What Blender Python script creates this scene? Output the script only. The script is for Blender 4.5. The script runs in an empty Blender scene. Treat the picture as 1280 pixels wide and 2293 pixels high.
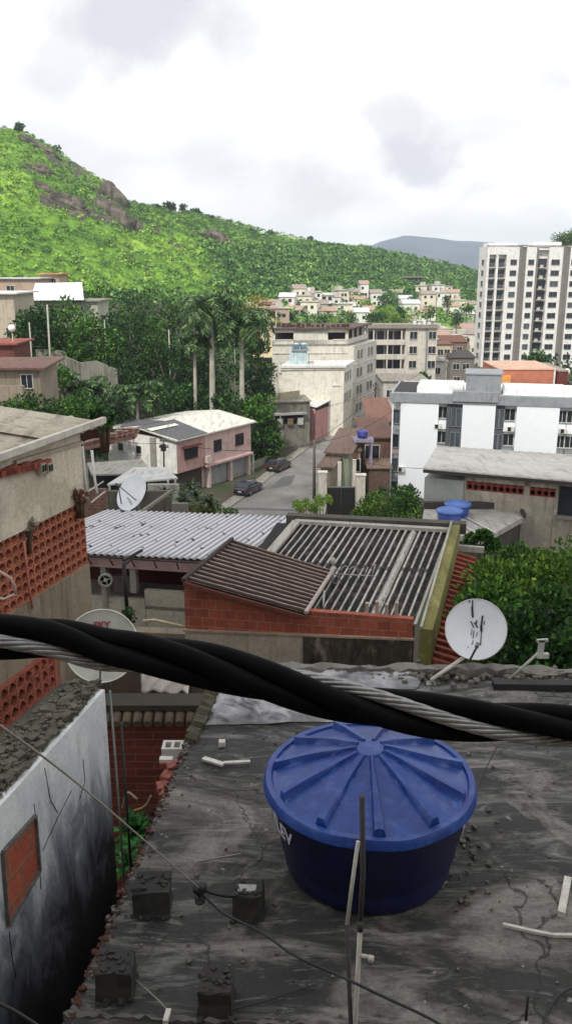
import bpy, math, random
from math import sin, cos, tan, pi, radians, atan2, sqrt, hypot
from mathutils import Vector, Matrix, noise
from mathutils.bvhtree import BVHTree
random.seed(11)
R = random.Random(5)
sc = bpy.context.scene
col = sc.collection

# ---------------------------------------------------------------- camera geometry used to lay the place out in metres
FPX, TILT = 1900.0, radians(16)
def ray(px, py):
    a = (px-640)/FPX; b = -(py-1146.5)/FPX
    return Vector((a, cos(TILT)+b*sin(TILT), -sin(TILT)+b*cos(TILT)))
def AZ(px, py, z):
    d = ray(px, py); return d*(z/d.z)
def AY(px, py, Y):
    d = ray(px, py); return d*(Y/d.y)
def APL(px, py, p0, n):
    d = ray(px, py); return d*(Vector(p0).dot(n)/d.dot(n))

# ---------------------------------------------------------------- materials
def lin(h):
    if isinstance(h, (tuple, list)): return tuple(h)+(1,) if len(h) == 3 else tuple(h)
    h = h.lstrip('#'); out = []
    for i in (0, 2, 4):
        c = int(h[i:i+2], 16)/255; out.append(c/12.92 if c <= .04045 else ((c+.055)/1.055)**2.4)
    return tuple(out)+(1,)
def sc_col(c, k): return (min(1, c[0]*k), min(1, c[1]*k), min(1, c[2]*k), 1)
class NT:
    def __init__(s, name):
        s.m = bpy.data.materials.new(name); s.m.use_nodes = True
        s.t = s.m.node_tree; s.b = s.t.nodes['Principled BSDF']; s.out = s.t.nodes['Material Output']
    def n(s, ty, **kw):
        nd = s.t.nodes.new(ty)
        for k, v in kw.items(): setattr(nd, k, v)
        return nd
    def l(s, a, b): s.t.links.new(a, b)
    def noise(s, vec, scale, det=6, rough=.6, dist=0):
        nd = s.n('ShaderNodeTexNoise'); nd.inputs['Scale'].default_value = scale
        nd.inputs['Detail'].default_value = det; nd.inputs['Roughness'].default_value = rough
        nd.inputs['Distortion'].default_value = dist
        if vec: s.l(vec, nd.inputs['Vector'])
        return nd.outputs['Fac']
    def ramp(s, fac, stops):
        nd = s.n('ShaderNodeValToRGB'); e = nd.color_ramp.elements
        while len(e) < len(stops): e.new(.5)
        for i, (p, c) in enumerate(stops): e[i].position = p; e[i].color = c if len(c) == 4 else tuple(c)+(1,)
        s.l(fac, nd.inputs['Fac']); return nd.outputs['Color']
    def mix(s, fac, a, b, mode='MIX'):
        nd = s.n('ShaderNodeMix', data_type='RGBA', blend_type=mode)
        for sock, v in ((nd.inputs[0], fac), (nd.inputs[6], a), (nd.inputs[7], b)):
            if isinstance(v, (int, float)): sock.default_value = v
            elif isinstance(v, tuple): sock.default_value = v
            else: s.l(v, sock)
        return nd.outputs[2]
    def mapping(s, vec, scale=(1, 1, 1), rot=(0, 0, 0), loc=(0, 0, 0)):
        nd = s.n('ShaderNodeMapping'); nd.inputs['Scale'].default_value = scale
        nd.inputs['Rotation'].default_value = rot; nd.inputs['Location'].default_value = loc
        s.l(vec, nd.inputs['Vector']); return nd.outputs['Vector']
    def bump(s, h, strength=.3, dist=.02):
        nd = s.n('ShaderNodeBump'); nd.inputs['Strength'].default_value = strength
        nd.inputs['Distance'].default_value = dist; s.l(h, nd.inputs['Height']); s.l(nd.outputs['Normal'], s.b.inputs['Normal'])
CACHE = {}
def WALL(name, base, dirt=None, amount=.5, streak=1.0, scale=1.0, rough=.85, bump=.25, patches=None, pamt=.0):
    """painted or rendered masonry: mottled, with rain streaks and stains of its own"""
    if name in CACHE: return CACHE[name]
    s = NT(name); base = lin(base); dirt = lin(dirt) if dirt else sc_col(base, .35)
    tc = s.n('ShaderNodeTexCoord').outputs['Object']; uv = s.n('ShaderNodeTexCoord').outputs['UV']
    n1 = s.noise(s.mapping(tc, (scale*.9,)*3), 1.3, 8, .65)
    n2 = s.noise(s.mapping(uv, (scale*3.2, scale*.28, 1)), 1.0, 6, .62)
    n3 = s.noise(tc, 14*scale, 5, .7)
    c = s.ramp(n1, [(.32, sc_col(base, .78)), (.5, base), (.7, sc_col(base, 1.12))])
    if patches: c = s.mix(s.ramp(s.noise(tc, .9*scale, 8, .7, .4), [(.56-pamt*.1, (0, 0, 0)), (.6-pamt*.1, (1, 1, 1))]), c, lin(patches))
    fac = s.ramp(n2, [(.62-.22*amount, (0, 0, 0)), (.86-.1*amount, (streak,)*3)])
    c = s.mix(fac, c, dirt)
    fac2 = s.ramp(n1, [(.62-.1*amount, (0, 0, 0)), (.85, (amount*.8,)*3)])
    c = s.mix(fac2, c, dirt)
    c = s.mix(s.ramp(n3, [(.35, (.78,)*3), (.65, (1.1,)*3)]), (0, 0, 0, 1), c) if False else s.mix(.55, c, s.mix(1.0, c, s.ramp(n3, [(.3, (.6,)*3), (.7, (1.25,)*3)]), 'MULTIPLY'))
    s.l(c, s.b.inputs['Base Color']); s.b.inputs['Roughness'].default_value = rough
    s.bump(n3, bump, .015); CACHE[name] = s.m; return s.m
def PLAIN(name, c, rough=.6, metal=0, var=.25, scale=6, coat=0, bump=0, spec=.5):
    if name in CACHE: return CACHE[name]
    s = NT(name); c = lin(c); tc = s.n('ShaderNodeTexCoord').outputs['Object']
    nz = s.noise(tc, scale, 6, .65)
    s.l(s.ramp(nz, [(.3, sc_col(c, 1-var)), (.7, sc_col(c, 1+var))]), s.b.inputs['Base Color'])
    s.b.inputs['Roughness'].default_value = rough; s.b.inputs['Metallic'].default_value = metal
    s.b.inputs['Coat Weight'].default_value = coat; s.b.inputs['Specular IOR Level'].default_value = spec
    if bump: s.bump(nz, bump, .01)
    CACHE[name] = s.m; return s.m
def BRICK(name, c1, c2, mortar, w=.3, h=.2, msize=.012, dirt='#2a1a14', damt=.4, off=.5):
    if name in CACHE: return CACHE[name]
    s = NT(name); uv = s.n('ShaderNodeTexCoord').outputs['UV']; tc = s.n('ShaderNodeTexCoord').outputs['Object']
    wob = s.noise(tc, 6, 4); vm = s.n('ShaderNodeVectorMath', operation='SCALE'); vm.inputs['Scale'].default_value = .02
    cmb = s.n('ShaderNodeCombineXYZ'); s.l(wob, cmb.inputs[0]); s.l(wob, cmb.inputs[1]); s.l(cmb.outputs[0], vm.inputs[0])
    add = s.n('ShaderNodeVectorMath', operation='ADD'); s.l(uv, add.inputs[0]); s.l(vm.outputs[0], add.inputs[1])
    b = s.n('ShaderNodeTexBrick'); b.offset = off; s.l(add.outputs[0], b.inputs['Vector'])
    b.inputs['Scale'].default_value = 1; b.inputs['Brick Width'].default_value = w; b.inputs['Row Height'].default_value = h
    b.inputs['Mortar Size'].default_value = msize; b.inputs['Mortar Smooth'].default_value = .3
    b.inputs['Color1'].default_value = lin(c1); b.inputs['Color2'].default_value = lin(c2); b.inputs['Mortar'].default_value = lin(mortar)
    n1 = s.noise(tc, 2.2, 8, .7); n2 = s.noise(tc, 22, 6, .7)
    groove = s.n('ShaderNodeTexWave', wave_type='BANDS', bands_direction='Y'); groove.inputs['Scale'].default_value = 12/h*.2/3.14*3.14
    s.l(uv, groove.inputs['Vector'])
    c = s.mix(s.ramp(n1, [(.42, (0, 0, 0)), (.8, (damt,)*3)]), b.outputs['Color'], lin(dirt))
    c = s.mix(.6, c, s.mix(1.0, c, s.ramp(n2, [(.3, (.55,)*3), (.7, (1.3,)*3)]), 'MULTIPLY'))
    s.l(c, s.b.inputs['Base Color']); s.b.inputs['Roughness'].default_value = .9
    m = s.n('ShaderNodeMath', operation='SUBTRACT'); s.l(n2, m.inputs[0]); s.l(b.outputs['Fac'], m.inputs[1])
    s.bump(m.outputs[0], .5, .015); CACHE[name] = s.m; return s.m
def LEAF(name, c, var=.5, trans=.25, rough=.55, hue=None):
    if name in CACHE: return CACHE[name]
    s = NT(name); c = lin(c); a = s.n('ShaderNodeAttribute', attribute_name='tint')
    c2 = lin(hue) if hue else sc_col(c, 1.6)
    cc = s.ramp(a.outputs['Fac'], [(0, sc_col(c, 1-var)), (.55, c), (1, c2)])
    s.l(cc, s.b.inputs['Base Color']); s.b.inputs['Roughness'].default_value = rough
    s.b.inputs['Specular IOR Level'].default_value = .25
    if trans:
        tr = s.n('ShaderNodeBsdfTranslucent'); s.l(cc, tr.inputs['Color'])
        mx = s.n('ShaderNodeMixShader'); mx.inputs[0].default_value = trans
        s.l(s.b.outputs[0], mx.inputs[1]); s.l(tr.outputs[0], mx.inputs[2]); s.l(mx.outputs[0], s.out.inputs['Surface'])
    CACHE[name] = s.m; return s.m

# ---------------------------------------------------------------- mesh builder
ORG = {}
class MB:
    def __init__(s): s.v = []; s.f = []; s.mi = []; s.tint = []; s.sm = []; s.cur = 0; s.smooth = False; s.t = .5
    def face(s, pts, t=None):
        i = len(s.v); s.v += [Vector(p) for p in pts]; s.f.append(tuple(range(i, i+len(pts)))); s._m(t)
    def _m(s, t=None): s.mi.append(s.cur); s.tint.append(s.t if t is None else t); s.sm.append(s.smooth)
    def idx(s, verts, faces):
        i = len(s.v); s.v += [Vector(p) for p in verts]
        for f in faces: s.f.append(tuple(i+k for k in f)); s._m()
    def hexa(s, b, t):
        s.idx(list(b)+list(t), [(3, 2, 1, 0), (4, 5, 6, 7), (0, 1, 5, 4), (1, 2, 6, 5), (2, 3, 7, 6), (3, 0, 4, 7)])
    def box(s, x0, x1, y0, y1, z0, z1):
        s.hexa([(x0, y0, z0), (x1, y0, z0), (x1, y1, z0), (x0, y1, z0)], [(x0, y0, z1), (x1, y0, z1), (x1, y1, z1), (x0, y1, z1)])
    def obox(s, c, u, w, d, h, z0=0):
        """box standing on c: width w along u (horizontal), depth d, height h"""
        u = Vector((u[0], u[1], 0)).normalized(); n = Vector((-u.y, u.x, 0)); c = Vector(c)+Vector((0, 0, z0))
        b = [c-u*w/2-n*d/2, c+u*w/2-n*d/2, c+u*w/2+n*d/2, c-u*w/2+n*d/2]
        s.hexa(b, [p+Vector((0, 0, h)) for p in b])
    def prism(s, poly, z0, z1):
        n = len(poly); vs = [(p[0], p[1], z0) for p in poly]+[(p[0], p[1], z1) for p in poly]
        s.idx(vs, [tuple(range(n-1, -1, -1)), tuple(range(n, 2*n))]+[(i, (i+1) % n, (i+1) % n+n, i+n) for i in range(n)])
    def slab(s, quad, th):
        """sloping sheet given by its top corners"""
        q = [Vector(p) for p in quad]; s.hexa([p-Vector((0, 0, th)) for p in q], q)
    def bar(s, a, b, w, h=None, up=(0, 0, 1)):
        h = h or w; a = Vector(a); b = Vector(b); d = (b-a).normalized(); up = Vector(up)
        if abs(d.dot(up)) > .98: up = Vector((0, 1, 0))
        x = d.cross(up).normalized()*w/2; y = x.cross(d).normalized()*h/2
        s.hexa([a-x-y, a+x-y, b+x-y, b-x-y], [a-x+y, a+x+y, b+x+y, b-x+y])
    def tube(s, pts, r, n=8, cap=True):
        pts = [Vector(p) for p in pts]; rs = r if isinstance(r, (list, tuple)) else [r]*len(pts)
        base = len(s.v); prev = None
        for i, p in enumerate(pts):
            d = (pts[min(i+1, len(pts)-1)]-pts[max(i-1, 0)]).normalized()
            if prev is None:
                prev = d.orthogonal().normalized()
            x = (prev-d*prev.dot(d)).normalized(); prev = x; y = d.cross(x)
            for k in range(n):
                a = 2*pi*k/n; s.v.append(p+(x*cos(a)+y*sin(a))*rs[i])
        sm = s.smooth; s.smooth = True
        for i in range(len(pts)-1):
            for k in range(n):
                s.f.append((base+i*n+k, base+i*n+(k+1) % n, base+(i+1)*n+(k+1) % n, base+(i+1)*n+k)); s._m()
        s.smooth = sm
        if cap:
            s.f.append(tuple(base+k for k in range(n-1, -1, -1))); s._m()
            s.f.append(tuple(base+(len(pts)-1)*n+k for k in range(n))); s._m()
    def lathe(s, prof, c=(0, 0, 0), n=32, axis=None, smooth=True):
        c = Vector(c); base = len(s.v); m = len(prof)
        if axis is None: X, Y, Z = Vector((1, 0, 0)), Vector((0, 1, 0)), Vector((0, 0, 1))
        else: X, Y, Z = axis
        for (r, z) in prof:
            for k in range(n):
                a = 2*pi*k/n; s.v.append(c+X*(r*cos(a))+Y*(r*sin(a))+Z*z)
        sm = s.smooth; s.smooth = smooth
        for i in range(m-1):
            for k in range(n): s.f.append((base+i*n+k, base+i*n+(k+1) % n, base+(i+1)*n+(k+1) % n, base+(i+1)*n+k)); s._m()
        s.smooth = sm
    def leaf(s, p, d, size, asp=.45, t=None):
        d = d.normalized(); x = d.cross(Vector((R.random()-.5, R.random()-.5, R.random()-.5))).normalized()*size*asp/2
        s.face([p, p+d*size*.45+x, p+d*size, p+d*size*.45-x], t)
    def build(s, name, mats, parent=None, loc=None):
        if not isinstance(mats, (list, tuple)): mats = [mats]
        if parent is not None: o0 = ORG[parent.name]
        else: o0 = Vector(loc) if loc is not None else Vector((0, 0, 0))
        me = bpy.data.meshes.new(name); me.from_pydata([v-o0 for v in s.v], [], s.f)
        for m in mats: me.materials.append(m)
        me.polygons.foreach_set('material_index', s.mi); me.polygons.foreach_set('use_smooth', s.sm)
        uv = me.uv_layers.new(name='UVMap'); data = []
        for p in me.polygons:
            n = p.normal
            if abs(n.z) > .95: t = Vector((1, 0, 0)); b = Vector((0, 1, 0))
            else: t = Vector((-n.y, n.x, 0)).normalized(); b = n.cross(t)
            for vi in p.vertices:
                w = s.v[vi]; data += [w.dot(t), w.dot(b)]
        uv.data.foreach_set('uv', data)
        a = me.attributes.new('tint', 'FLOAT', 'FACE'); a.data.foreach_set('value', s.tint)
        me.update(); o = bpy.data.objects.new(name, me); col.objects.link(o)
        if parent is not None: o.parent = parent; o.location = (0, 0, 0)
        else: o.location = o0
        ORG[o.name] = o0; return o
def tag(o, label=None, cat=None, group=None, kind=None):
    if label: o['label'] = label
    if cat: o['category'] = cat
    if group: o['group'] = group
    if kind: o['kind'] = kind
    return o
def thing(name, loc, label, cat, group=None):
    o = bpy.data.objects.new(name, None); col.objects.link(o); o.location = loc; ORG[o.name] = Vector(loc)
    o.empty_display_size = .2; return tag(o, label, cat, group)
def copy_tree(o, loc, rotz=0, scale=None, label=None, group=None):
    def rec(s, parent):
        c = s.copy(); col.objects.link(c); ORG[c.name] = ORG.get(s.name, Vector((0, 0, 0)))
        if parent: c.parent = parent
        for ch in list(s.children): rec(ch, c)
        return c
    r = rec(o, None); r.location = loc; r.rotation_euler = (0, 0, rotz)
    if scale: r.scale = scale if isinstance(scale, (tuple, list)) else (scale,)*3
    if label: r['label'] = label
    if group: r['group'] = group
    return r
def struct(o): o['kind'] = 'structure'; return o

def wframe(a, b):
    a = Vector((a[0], a[1], 0)); b = Vector((b[0], b[1], 0)); u = (b-a).normalized(); return a, u, Vector((u.y, -u.x, 0)), (b-a).length
def window(root, a, b, s, z, w, h, fm, pm, sill=True, bars=1, depth=.08, name='window', pane='pane'):
    """a framed window on the wall a->b (left to right seen from outside); s metres along, z sill height"""
    a, u, n, L = wframe(a, b); t = .07
    def P(ss, zz, dd): return a+u*ss+n*dd+Vector((0, 0, zz))
    def bx(mb, s0, s1, z0, z1, d0, d1):
        mb.hexa([P(s0, z0, d1), P(s1, z0, d1), P(s1, z0, d0), P(s0, z0, d0)], [P(s0, z1, d1), P(s1, z1, d1), P(s1, z1, d0), P(s0, z1, d0)])
    m = MB(); s0, s1 = s-w/2, s+w/2
    bx(m, s0-t, s0, z-t, z+h+t, -.01, depth); bx(m, s1, s1+t, z-t, z+h+t, -.01, depth)
    bx(m, s0, s1, z+h, z+h+t, -.01, depth); bx(m, s0, s1, z-t, z, -.01, depth+(.08 if sill else 0))
    for k in range(bars):
        c = s0+(s1-s0)*(k+1)/(bars+1); bx(m, c-.025, c+.025, z, z+h, -.01, depth-.02)
    o = m.build(name, fm, root)
    g = MB(); bx(g, s0, s1, z, z+h, -.05, .015); g.build(pane, pm, o); return o
def wallbox(mb, a, b, s0, s1, z0, z1, d0, d1):
    a, u, n, L = wframe(a, b)
    def P(ss, zz, dd): return a+u*ss+n*dd+Vector((0, 0, zz))
    mb.hexa([P(s0, z0, d1), P(s1, z0, d1), P(s1, z0, d0), P(s0, z0, d0)], [P(s0, z1, d1), P(s1, z1, d1), P(s1, z1, d0), P(s0, z1, d0)])
def corrugated(mb, A, B, C, D, pitch=.177, amp=.028, along=6, th=.01, jag=.0, seam=0, sharp=False):
    """sheets whose ribs run A->D and repeat from A to B"""
    A, B, C, D = map(Vector, (A, B, C, D)); W = (B-A).length; n = max(2, int(W/pitch))*8
    nrm = (B-A).cross(D-A).normalized()
    if nrm.z < 0: nrm = -nrm
    base = len(mb.v); m = along
    for side in (0, 1):
        for j in range(m+1):
            for i in range(n+1):
                u = i/n; v = j/m; ph = 2*pi*i/8
                if jag and j in (0, m): 
                    r_ = random.Random(i//40*7+j); v += (r_.random()-.5)*jag
                p = A*(1-u)*(1-v)+B*u*(1-v)+C*u*v+D*(1-u)*v
                h = cos(ph)*amp
                if sharp: h = amp*(1 if cos(ph) > .3 else -.6)
                if seam: h += .012*((j*seam) % 2)
                p = p+nrm*(h+.004*noise.noise(Vector((u*9, v*7, 3)))*3-(th if side else 0)); mb.v.append(p)
    off = (m+1)*(n+1); sm = mb.smooth; mb.smooth = not sharp
    for side in (0, 1):
        for j in range(m):
            for i in range(n):
                a = base+side*off+j*(n+1)+i; q = (a, a+1, a+n+2, a+n+1)
                mb.f.append(q if not side else q[::-1]); mb._m()
    mb.smooth = False
    for i in range(n):
        for j in (0, m):
            a = base+j*(n+1)+i; mb.f.append((a, a+off, a+off+1, a+1)); mb._m()
    mb.smooth = sm

# ---------------------------------------------------------------- ground height
def ss(x): x = max(0, min(1, x)); return x*x*(3-2*x)
def gh(x, y):
    b = -11.0 if y < 26 else (-11.0-(y-26)*14/59 if y < 85 else -25.0)
    r = ss((-15-x)/26)*13*ss((y-55)/35)
    r2 = ss((-9-x)/8)*3*ss((y-112)/10)*(1 if x > -80 else 1)
    return b+r+r2
# ================================================================ SETTING
def axis(segs):
    out = []
    for a, b, st in segs:
        n = max(1, int((b-a)/st)); out += [a+(b-a)*i/n for i in range(n)]
    return out+[segs[-1][1]]
xs = axis([(-6000, -600, 900), (-600, -120, 60), (-120, 60, 2.0), (60, 300, 40), (300, 6000, 900)])
ys = axis([(-300, -20, 40), (-20, 150, 2.0), (150, 400, 25), (400, 9000, 1400)])
m = MB(); m.smooth = True
m.v = [Vector((x, y, gh(x, y)+(noise.noise(Vector((x*.3, y*.3, 0)))*.25 if y < 84 or x < -16 else 0))) for y in ys for x in xs]
nx = len(xs)
for j in range(len(ys)-1):
    for i in range(nx-1):
        a = j*nx+i; m.f.append((a, a+1, a+nx+1, a+nx)); m._m()
GM = NT('ground_soil'); tc = GM.n('ShaderNodeTexCoord').outputs['Object']
GM.l(GM.mix(GM.ramp(GM.noise(tc, .35, 9, .7), [(.45, (0, 0, 0)), (.6, (1, 1, 1))]), lin('#4a4338'), lin('#32451f')), GM.b.inputs['Base Color'])
GM.b.inputs['Roughness'].default_value = .95
ground = struct(m.build('ground', GM.m))

# street and its pavements
ctr = [(-5, 74, 9), (-2.2, 87, 8.4), (.2, 97, 7), (2.3, 107.5, 5.6), (6.6, 122, 5.4), (11.9, 138, 4.8), (17, 155, 4.6), (24, 185, 4.6), (34, 240, 4.6)]
def sstrip(l, r, z, th=0):
    m = MB()
    for i in range(len(ctr)-1):
        for k in range(4):
            q = []
            for (kk, side) in ((k, l), (k, r), (k+1, r), (k+1, l)):
                t = kk/4; a = ctr[i]; b = ctr[i+1]; d = Vector((b[0]-a[0], b[1]-a[1])).normalized(); nn = Vector((d.y, -d.x))
                w = a[2]*(1-t)+b[2]*t; x = a[0]*(1-t)+b[0]*t; y = a[1]*(1-t)+b[1]*t
                o = side(w); q.append((x+nn.x*o, y+nn.y*o, gh(x+nn.x*o, y+nn.y*o)+z))
            if th: m.hexa([(p[0], p[1], p[2]-th) for p in q], q)
            else: m.face(q)
    return m
AS = NT('asphalt'); tc = AS.n('ShaderNodeTexCoord').outputs['Object']
c = AS.ramp(AS.noise(tc, .25, 8, .7), [(.35, lin('#6a6967')), (.55, lin('#827f7c')), (.7, lin('#97948e'))])
c = AS.mix(.5, c, AS.mix(1.0, c, AS.ramp(AS.noise(tc, 5, 6, .7), [(.3, (.5,)*3), (.7, (1.3,)*3)]), 'MULTIPLY'))
AS.l(c, AS.b.inputs['Base Color']); AS.b.inputs['Roughness'].default_value = .85
struct(sstrip(lambda w: -w/2, lambda w: w/2, .03).build('street', AS.m))
PAVE = WALL('pavement_concrete', '#8f8b83', '#4c4a44', .5)
struct(sstrip(lambda w: -w/2-1.3, lambda w: -w/2, .16, .3).build('pavement', PAVE))
struct(sstrip(lambda w: w/2, lambda w: w/2+.9, .16, .3).build('pavement', PAVE))
m = MB()   # patches of repaired asphalt across the road
m.face([(-5.4, 88, -24.965), (2.6, 87.2, -24.965), (2.8, 88.0, -24.965), (-5.2, 88.9, -24.965)]); m.face([(-2.2, 96.5, -24.965), (.6, 99, -24.965), (1.2, 104, -24.965), (-.4, 103, -24.965)])
struct(m.build('road_patch', PLAIN('patch_tar', '#5a5a5c', .8)))

# hill: columns given by bearing, with foot, shoulder and ridge
colsp = [-700, -300, 0, 60, 120, 200, 250, 290, 340, 420, 520, 600, 700, 800, 860, 950, 1060, 1130, 1200, 1270, 1350, 1500, 1900]
foot = [150, 155, 170, 172, 175, 180, 183, 187, 195, 205, 220, 232, 240, 248, 252, 256, 258, 260, 262, 262, 262, 262, 262]
shp = [(560, 240), (600, 240), (640, 240), (645, 243), (650, 245), (660, 250), (668, 253), (675, 258), (682, 265), (688, 280), (690, 300), (690, 325), (690, 355), (690, 385), (690, 400), (688, 415), (690, 430), (700, 430), (690, 420), (670, 400), (640, 380), (600, 380), (600, 380)]
rdg = [(150, 400), (255, 410), (291, 420), (300, 422), (335, 424), (388, 428), (422, 430), (455, 432), (464, 440), (478, 470), (500, 500), (524, 520), (544, 545), (558, 575), (570, 600), (586, 640), (612, 680), (626, 650), (598, 560), (556, 500), (530, 480), (500, 480), (500, 480)]
def interp(arr, u):
    for i in range(len(colsp)-1):
        if u <= colsp[i+1]:
            t = (u-colsp[i])/(colsp[i+1]-colsp[i]); a, b = arr[i], arr[i+1]
            if isinstance(a, tuple): return tuple(p*(1-t)+q*t for p, q in zip(a, b))
            return a*(1-t)+b*t
    return arr[-1]
NU, NV = 420, 110
def hillpt(u, v):
    ft = interp(foot, u); sp = interp(shp, u); rp = interp(rdg, u)
    S = AY(u, sp[0], sp[1]); Rg = AY(u, rp[0], rp[1])
    dirx = AY(u, sp[0], 1.0).x; F = Vector((dirx*ft, ft, -27))
    if v < .25: t = v/.25; p = F.lerp(S, t); p.z = F.z+(S.z-F.z)*(t**1.15)
    elif v < .8:
        t = (v-.25)/.55; p = S.lerp(Rg, t); p.z += (Rg.z-S.z)*(.10*sin(pi*t))*(1 if u < 500 else .6)
    else:
        t = (v-.8)/.2; p = Rg+Vector((0, 260*t, -(Rg.z+40)*ss(t)*1.0)); p.x *= (1+.35*t)
    env = min(1, v*6)*(1 if v < .6 else max(.25, 1-(v-.6)*3.5))
    q = Vector((p.x*.02, p.y*.02, p.z*.02))
    p.z += env*(noise.noise(q*1.3)*4+noise.noise(q*3.7)*2.2+noise.noise(q*9)*.9) if v < .8 else 0
    if v >= .72: p.z += noise.noise(Vector((p.x*.12, 0, 5)))*.8*(1-max(0, v-.8)*3)
    return p
def rockmask(u, v_, p, pix):
    x, y = pix; r = 0
    w = noise.noise(Vector((x*.03, y*.03, 1)))*16+noise.noise(Vector((x*.09, y*.09, 4)))*16
    def band(x0, y0, x1, y1, h):
        if not (x0 <= x <= x1): return 0
        t = (x-x0)/(x1-x0); yc = y0+(y1-y0)*t; return max(0, 1-abs(y-yc+w*.5)/h)
    r = max(r, band(60, 312, 290, 472, 9), band(215, 440, 318, 518, 24), band(50, 372, 112, 388, 15), band(95, 445, 190, 485, 19),
            band(190, 472, 300, 512, 18), band(440, 515, 520, 550, 15), band(300, 475, 420, 560, 6)*.8)
    return r*.55
def proj(p):
    d = p.y*cos(TILT)-p.z*sin(TILT); up = p.y*sin(TILT)+p.z*cos(TILT)
    return 640+FPX*p.x/d, 1146.5-FPX*up/d
m = MB(); m.smooth = True; HP = {}
for j in range(NV+1):
    for i in range(NU+1):
        u = -700+2600*i/NU; v = j/NV; p = hillpt(u, v); rk = rockmask(u, v, p, proj(p)) if v < .81 else 0
        if rk > 0: p = p+Vector((0, -1.5, .5))*rk*(1+noise.noise(p*.15)*2.0)
        m.v.append(p); HP[(i, j)] = rk
for j in range(NV):
    for i in range(NU):
        a = j*(NU+1)+i; m.f.append((a, a+1, a+NU+2, a+NU+1)); m._m(max(HP[(i, j)], HP[(i+1, j+1)]))
HM = NT('hill_cover'); at = HM.n('ShaderNodeAttribute', attribute_name='tint').outputs['Fac']; tc = HM.n('ShaderNodeTexCoord').outputs['Object']
g = HM.ramp(HM.noise(tc, .03, 9, .72), [(.34, lin('#3c6420')), (.48, lin('#6f9f28')), (.64, lin('#a0c944'))])
g = HM.mix(HM.ramp(HM.noise(tc, .22, 7, .75), [(.45, (0, 0, 0)), (.62, (.75,)*3)]), g, lin('#2c4a1c'))
rk = HM.ramp(HM.noise(HM.mapping(tc, (.25, .25, .05)), 1, 9, .75), [(.34, lin('#1f1c19')), (.5, lin('#574f47')), (.68, lin('#80766b'))])
n_ = HM.noise(tc, .5, 5, .7); ad = HM.n('ShaderNodeMath', operation='MULTIPLY_ADD'); HM.l(n_, ad.inputs[0]); ad.inputs[1].default_value = .9; HM.l(at, ad.inputs[2])
c = HM.mix(HM.ramp(ad.outputs[0], [(.66, (0, 0, 0)), (.72, (1, 1, 1))]), g, rk)
HM.l(c, HM.b.inputs['Base Color']); HM.b.inputs['Roughness'].default_value = .95; HM.bump(HM.noise(tc, .6, 8, .75), 1.0, 1.2)
hill = struct(m.build('hill', HM.m))
bvhH = BVHTree.FromPolygons([tuple(v) for v in m.v], m.f)
def hit(px, py):
    d = ray(px, py).normalized(); h = bvhH.ray_cast(Vector((0, 0, 0)), d)
    return h[0]
def drop(x, y):
    h = bvhH.ray_cast(Vector((x, y, 400)), Vector((0, 0, -1))); z = h[0].z if h[0] else -25
    return max(z, gh(x, y))

# far mountain
m = MB(); m.smooth = True; N = 140
prof = [(-400, 640), (500, 628), (700, 590), (820, 552), (860, 537), (905, 526), (960, 530), (1020, 538), (1090, 541), (1160, 548), (1250, 540), (1400, 520), (1700, 560), (2100, 640)]
def pr(u):
    for a, b in zip(prof, prof[1:]):
        if u <= b[0]: t = (u-a[0])/(b[0]-a[0]); t = t*.5+ss(t)*.5; return a[1]+(b[1]-a[1])*t
    return 640
for j in range(30):
    for i in range(N+1):
        u = -400+2500*i/N; t = j/29
        P = AY(u, pr(u), 3000); base = Vector((P.x*.72, 2150, -25))
        tt = t/.7
        if tt <= 1: p = base.lerp(P, tt); p.z = base.z+(P.z-base.z)*tt**1.1+noise.noise(Vector((p.x*.004, p.y*.006, 0)))*38*(1-tt)*min(1, tt*3)+noise.noise(Vector((p.x*.02, p.y*.02, 0)))*6*(1-tt)
        else: p = P+Vector((0, (tt-1)*900, -(P.z+25)*ss((tt-1)/.43)))
        if tt > .95: p.z += noise.noise(Vector((p.x*.02, 1, 1)))*2.5
        m.v.append(p)
for j in range(29):
    for i in range(N): a = j*(N+1)+i; m.f.append((a, a+1, a+N+2, a+N+1)); m._m()
MM = NT('mountain_haze_blue'); tc = MM.n('ShaderNodeTexCoord').outputs['Object']
MM.l(MM.ramp(MM.noise(tc, .008, 9, .7), [(.35, lin('#26364a')), (.65, lin('#44586a'))]), MM.b.inputs['Base Color']); MM.b.inputs['Roughness'].default_value = 1  # distance haze is put into this blue base colour
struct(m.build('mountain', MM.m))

# ================================================================ sky, sun, added cloud, haze, camera
SUN_EL, SUN_AZ = radians(47), radians(-24)      # the sun stands behind the viewer, to the left
sd = Vector((sin(SUN_AZ)*cos(SUN_EL), -cos(SUN_AZ)*cos(SUN_EL), sin(SUN_EL)))   # towards the sun
W = bpy.data.worlds.new('World'); sc.world = W; W.use_nodes = True; t = W.node_tree; bg = t.nodes['Background']
sky = t.nodes.new('ShaderNodeTexSky'); sky.sky_type = 'NISHITA'; sky.sun_disc = False; sky.sun_elevation = SUN_EL; sky.sun_rotation = atan2(sd.x, sd.y); sky.air_density = 1.2; sky.dust_density = 2
def wn(ty, **k):
    n = t.nodes.new(ty)
    for a, b in k.items(): setattr(n, a, b)
    return n
tcw = wn('ShaderNodeTexCoord'); sep = wn('ShaderNodeSeparateXYZ'); t.links.new(tcw.outputs['Generated'], sep.inputs[0])
zz = wn('ShaderNodeMath', operation='ADD'); zz.inputs[1].default_value = .42; zz.use_clamp = False; t.links.new(sep.outputs[2], zz.inputs[0])
mz = wn('ShaderNodeMath', operation='MAXIMUM'); mz.inputs[1].default_value = .08; t.links.new(zz.outputs[0], mz.inputs[0])
cb = wn('ShaderNodeCombineXYZ')
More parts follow.
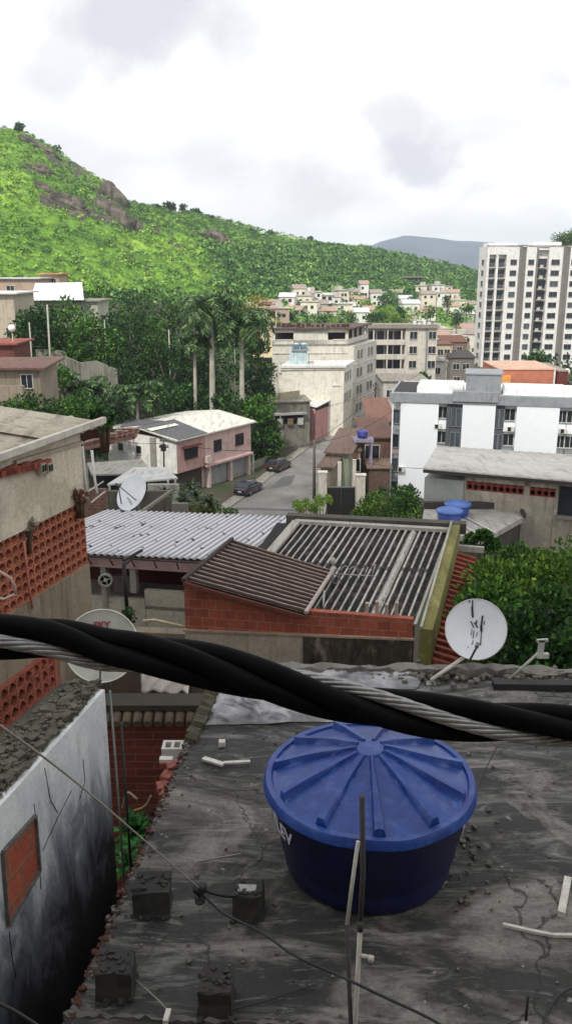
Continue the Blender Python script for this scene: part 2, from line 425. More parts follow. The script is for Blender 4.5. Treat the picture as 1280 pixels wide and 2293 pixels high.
for k in (0, 1):
    dv = wn('ShaderNodeMath', operation='DIVIDE'); t.links.new(sep.outputs[k], dv.inputs[0]); t.links.new(mz.outputs[0], dv.inputs[1]); t.links.new(dv.outputs[0], cb.inputs[k])
def wnoise(scale, det, rough, off, dist=0):
    mp = wn('ShaderNodeMapping'); mp.inputs['Location'].default_value = off; t.links.new(cb.outputs[0], mp.inputs['Vector'])
    n = wn('ShaderNodeTexNoise'); n.inputs['Scale'].default_value = scale; n.inputs['Detail'].default_value = det; n.inputs['Roughness'].default_value = rough; n.inputs['Distortion'].default_value = dist
    t.links.new(mp.outputs[0], n.inputs['Vector']); return n.outputs['Fac']
def wramp(f, st):
    n = wn('ShaderNodeValToRGB'); e = n.color_ramp.elements
    while len(e) < len(st): e.new(.5)
    for i, (p, c_) in enumerate(st): e[i].position = p; e[i].color = tuple(c_)+(1,)
    t.links.new(f, n.inputs['Fac']); return n.outputs['Color']
cl = wramp(wnoise(1.5, 8, .5, (5.6, 3.9, 0), .25), [(.30, (.86, .86, .89)), (.43, (.97, .97, .99)), (.52, (1.15, 1.15, 1.15)), (.7, (1.6, 1.6, 1.6))])
# grey undersides of the cloud banks
nzv = wn('ShaderNodeTexNoise'); nzv.inputs['Scale'].default_value = 4.5; nzv.inputs['Detail'].default_value = 7; nzv.inputs['Roughness'].default_value = .55; t.links.new(tcw.outputs['Generated'], nzv.inputs['Vector'])
sb = wn('ShaderNodeVectorMath', operation='SUBTRACT'); t.links.new(nzv.outputs['Color'], sb.inputs[0]); sb.inputs[1].default_value = (.5, .5, .5)
mw = wn('ShaderNodeVectorMath', operation='MULTIPLY_ADD'); t.links.new(sb.outputs[0], mw.inputs[0]); mw.inputs[1].default_value = (.26, .26, .26); t.links.new(tcw.outputs['Generated'], mw.inputs[2])
acc = None
for (px, py, rr_, k_, sy) in ((300, 60, .17, 1.0, 1.9), (100, 110, .10, .7, 1.6), (470, 110, .07, .7, 1.5), (945, 270, .075, .95, 1.5), (905, 210, .05, .7, 1.0), (700, 395, .07, .7, 1.3), (480, 350, .09, .4, 2.0), (1085, 400, .06, .55, 1.6), (1250, 90, .07, .45, 1.2), (900, 460, .12, .35, 2.6)):
    d0 = ray(px, py).normalized(); a_ = wn('ShaderNodeVectorMath', operation='SUBTRACT'); t.links.new(mw.outputs[0], a_.inputs[0]); a_.inputs[1].default_value = d0
    s_ = wn('ShaderNodeVectorMath', operation='MULTIPLY'); t.links.new(a_.outputs[0], s_.inputs[0]); s_.inputs[1].default_value = (1, 1, sy)
    ln = wn('ShaderNodeVectorMath', operation='LENGTH'); t.links.new(s_.outputs[0], ln.inputs[0])
    mr_ = wn('ShaderNodeMapRange', interpolation_type='SMOOTHSTEP'); mr_.inputs['From Min'].default_value = rr_; mr_.inputs['From Max'].default_value = rr_*.35; mr_.inputs['To Min'].default_value = 0; mr_.inputs['To Max'].default_value = k_; t.links.new(ln.outputs['Value'], mr_.inputs['Value'])
    if acc is None: acc = mr_.outputs[0]
    else:
        mx_ = wn('ShaderNodeMath', operation='MAXIMUM'); t.links.new(acc, mx_.inputs[0]); t.links.new(mr_.outputs[0], mx_.inputs[1]); acc = mx_.outputs[0]
pm = wn('ShaderNodeMix', data_type='RGBA'); t.links.new(acc, pm.inputs[0]); t.links.new(cl, pm.inputs[6]); pm.inputs[7].default_value = (.74, .745, .80, 1); cl = pm.outputs[2]
cov = wramp(wnoise(.8, 5, .5, (7.3, 2.2, 0)), [(.2, (.86,)*3), (.4, (1, 1, 1))])
hz = wn('ShaderNodeMix', data_type='RGBA'); hz.inputs[7].default_value = (1.05, 1.05, 1.04, 1)
hr = wramp(sep.outputs[2], [(0, (.75,)*3), (.1, (0, 0, 0))]); t.links.new(hr, hz.inputs[0]); t.links.new(cl, hz.inputs[6])
sm_ = wn('ShaderNodeMix', data_type='RGBA', blend_type='MULTIPLY'); sm_.inputs[0].default_value = 1; sm_.inputs[7].default_value = (.1, .1, .1, 1); t.links.new(sky.outputs[0], sm_.inputs[6])
fm_ = wn('ShaderNodeMix', data_type='RGBA'); t.links.new(cov, fm_.inputs[0]); t.links.new(sm_.outputs[2], fm_.inputs[6]); t.links.new(hz.outputs[2], fm_.inputs[7])
t.links.new(fm_.outputs[2], bg.inputs['Color']); bg.inputs['Strength'].default_value = 1.0
sl = bpy.data.lights.new('sun', 'SUN'); sl.energy = 3.2; sl.angle = radians(2.5); sl.color = (1, .955, .86)
so = bpy.data.objects.new('sun', sl); col.objects.link(so); so.rotation_euler = (-sd).to_track_quat('-Z', 'Y').to_euler(); so.location = sd*100

# added cloud, out of view, placed to keep the sun off the near roofs
cc = Vector((4, 20, -6))+sd*620
m = MB(); m.smooth = True
rr = random.Random(3)
for k in range(26):
    a = rr.random()*2*pi; q = sqrt(rr.random()); c0 = cc+Vector((cos(a)*52*q, sin(a)*62*q-18, rr.uniform(-8, 8))); r0 = rr.uniform(18, 32)
    for i in range(9):
        for j in range(16):
            th = pi*i/8; ph = 2*pi*j/16; d = Vector((sin(th)*cos(ph), sin(th)*sin(ph), cos(th)*.45)); m.v.append(c0+d*r0*(1+.18*noise.noise(d*3+c0)))
    b0 = len(m.v)-9*16
    for i in range(8):
        for j in range(16): m.f.append((b0+i*16+j, b0+i*16+(j+1) % 16, b0+(i+1)*16+(j+1) % 16, b0+(i+1)*16+j)); m._m()
shade_cld = m.build('shade_cloud', PLAIN('shade_cloud_grey', '#d8d8dc', 1, var=.05, scale=.02), loc=cc); struct(shade_cld)

cam = bpy.data.cameras.new('camera'); co = bpy.data.objects.new('camera', cam); col.objects.link(co); sc.camera = co
co.rotation_euler = (pi/2-TILT, 0, 0); cam.sensor_fit = 'VERTICAL'; cam.sensor_height = 36; cam.lens = 36*FPX/2293
cam.clip_start = .05; cam.clip_end = 20000
sc.render.resolution_x = 571; sc.render.resolution_y = 1024
sc.view_settings.view_transform = 'Standard'; sc.view_settings.look = 'None'; sc.view_settings.exposure = .12; sc.view_settings.gamma = 1
HAZE = True
if HAZE:
    m = MB(); m.box(-3200, 4200, -305, 4300, -30, 175)
    hm = bpy.data.materials.new('air'); hm.use_nodes = True; tr = hm.node_tree; tr.nodes.remove(tr.nodes['Principled BSDF'])
    pv = tr.nodes.new('ShaderNodeVolumePrincipled'); pv.inputs['Color'].default_value = (.80, .89, 1, 1); pv.inputs['Density'].default_value = .00021; pv.inputs['Anisotropy'].default_value = 0
    tr.links.new(pv.outputs[0], tr.nodes['Material Output'].inputs['Volume'])
    hz_o = m.build('haze', hm); hz_o['kind'] = 'stuff'

RK = NT('outcrop_rock'); tc = RK.n('ShaderNodeTexCoord').outputs['Object']
c_ = RK.ramp(RK.noise(RK.mapping(tc, (.35, .35, .12)), 1, 9, .75), [(.36, lin('#24211e')), (.5, lin('#5c544b')), (.66, lin('#8b8175'))]); c_ = RK.mix(RK.ramp(RK.noise(tc, .25, 6, .7), [(.55, (0, 0, 0)), (.65, (.8,)*3)]), c_, lin('#3f5a22')); RK.l(c_, RK.b.inputs['Base Color']); RK.b.inputs['Roughness'].default_value = .95; RK.bump(RK.noise(tc, .9, 8, .75), .8, .5)
def rock(label, px, py, rx, rz, tilt, seed):
    h = hit(px, py); s_ = h.y/FPX; rx, rz = rx*s_, rz*s_; m = MB(); m.smooth = True; NA, NB = 40, 26; X = Vector((cos(tilt), .25, -sin(tilt))).normalized(); Yv = Vector((0, 1, 0)); Zv = Vector((sin(tilt), -.15, cos(tilt)))
    for i in range(NB+1):
        for j in range(NA):
            th = pi*i/NB; ph = 2*pi*j/NA; d = Vector((sin(th)*cos(ph), sin(th)*sin(ph), cos(th))); q = d*1.4+Vector((seed, seed*2, 0)); k = 1+.38*noise.noise(q)+.22*noise.noise(q*2.7)+.1*noise.noise(q*7)
            m.v.append(h+Vector((0, rx*.18, -rz*.1))+(X*d.x*rx+Yv*d.y*rx*.42+Zv*d.z*rz)*k)
    for i in range(NB):
        for j in range(NA): m.f.append((i*NA+j, (i+1)*NA+j, (i+1)*NA+(j+1) % NA, i*NA+(j+1) % NA)); m._m()
    tag(m.build('rock_outcrop', RK.m, loc=h), label, 'rock', 'rock outcrops of the hill')
for i, a in enumerate([('largest dark rock face low on the left hillside', 252, 492, 62, 30, .45), ('rounded brown boulder left of the largest rock face', 148, 460, 46, 24, .35), ('steep rock slab on the skyline above the largest rock face', 258, 448, 40, 22, .8), ('smaller rock near the top of the hill', 84, 382, 32, 14, .1), ('jagged rock group on the ridge slope right of the cliff', 478, 535, 42, 18, .3), ('rock edge on the upper left skyline of the hill', 90, 330, 46, 8, .5), ('small dark rock between the hilltop rock and the brown boulder', 95, 425, 24, 13, .3), ('rock band on the skyline below the steep slope trees', 180, 384, 44, 8, .62)]): rock(*a, i*3.1)

# ================================================================ VEGETATION on the hill
LG = LEAF('scrub_bright', '#6b962c', .5, 0, hue='#adcf58'); LD = LEAF('scrub_forest', '#3c6a25', .6, 0, hue='#93b85a')
def blob(m, p, r, n, size, t0, t1, up=.3):
    for _ in range(n):
        d = Vector((R.gauss(0, 1), R.gauss(0, 1), abs(R.gauss(0, 1))*.9+up)).normalized(); q = p+Vector((d.x*r, d.y*r, d.z*r*.9))*R.uniform(.6, 1)
        n2 = (d+Vector((R.gauss(0, .5), R.gauss(0, .5), R.gauss(0, .5)))).normalized(); x = n2.orthogonal().normalized(); y = n2.cross(x); a = R.random()*6.28
        u_ = (x*cos(a)+y*sin(a))*size*R.uniform(.6, 1.3)/2; v_ = n2.cross(u_).normalized()*size*R.uniform(.5, 1)/2
        m.face([q-u_-v_*.3, q+v_*1.1-u_*.2, q+u_+v_*.2, q-v_+u_*.15], R.uniform(t0, t1))
mb_g = MB(); mb_d = MB(); cnt = 0
for k in range(24500):
    u = R.uniform(-520, 1330); v = R.uniform(.03, .80)**.85
    i = int((u+700)/2600*NU); j = int(v*NV)
    if HP.get((i, j), 0) > .35: continue
    p = hillpt(u, v); x, y = proj(p)
    forest = ss((u-360+noise.noise(Vector((x*.012, y*.02, 8)))*110)/280)*(1 if y > 545+noise.noise(Vector((x*.02, 0, 0)))*12 or u > 860 else .25)
    forest = max(forest, ss((y-655)/40)*.8 if u < 700 else 0)
    if 860 < u < 980 and 565 < y < 600: forest *= .35
    nz = noise.noise(Vector((p.x*.03, p.y*.02, 3))); rp_ = interp(rdg, u)[0]
    if 285 < u < 600 and y < rp_+45: forest = max(forest, .62+nz*.5)
    if 60 < u < 290 and rp_+30 < y < rp_+75: forest = max(forest, .22)
    if u > 560 and v < .27 and R.random() < .8: continue
    if R.random() < forest*.85+.06+nz*.32:
        r = R.uniform(1.6, 3.8)*(1 if y > 560 and forest > .3 else .5); yel = .85 if nz > .15 and u < 700 and R.random() < .3 else 0
        lo = R.uniform(.05, .45); blob(mb_d, p+Vector((0, 0, r*.35)), r, 34, r*.4, lo+yel*.5, min(1, lo+.5+yel*.25))
    else:
        if R.random() < .35: continue
        r = R.uniform(.6, 1.5); lo = R.uniform(0, .5)+nz*.4; blob(mb_g, p+Vector((0, 0, r*.1)), r, 12, r*.6, max(0, lo), min(1, lo+.45))
mb_s = MB()
for k in range(3600):
    x = R.uniform(-120, -13); y = R.uniform(58, 168)
    if x > -20 and y < 118: continue
    r = R.uniform(.4, 1.3); lo = R.uniform(0, .4); blob(mb_s, Vector((x, y, gh(x, y)+r*.1)), r, 14, r*.45, lo, lo+.4)
tag(mb_s.build('slope_scrub', LEAF('slope_leaf', '#24461c', .6, 0, hue='#5f8a3c')), 'dark undergrowth covering the slope behind and left of the grove', 'undergrowth', kind='stuff')
tag(mb_g.build('hillside_scrub', LG), 'bright yellow green scrub covering the sunlit hillside', 'scrub', kind='stuff')
tag(mb_d.build('hillside_forest', LD), 'darker bushy forest on the lower slopes of the hill', 'forest', kind='stuff')
# ================================================================ FAR AND MIDDLE BUILDINGS
GLASS = PLAIN('window_glass_dark', '#2a2f36', .15, var=.3, scale=.8)
GLASS2 = PLAIN('window_glass_grey', '#4a535c', .2, var=.35, scale=.8)
FRW = PLAIN('frame_white', '#c9c7c0', .5); FRG = PLAIN('frame_grey', '#77797a', .5); FRB = PLAIN('frame_brown', '#4a2f22', .6)
DARK = PLAIN('dark_interior', '#17140f', .95)
CONC = WALL('raw_concrete', '#8b867b', '#3a3731', .6)
def poly_house(root, poly, z0, z1, mat, name='wall'):
    m = MB(); m.prism(poly, z0, z1); return m.build(name, mat, root)
def ctr_of(poly, z): return Vector((sum(p[0] for p in poly)/len(poly), sum(p[1] for p in poly)/len(poly), z))

# ---- tall apartment tower
Yt = 226.0
def tx(px, py=640): return AY(px, py, Yt).x
def tz(py): return AY(1150, py, Yt).z
t = thing('apartment_tower', (tx(1150), Yt, -25), 'tall white and grey apartment tower with stacked balconies at the right edge', 'apartment tower')
TW = WALL('tower_paint', '#dddcd9', '#9a9793', .2); TG = WALL('tower_grey_paint', '#77736f', '#4c4946', .3); TL = WALL('tower_light_pier', '#b9b4ad', '#86817b', .3)
m = MB(); m.box(tx(1086), tx(1400), Yt+1.6, Yt+9.6, -26, tz(551))
m.box(tx(1093), tx(1158), Yt+3, Yt+9, tz(551)-.1, tz(543)); m.box(tx(1193), tx(1256), Yt+3, Yt+9, tz(551)-.1, tz(541))
for a, b, top in ((1086, 1091, 551), (1129, 1157, 551), (1173, 1195, 551), (1223, 1254, 551), (1270, 1400, 552)): m.box(tx(a), tx(b), Yt, Yt+1.7, -26, tz(top))
m.box(tx(1091), tx(1129), Yt-.002, Yt+1.7, tz(570), tz(551.5)); m.box(tx(1195), tx(1223), Yt+.3, Yt+1.7, tz(560), tz(551.5))
m.box(tx(1109)-.3, tx(1109)+.3, Yt+.1, Yt+1.7, -26, tz(570))
m.build('wall', TW, t)
m = MB(); m.box(tx(1157), tx(1164), Yt-.1, Yt+1.7, -26, tz(550)); m.box(tx(1164), tx(1173), Yt+.3, Yt+1.7, -26, tz(553)); m.box(tx(1254), tx(1261), Yt-.1, Yt+1.7, -26, tz(550)); m.box(tx(1261), tx(1270), Yt+.3, Yt+1.7, -26, tz(552))
m.box(tx(1195), tx(1200), Yt+.2, Yt+1.7, -26, tz(556)); m.build('grey_band', TG, t)
m = MB(); m.box(tx(1084), tx(1400), Yt-.15, Yt+.1, tz(551), tz(549.4)); m.build('cornice', TG, t)
rows = [2.15-2.66*k for k in range(11)]
a0, b0 = (tx(1060), Yt), (tx(1400), Yt)
for k, z in enumerate(rows):
    z -= 1.15
    for (px, w, off, hh) in ((1145, 1.5, 0, 1.2), (1184, 1.35, 0, 1.2), (1238, 2.0, 0, 1.2), (1281, 1.8, 0, 1.2)):
        aa = (a0[0], Yt-off); bb = (b0[0], Yt-off)
        window(t, aa, bb, tx(px)-a0[0], z, w, hh, FRG, GLASS if R.random() < .7 else GLASS2, bars=1, depth=.1)
    window(t, (tx(1086), Yt+9.6), (tx(1086), Yt), 5.2, z, 2.2, 1.2, FRG, GLASS, bars=1, depth=.1)
    m = MB()   # balcony: floor slab, parapet rail and dark sliding doors behind it
    m.box(tx(1091.5), tx(1128.5), Yt+.15, Yt+1.6, z-.85, z-.68); m.box(tx(1091.5), tx(1128.5), Yt+.12, Yt+.18, z-.68, z-.55); 
    bal = m.build('balcony', TL, t)
    m = MB(); m.box(tx(1092), tx(1107.5), Yt+1.5, Yt+1.65, z-.68, z+1.45); m.box(tx(1110.5), tx(1128), Yt+1.5, Yt+1.65, z-.68, z+1.45); m.build('door', GLASS, bal)
    m = MB()
    for q in range(17):
        xx = tx(1092)+(tx(1128)-tx(1092))*q/16; m.box(xx-.03, xx+.03, Yt+.13, Yt+.18, z-.6, z+.2)
    m.box(tx(1091.5), tx(1128.5), Yt+.12, Yt+.19, z+.2, z+.28); m.build('railing', FRG, bal)
    m = MB(); m.box(tx(1203), tx(1221), Yt+.2, Yt+1.6, z-.85, z-.68); m.box(tx(1206), tx(1213), Yt+.5, Yt+.9, z-.68, z-.05)
    s2 = m.build('service_ledge', TL, t)
    m = MB(); m.box(tx(1201), tx(1222.5), Yt+1.5, Yt+1.66, z-.68, z+1.5); m.build('opening', GLASS, s2)

# ---- three storey white apartment block with grey bands
P0 = Vector((11.75, 93.6)); P1 = Vector((36, 88.2)); u0 = (P1-P0).normalized(); nb = Vector((-u0.y, u0.x))
def ws(px, py=1000):   # metres along the facade at a bearing
    d = ray(px, py); k = d.x/d.y; # solve P0+u s on line x=k*y
    return (P0.x-k*P0.y)/(k*u0.y-u0.x)
def wp(s, d=0): q = P0+u0*s+nb*d; return (q.x, q.y)
def wz(py, px=1000):
    s = ws(px, py); q = P0+u0*s; return AY(px, py, q.y).z
t = thing('apartment_block', (wp(10, 5)[0], wp(10, 5)[1], -25), 'white three storey apartment block with grey parapet and rooftop tank housing', 'apartment block')
WW = PLAIN('white_paint', '#e6eaf0', .7, var=.025, scale=1.5); GP = WALL('grey_parapet', '#8b9094', '#5f6366', .3); GD = WALL('slate_panel', '#55585c', '#3a3c3f', .3)
ztop = -13.15; zband = -14.15
poly = [wp(.25, .7), wp(30, .7), wp(30, 11), wp(.25, 11)]; poly_house(t, poly, -26, ztop-.05, WW, 'core')
m = MB()
for a, b in ((893, 977), (1030, 1103), (1150, 1245)): wallbox(m, P0, P1, ws(a), ws(b), -26, zband, -.8, 0)
wallbox(m, P0, P1, 0, ws(877), -26, zband, -.8, -.1); m.build('wall', WW, t)
m = MB()
for a, b, d in ((995, 1003, -.25), (1003, 1030, -.45), (1103, 1124, -.4)): wallbox(m, P0, P1, ws(a), ws(b), -26, zband, -.8, d)
m.build('grey_panel', GD, t)
m = MB(); wallbox(m, P0, P1, -.25, ws(997), zband, ztop, -.9, .15); wallbox(m, P0, P1, ws(997), 31, zband, ztop, -.9, .1)
wallbox(m, P0, P1, ws(1006), ws(1107), zband+.3, ztop+.35, -1.2, .28)
wallbox(m, P0, P1, -.25, 0, zband, ztop, -11, -.9); m.build('parapet', GP, t)
m = MB(); wallbox(m, P0, P1, ws(925), ws(1028), ztop-.5, ztop+.55, -8, -1.6); wallbox(m, P0, P1, ws(1118), ws(1262), ztop-.5, ztop+.55, -7, -1.6); m.build('roof_slab', WALL('roof_white', '#d9d8d6', '#8f8d89', .3), t)
m = MB(); m.face([(*wp(.2, 1.2), ztop+.02), (*wp(ws(925), 1.2), ztop+.02), (*wp(ws(935), 10), ztop+.04), (*wp(.2, 10), ztop+.02)]); m.build('roof_felt', PLAIN('felt', '#2b2a2a', .9), t)
m = MB(); wallbox(m, P0, P1, ws(1034), ws(1112), ztop-.2, ztop+2.15, -5, -.5); wallbox(m, P0, P1, ws(1031), ws(1115), ztop+2.15, ztop+2.3, -5.2, -.4); m.build('tank_housing', GP, t)
for k in range(4):
    zz_ = zband-2.65-2.75*k
    for px, w in ((986, .85), (1136, 1.05), (1253, .85), (1275, 1.1), (1310, 1.1)):
        s_ = ws(px)
        window(t, (*(P0-nb*-.69),), (*(P1-nb*-.69),), s_, zz_+.95, w, 1.25, FRW, GLASS, bars=1, depth=.12, sill=True)
        m = MB(); wallbox(m, P0, P1, s_-w/2-.1, s_+w/2+.1, zz_-.25, zz_+.75, -.75, -.35); p_ = m.build('balcony', GP if k % 2 else WW, t)
        m = MB(); wallbox(m, P0, P1, s_-w/2, s_+w/2, zz_+.78, zz_+.9, -.4, -.36); m.build('railing', FRG, p_)
    for px, w in ((1011, .5), (1022, .5), (1108, .45), (1117, .45)):
        window(t, (*(P0+nb*.4),), (*(P1+nb*.4),), ws(px), zz_+.1, w, 2.0, FRG, GLASS2, bars=0, depth=.1, sill=False)
    window(t, (*(P0+nb*.62),), (*(P1+nb*.62),), ws(884), zz_+.2, .6, 1.5, FRG, GLASS if k % 2 else GLASS2, bars=0, depth=.3)
    m = MB(); wallbox(m, P0, P1, ws(877), ws(893), zz_-.45, zz_+.0, -.7, -.15); m.build('balcony', GP if k != 1 else WALL('pink_panel', '#a08c8e', None, .4), t)

for i_, (px_, zo, d_) in enumerate([(977, .9, -.35), (984, 3.7, -.35), (1139, .9, -.35), (1127, 3.6, -.35), (1257, .9, -.35), (1250, 6.4, -.35), (900, 5.9, .0), (1160, 6.3, .0)]):
    m = MB(); s_ = ws(px_); wallbox(m, P0, P1, s_-.38, s_+.38, zband-zo-1.9, zband-zo-1.4, d_, d_+.45); a_c = m.build('air_conditioner', FRW, t); m = MB(); wallbox(m, P0, P1, s_-.3, s_+.05, zband-zo-1.86, zband-zo-1.44, d_+.45, d_+.46); m.build('grille', DARK, a_c)

# ---- orange terracotta annex behind the white block
c = AY(1178, 866, 103)
t = thing('annex', (c.x, 105, -25), 'orange terracotta coloured block rising behind the white apartment block', 'building')
x0, x1 = AY(1116, 850, 103).x, AY(1240, 850, 103).x; zt = AY(1178, 828, 103).z
m = MB(); m.box(x0, x1, 103, 112, -26, zt); m.build('wall', WALL('terracotta', '#ab6a53', '#8a5442', .3), t)
m = MB(); m.box(x0-.1, x1+.15, 102.85, 112.1, zt, zt+.16); m.build('coping', WALL('coping_pale', '#c5a08c', None, .4), t)
m = MB(); m.box(x0-.05, AY(1142, 850, 103).x, 102.9, 103.05, -20, AY(1130, 840, 103).z); m.build('ochre_panel', PLAIN('ochre', '#c98a45', .8), t)
m = MB(); m.box(x1-.15, x1+.05, 102.9, 103.1, -20, zt-.01); m.build('drain_pipe', FRW, t)
t = thing('annex', (x1+1, 106, -25), 'dark red sided narrow building behind the orange block', 'building')
m = MB(); m.box(x1+.3, x1+1.6, 103, 112, -26, zt-.2); m.build('wall', WALL('dark_red', '#5e2a22', None, .5), t); m = MB(); m.box(x1+.2, x1+1.7, 102.9, 112.1, zt-.2, zt-.08); m.build('roof', CONC, t)

# ---- five storey beige block on the street
BE = WALL('beige_render', '#c9c6bb', '#6b6557', .35); BE2 = WALL('beige_side', '#d0ccc0', '#8f8877', .35); CR = WALL('cream_render', '#dddacd', '#968f7c', .28)
A = (10.9, 138.); B = (15.7, 150.); L = (-2.2, 137.); LB = (2.6, 150.)
t = thing('terrace_block', (4, 143, -25), 'beige five storey block with an open dark roof terrace beside the street', 'apartment block')
zT = AY(700, 775, 138).z; zTT = AY(700, 737, 138).z
m = MB(); m.prism([L, A, B, LB], -26, zT); m.build('wall', BE, t)
m = MB(); m.prism([L, (9.9, 137.9), (14.2, 150), LB], zT, zT+.35); b_ = m.build('terrace_floor', CONC, t)
m = MB()
for s0, s1, z0, z1 in ((0, .5, zT+.3, zTT), (3.4, 8.9, zT+.3, zTT), (0, 12.1, zT+.3, zT+1.0), (0, 12.1, zTT-.5, zTT), (11.7, 12.1, zT+.3, zTT)): wallbox(m, L, (9.9, 137.9), s0, s1, z0, z1, -.25, .0)
wallbox(m, (9.9, 137.9), (14.2, 150), 0, 12.8, zT+.3, zT+1.1, -.25, 0)
for k in range(5): wallbox(m, (9.9, 137.9), (14.2, 150), k*3.1, k*3.1+.35, zT+1.1, zTT, -.25, 0)
m.build('parapet', BE, b_)
m = MB(); m.prism([(L[0], L[1]+3), (9.5, 141), (13.5, 149.8), (2.8, 149.8)], zT+.35, zTT-.1); m.build('back_wall', PLAIN('dark_back', '#3a3028', .9), t)
m = MB(); m.prism([(L[0]-.4, L[1]-.5), (10.5, 137.3), (14.9, 150.4), (LB[0]-.4, 150.4)], zTT, zTT+.2); m.build('roof', WALL('roof_rusty', '#55423a', '#2a211d', .6), t)
m = MB()
for k in range(15):
    x = -1.5+k*.8; z = zTT+.2; w = R.uniform(.3, .9); h = R.uniform(.25, .85); y = 138+R.random()*3; m.box(x, x+w, y, y+.6, z, z+h)
m.build('stored_planks', PLAIN('planks_dark', '#41322b', .9, var=.6), t)
for k in range(4):
    z = zT-2.3-2.9*k
    if k < 4:
        for s_ in (2.2, 4.0, 8.2, 10.0): window(t, A, B, s_, z, 1.25, 1.5, FRW, GLASS, bars=1, depth=.08)
    m = MB(); wallbox(m, A, B, -.05, 12.9, z-.75, z-.6, 0, .12); m.build('ledge', BE2, t)
for (a, b) in ((618, 655), (745, 775)): 
    m = MB(); s0 = AY(a, 755, 137.5).x-L[0]; s1 = AY(b, 755, 137.5).x-L[0]; wallbox(m, L, (9.9, 137.9), s0, s1, zT+1.0, zT+1.12, -.05, .12); m.build('sill', FRW, t)
m = MB(); wallbox(m, L, A, .2, 12, zT-1.1, zT-.95, 0, .15); wallbox(m, L, A, 5.5, 13, zT-2.4, zT-2.25, 0, .2); m.build('ledge', BE2, t)

# ---- cream building in front of it, with white flat roof and pale blue tank house
A = (8.8, 130.); B = (10.8, 137.4); L = (-1.1, 129.); zc_ = AY(700, 815, 130).z
t = thing('cream_house', (4, 133, -25), 'cream building with white flat roof and a pale blue rooftop tank house', 'house')
m = MB(); m.prism([L, A, B, (.5, 137.2)], -26, zc_-.5); m.build('wall', CR, t)
m = MB(); m.prism([(L[0]+.2, L[1]-.3), (A[0]+.3, A[1]-.4), (B[0]+.3, B[1]-.2), (.5, 136.8)], zc_-.5, zc_-.15); m.build('roof', WALL('roof_pale', '#d6d6d2', '#88857d', .4), t)
m = MB(); wallbox(m, L, A, 0, .3, zc_-1.2, zc_+.0, .0, .3); wallbox(m, L, A, 0.3, 9.9, zc_-.8, zc_-.62, .0, .2); m.build('ledge', CR, t)
BL = WALL('pale_blue_paint', '#b5c9cf', '#6f8288', .35)
m = MB(); x0 = AY(648, 800, 131).x; m.box(x0, x0+2.7, 131, 133.5, zc_-.2, zc_+1.9); m.build('tank_house', BL, t)
m = MB(); m.box(x0+.3, x0+3.0, 130.7, 133.7, zc_+1.9, zc_+2.0); m.box(x0+.6, x0+.75, 131.5, 131.6, zc_+2, zc_+2.9); m.build('tank_house_roof', GP, t)
for k in range(2):
    c0 = Vector((x0+1+k*1.2, 132.4, zc_+2.0)); mm = MB(); mm.lathe([(0, 0), (.5, 0), (.62, .75), (.66, .78), (.1, .95), (0, .95)], c0, 16); mm.build('water_tank', PLAIN('tank_pale', '#a8c3d0', .5), t)
m = MB(); m.box(x0+2.9, x0+3.0, 130.9, 131, zc_, zc_+1.4); m.box(x0+3.0, x0+3.6, 130.9, 131, zc_+.2, zc_+.25); m.build('vent_pipe', FRG, t)
for k in range(2):
    for s_ in (1.0, 2.9, 5.0): window(t, A, B, s_, zc_-2.9-3.1*k, 1.1, 1.5, FRW, GLASS, bars=1, depth=.08)
m = MB(); wallbox(m, L, A, 8.2, 9.4, zc_-3.3, zc_-3.1, 0, .12); m.build('drip_ledge', CR, t)

# ---- low pink building and its white roof
A = Vector(AZ(705, 990, -25)); B = Vector(AZ(770, 960, -25)); zt = -20.0
t = thing('pink_workshop', ((A.x+B.x)/2, (A.y+B.y)/2, -25), 'low pink walled building with a white sloping roof at the street bend', 'building')
q = [(A.x, A.y), (B.x, B.y), (B.x-4.6, B.y+2.2), (A.x-3.6, A.y+2.4)]
PK = WALL('faded_pink', '#c08f8c', '#7a5a58', .35)
m = MB(); m.prism(q, -26, zt); m.build('wall', PK, t)
m = MB(); m.slab([(A.x+.2, A.y-.4, zt+.35), (B.x+.2, B.y-.3, zt+1.0), (B.x-4.9, B.y+2.2, zt+1.25), (A.x-4.0, A.y+2.5, zt+.7)], .12); m.build('roof', WALL('white_sheet', '#cfccc9', '#7d7a77', .35), t)
m = MB(); wallbox(m, A, B, 0, (B-A).length, zt-.25, zt+.3, 0, .1); m.build('fascia', DARK, t)
m = MB(); wallbox(m, A, B, 7.4, 7.6, -25, zt-.3, 0, .12); m.build('drain_pipe', PK, t)

# ---- grey ruinous building on the left kerb
t = thing('grey_shed', (0, 122, -25), 'weathered grey shed with flat roof and parapet between the palms and the street', 'shed')
A = Vector(AZ(612, 1000, -25)); A.y = 119; A.x = -2.0
q = [(-2.3, 119), (3.4, 120.5), (2.6, 126), (-2.6, 126)]
GR = WALL('weathered_grey', '#77746a', '#3c3a33', .7)
zt = AY(650, 900, 120).z
m = MB(); m.prism(q, -26, zt); m.build('wall', GR, t)
m = MB(); m.prism([(-2.6, 118.7), (3.6, 120.2), (2.8, 126.2), (-2.9, 126.2)], zt, zt+.15); r_ = m.build('roof', CONC, t)
m = MB(); wallbox(m, (-2.4, 119.5), (2.2, 124), 2.2, 6.2, zt+.15, zt+1.1, -.3, 0); m.build('parapet', WALL('parapet_cream', '#a9a187', '#5c5746', .5), r_)
m = MB(); wallbox(m, (-2.3, 119), (3.4, 120.5), .8, 4.8, zt-3.1, zt-1.7, -.2, .03); m.build('opening', DARK, t)
m = MB(); wallbox(m, (-2.3, 119), (3.4, 120.5), .5, 5.2, zt-1.7, zt-1.45, 0, .9); m.build('awning', WALL('awning_grey', '#9a9a96', '#55534d', .5), t)
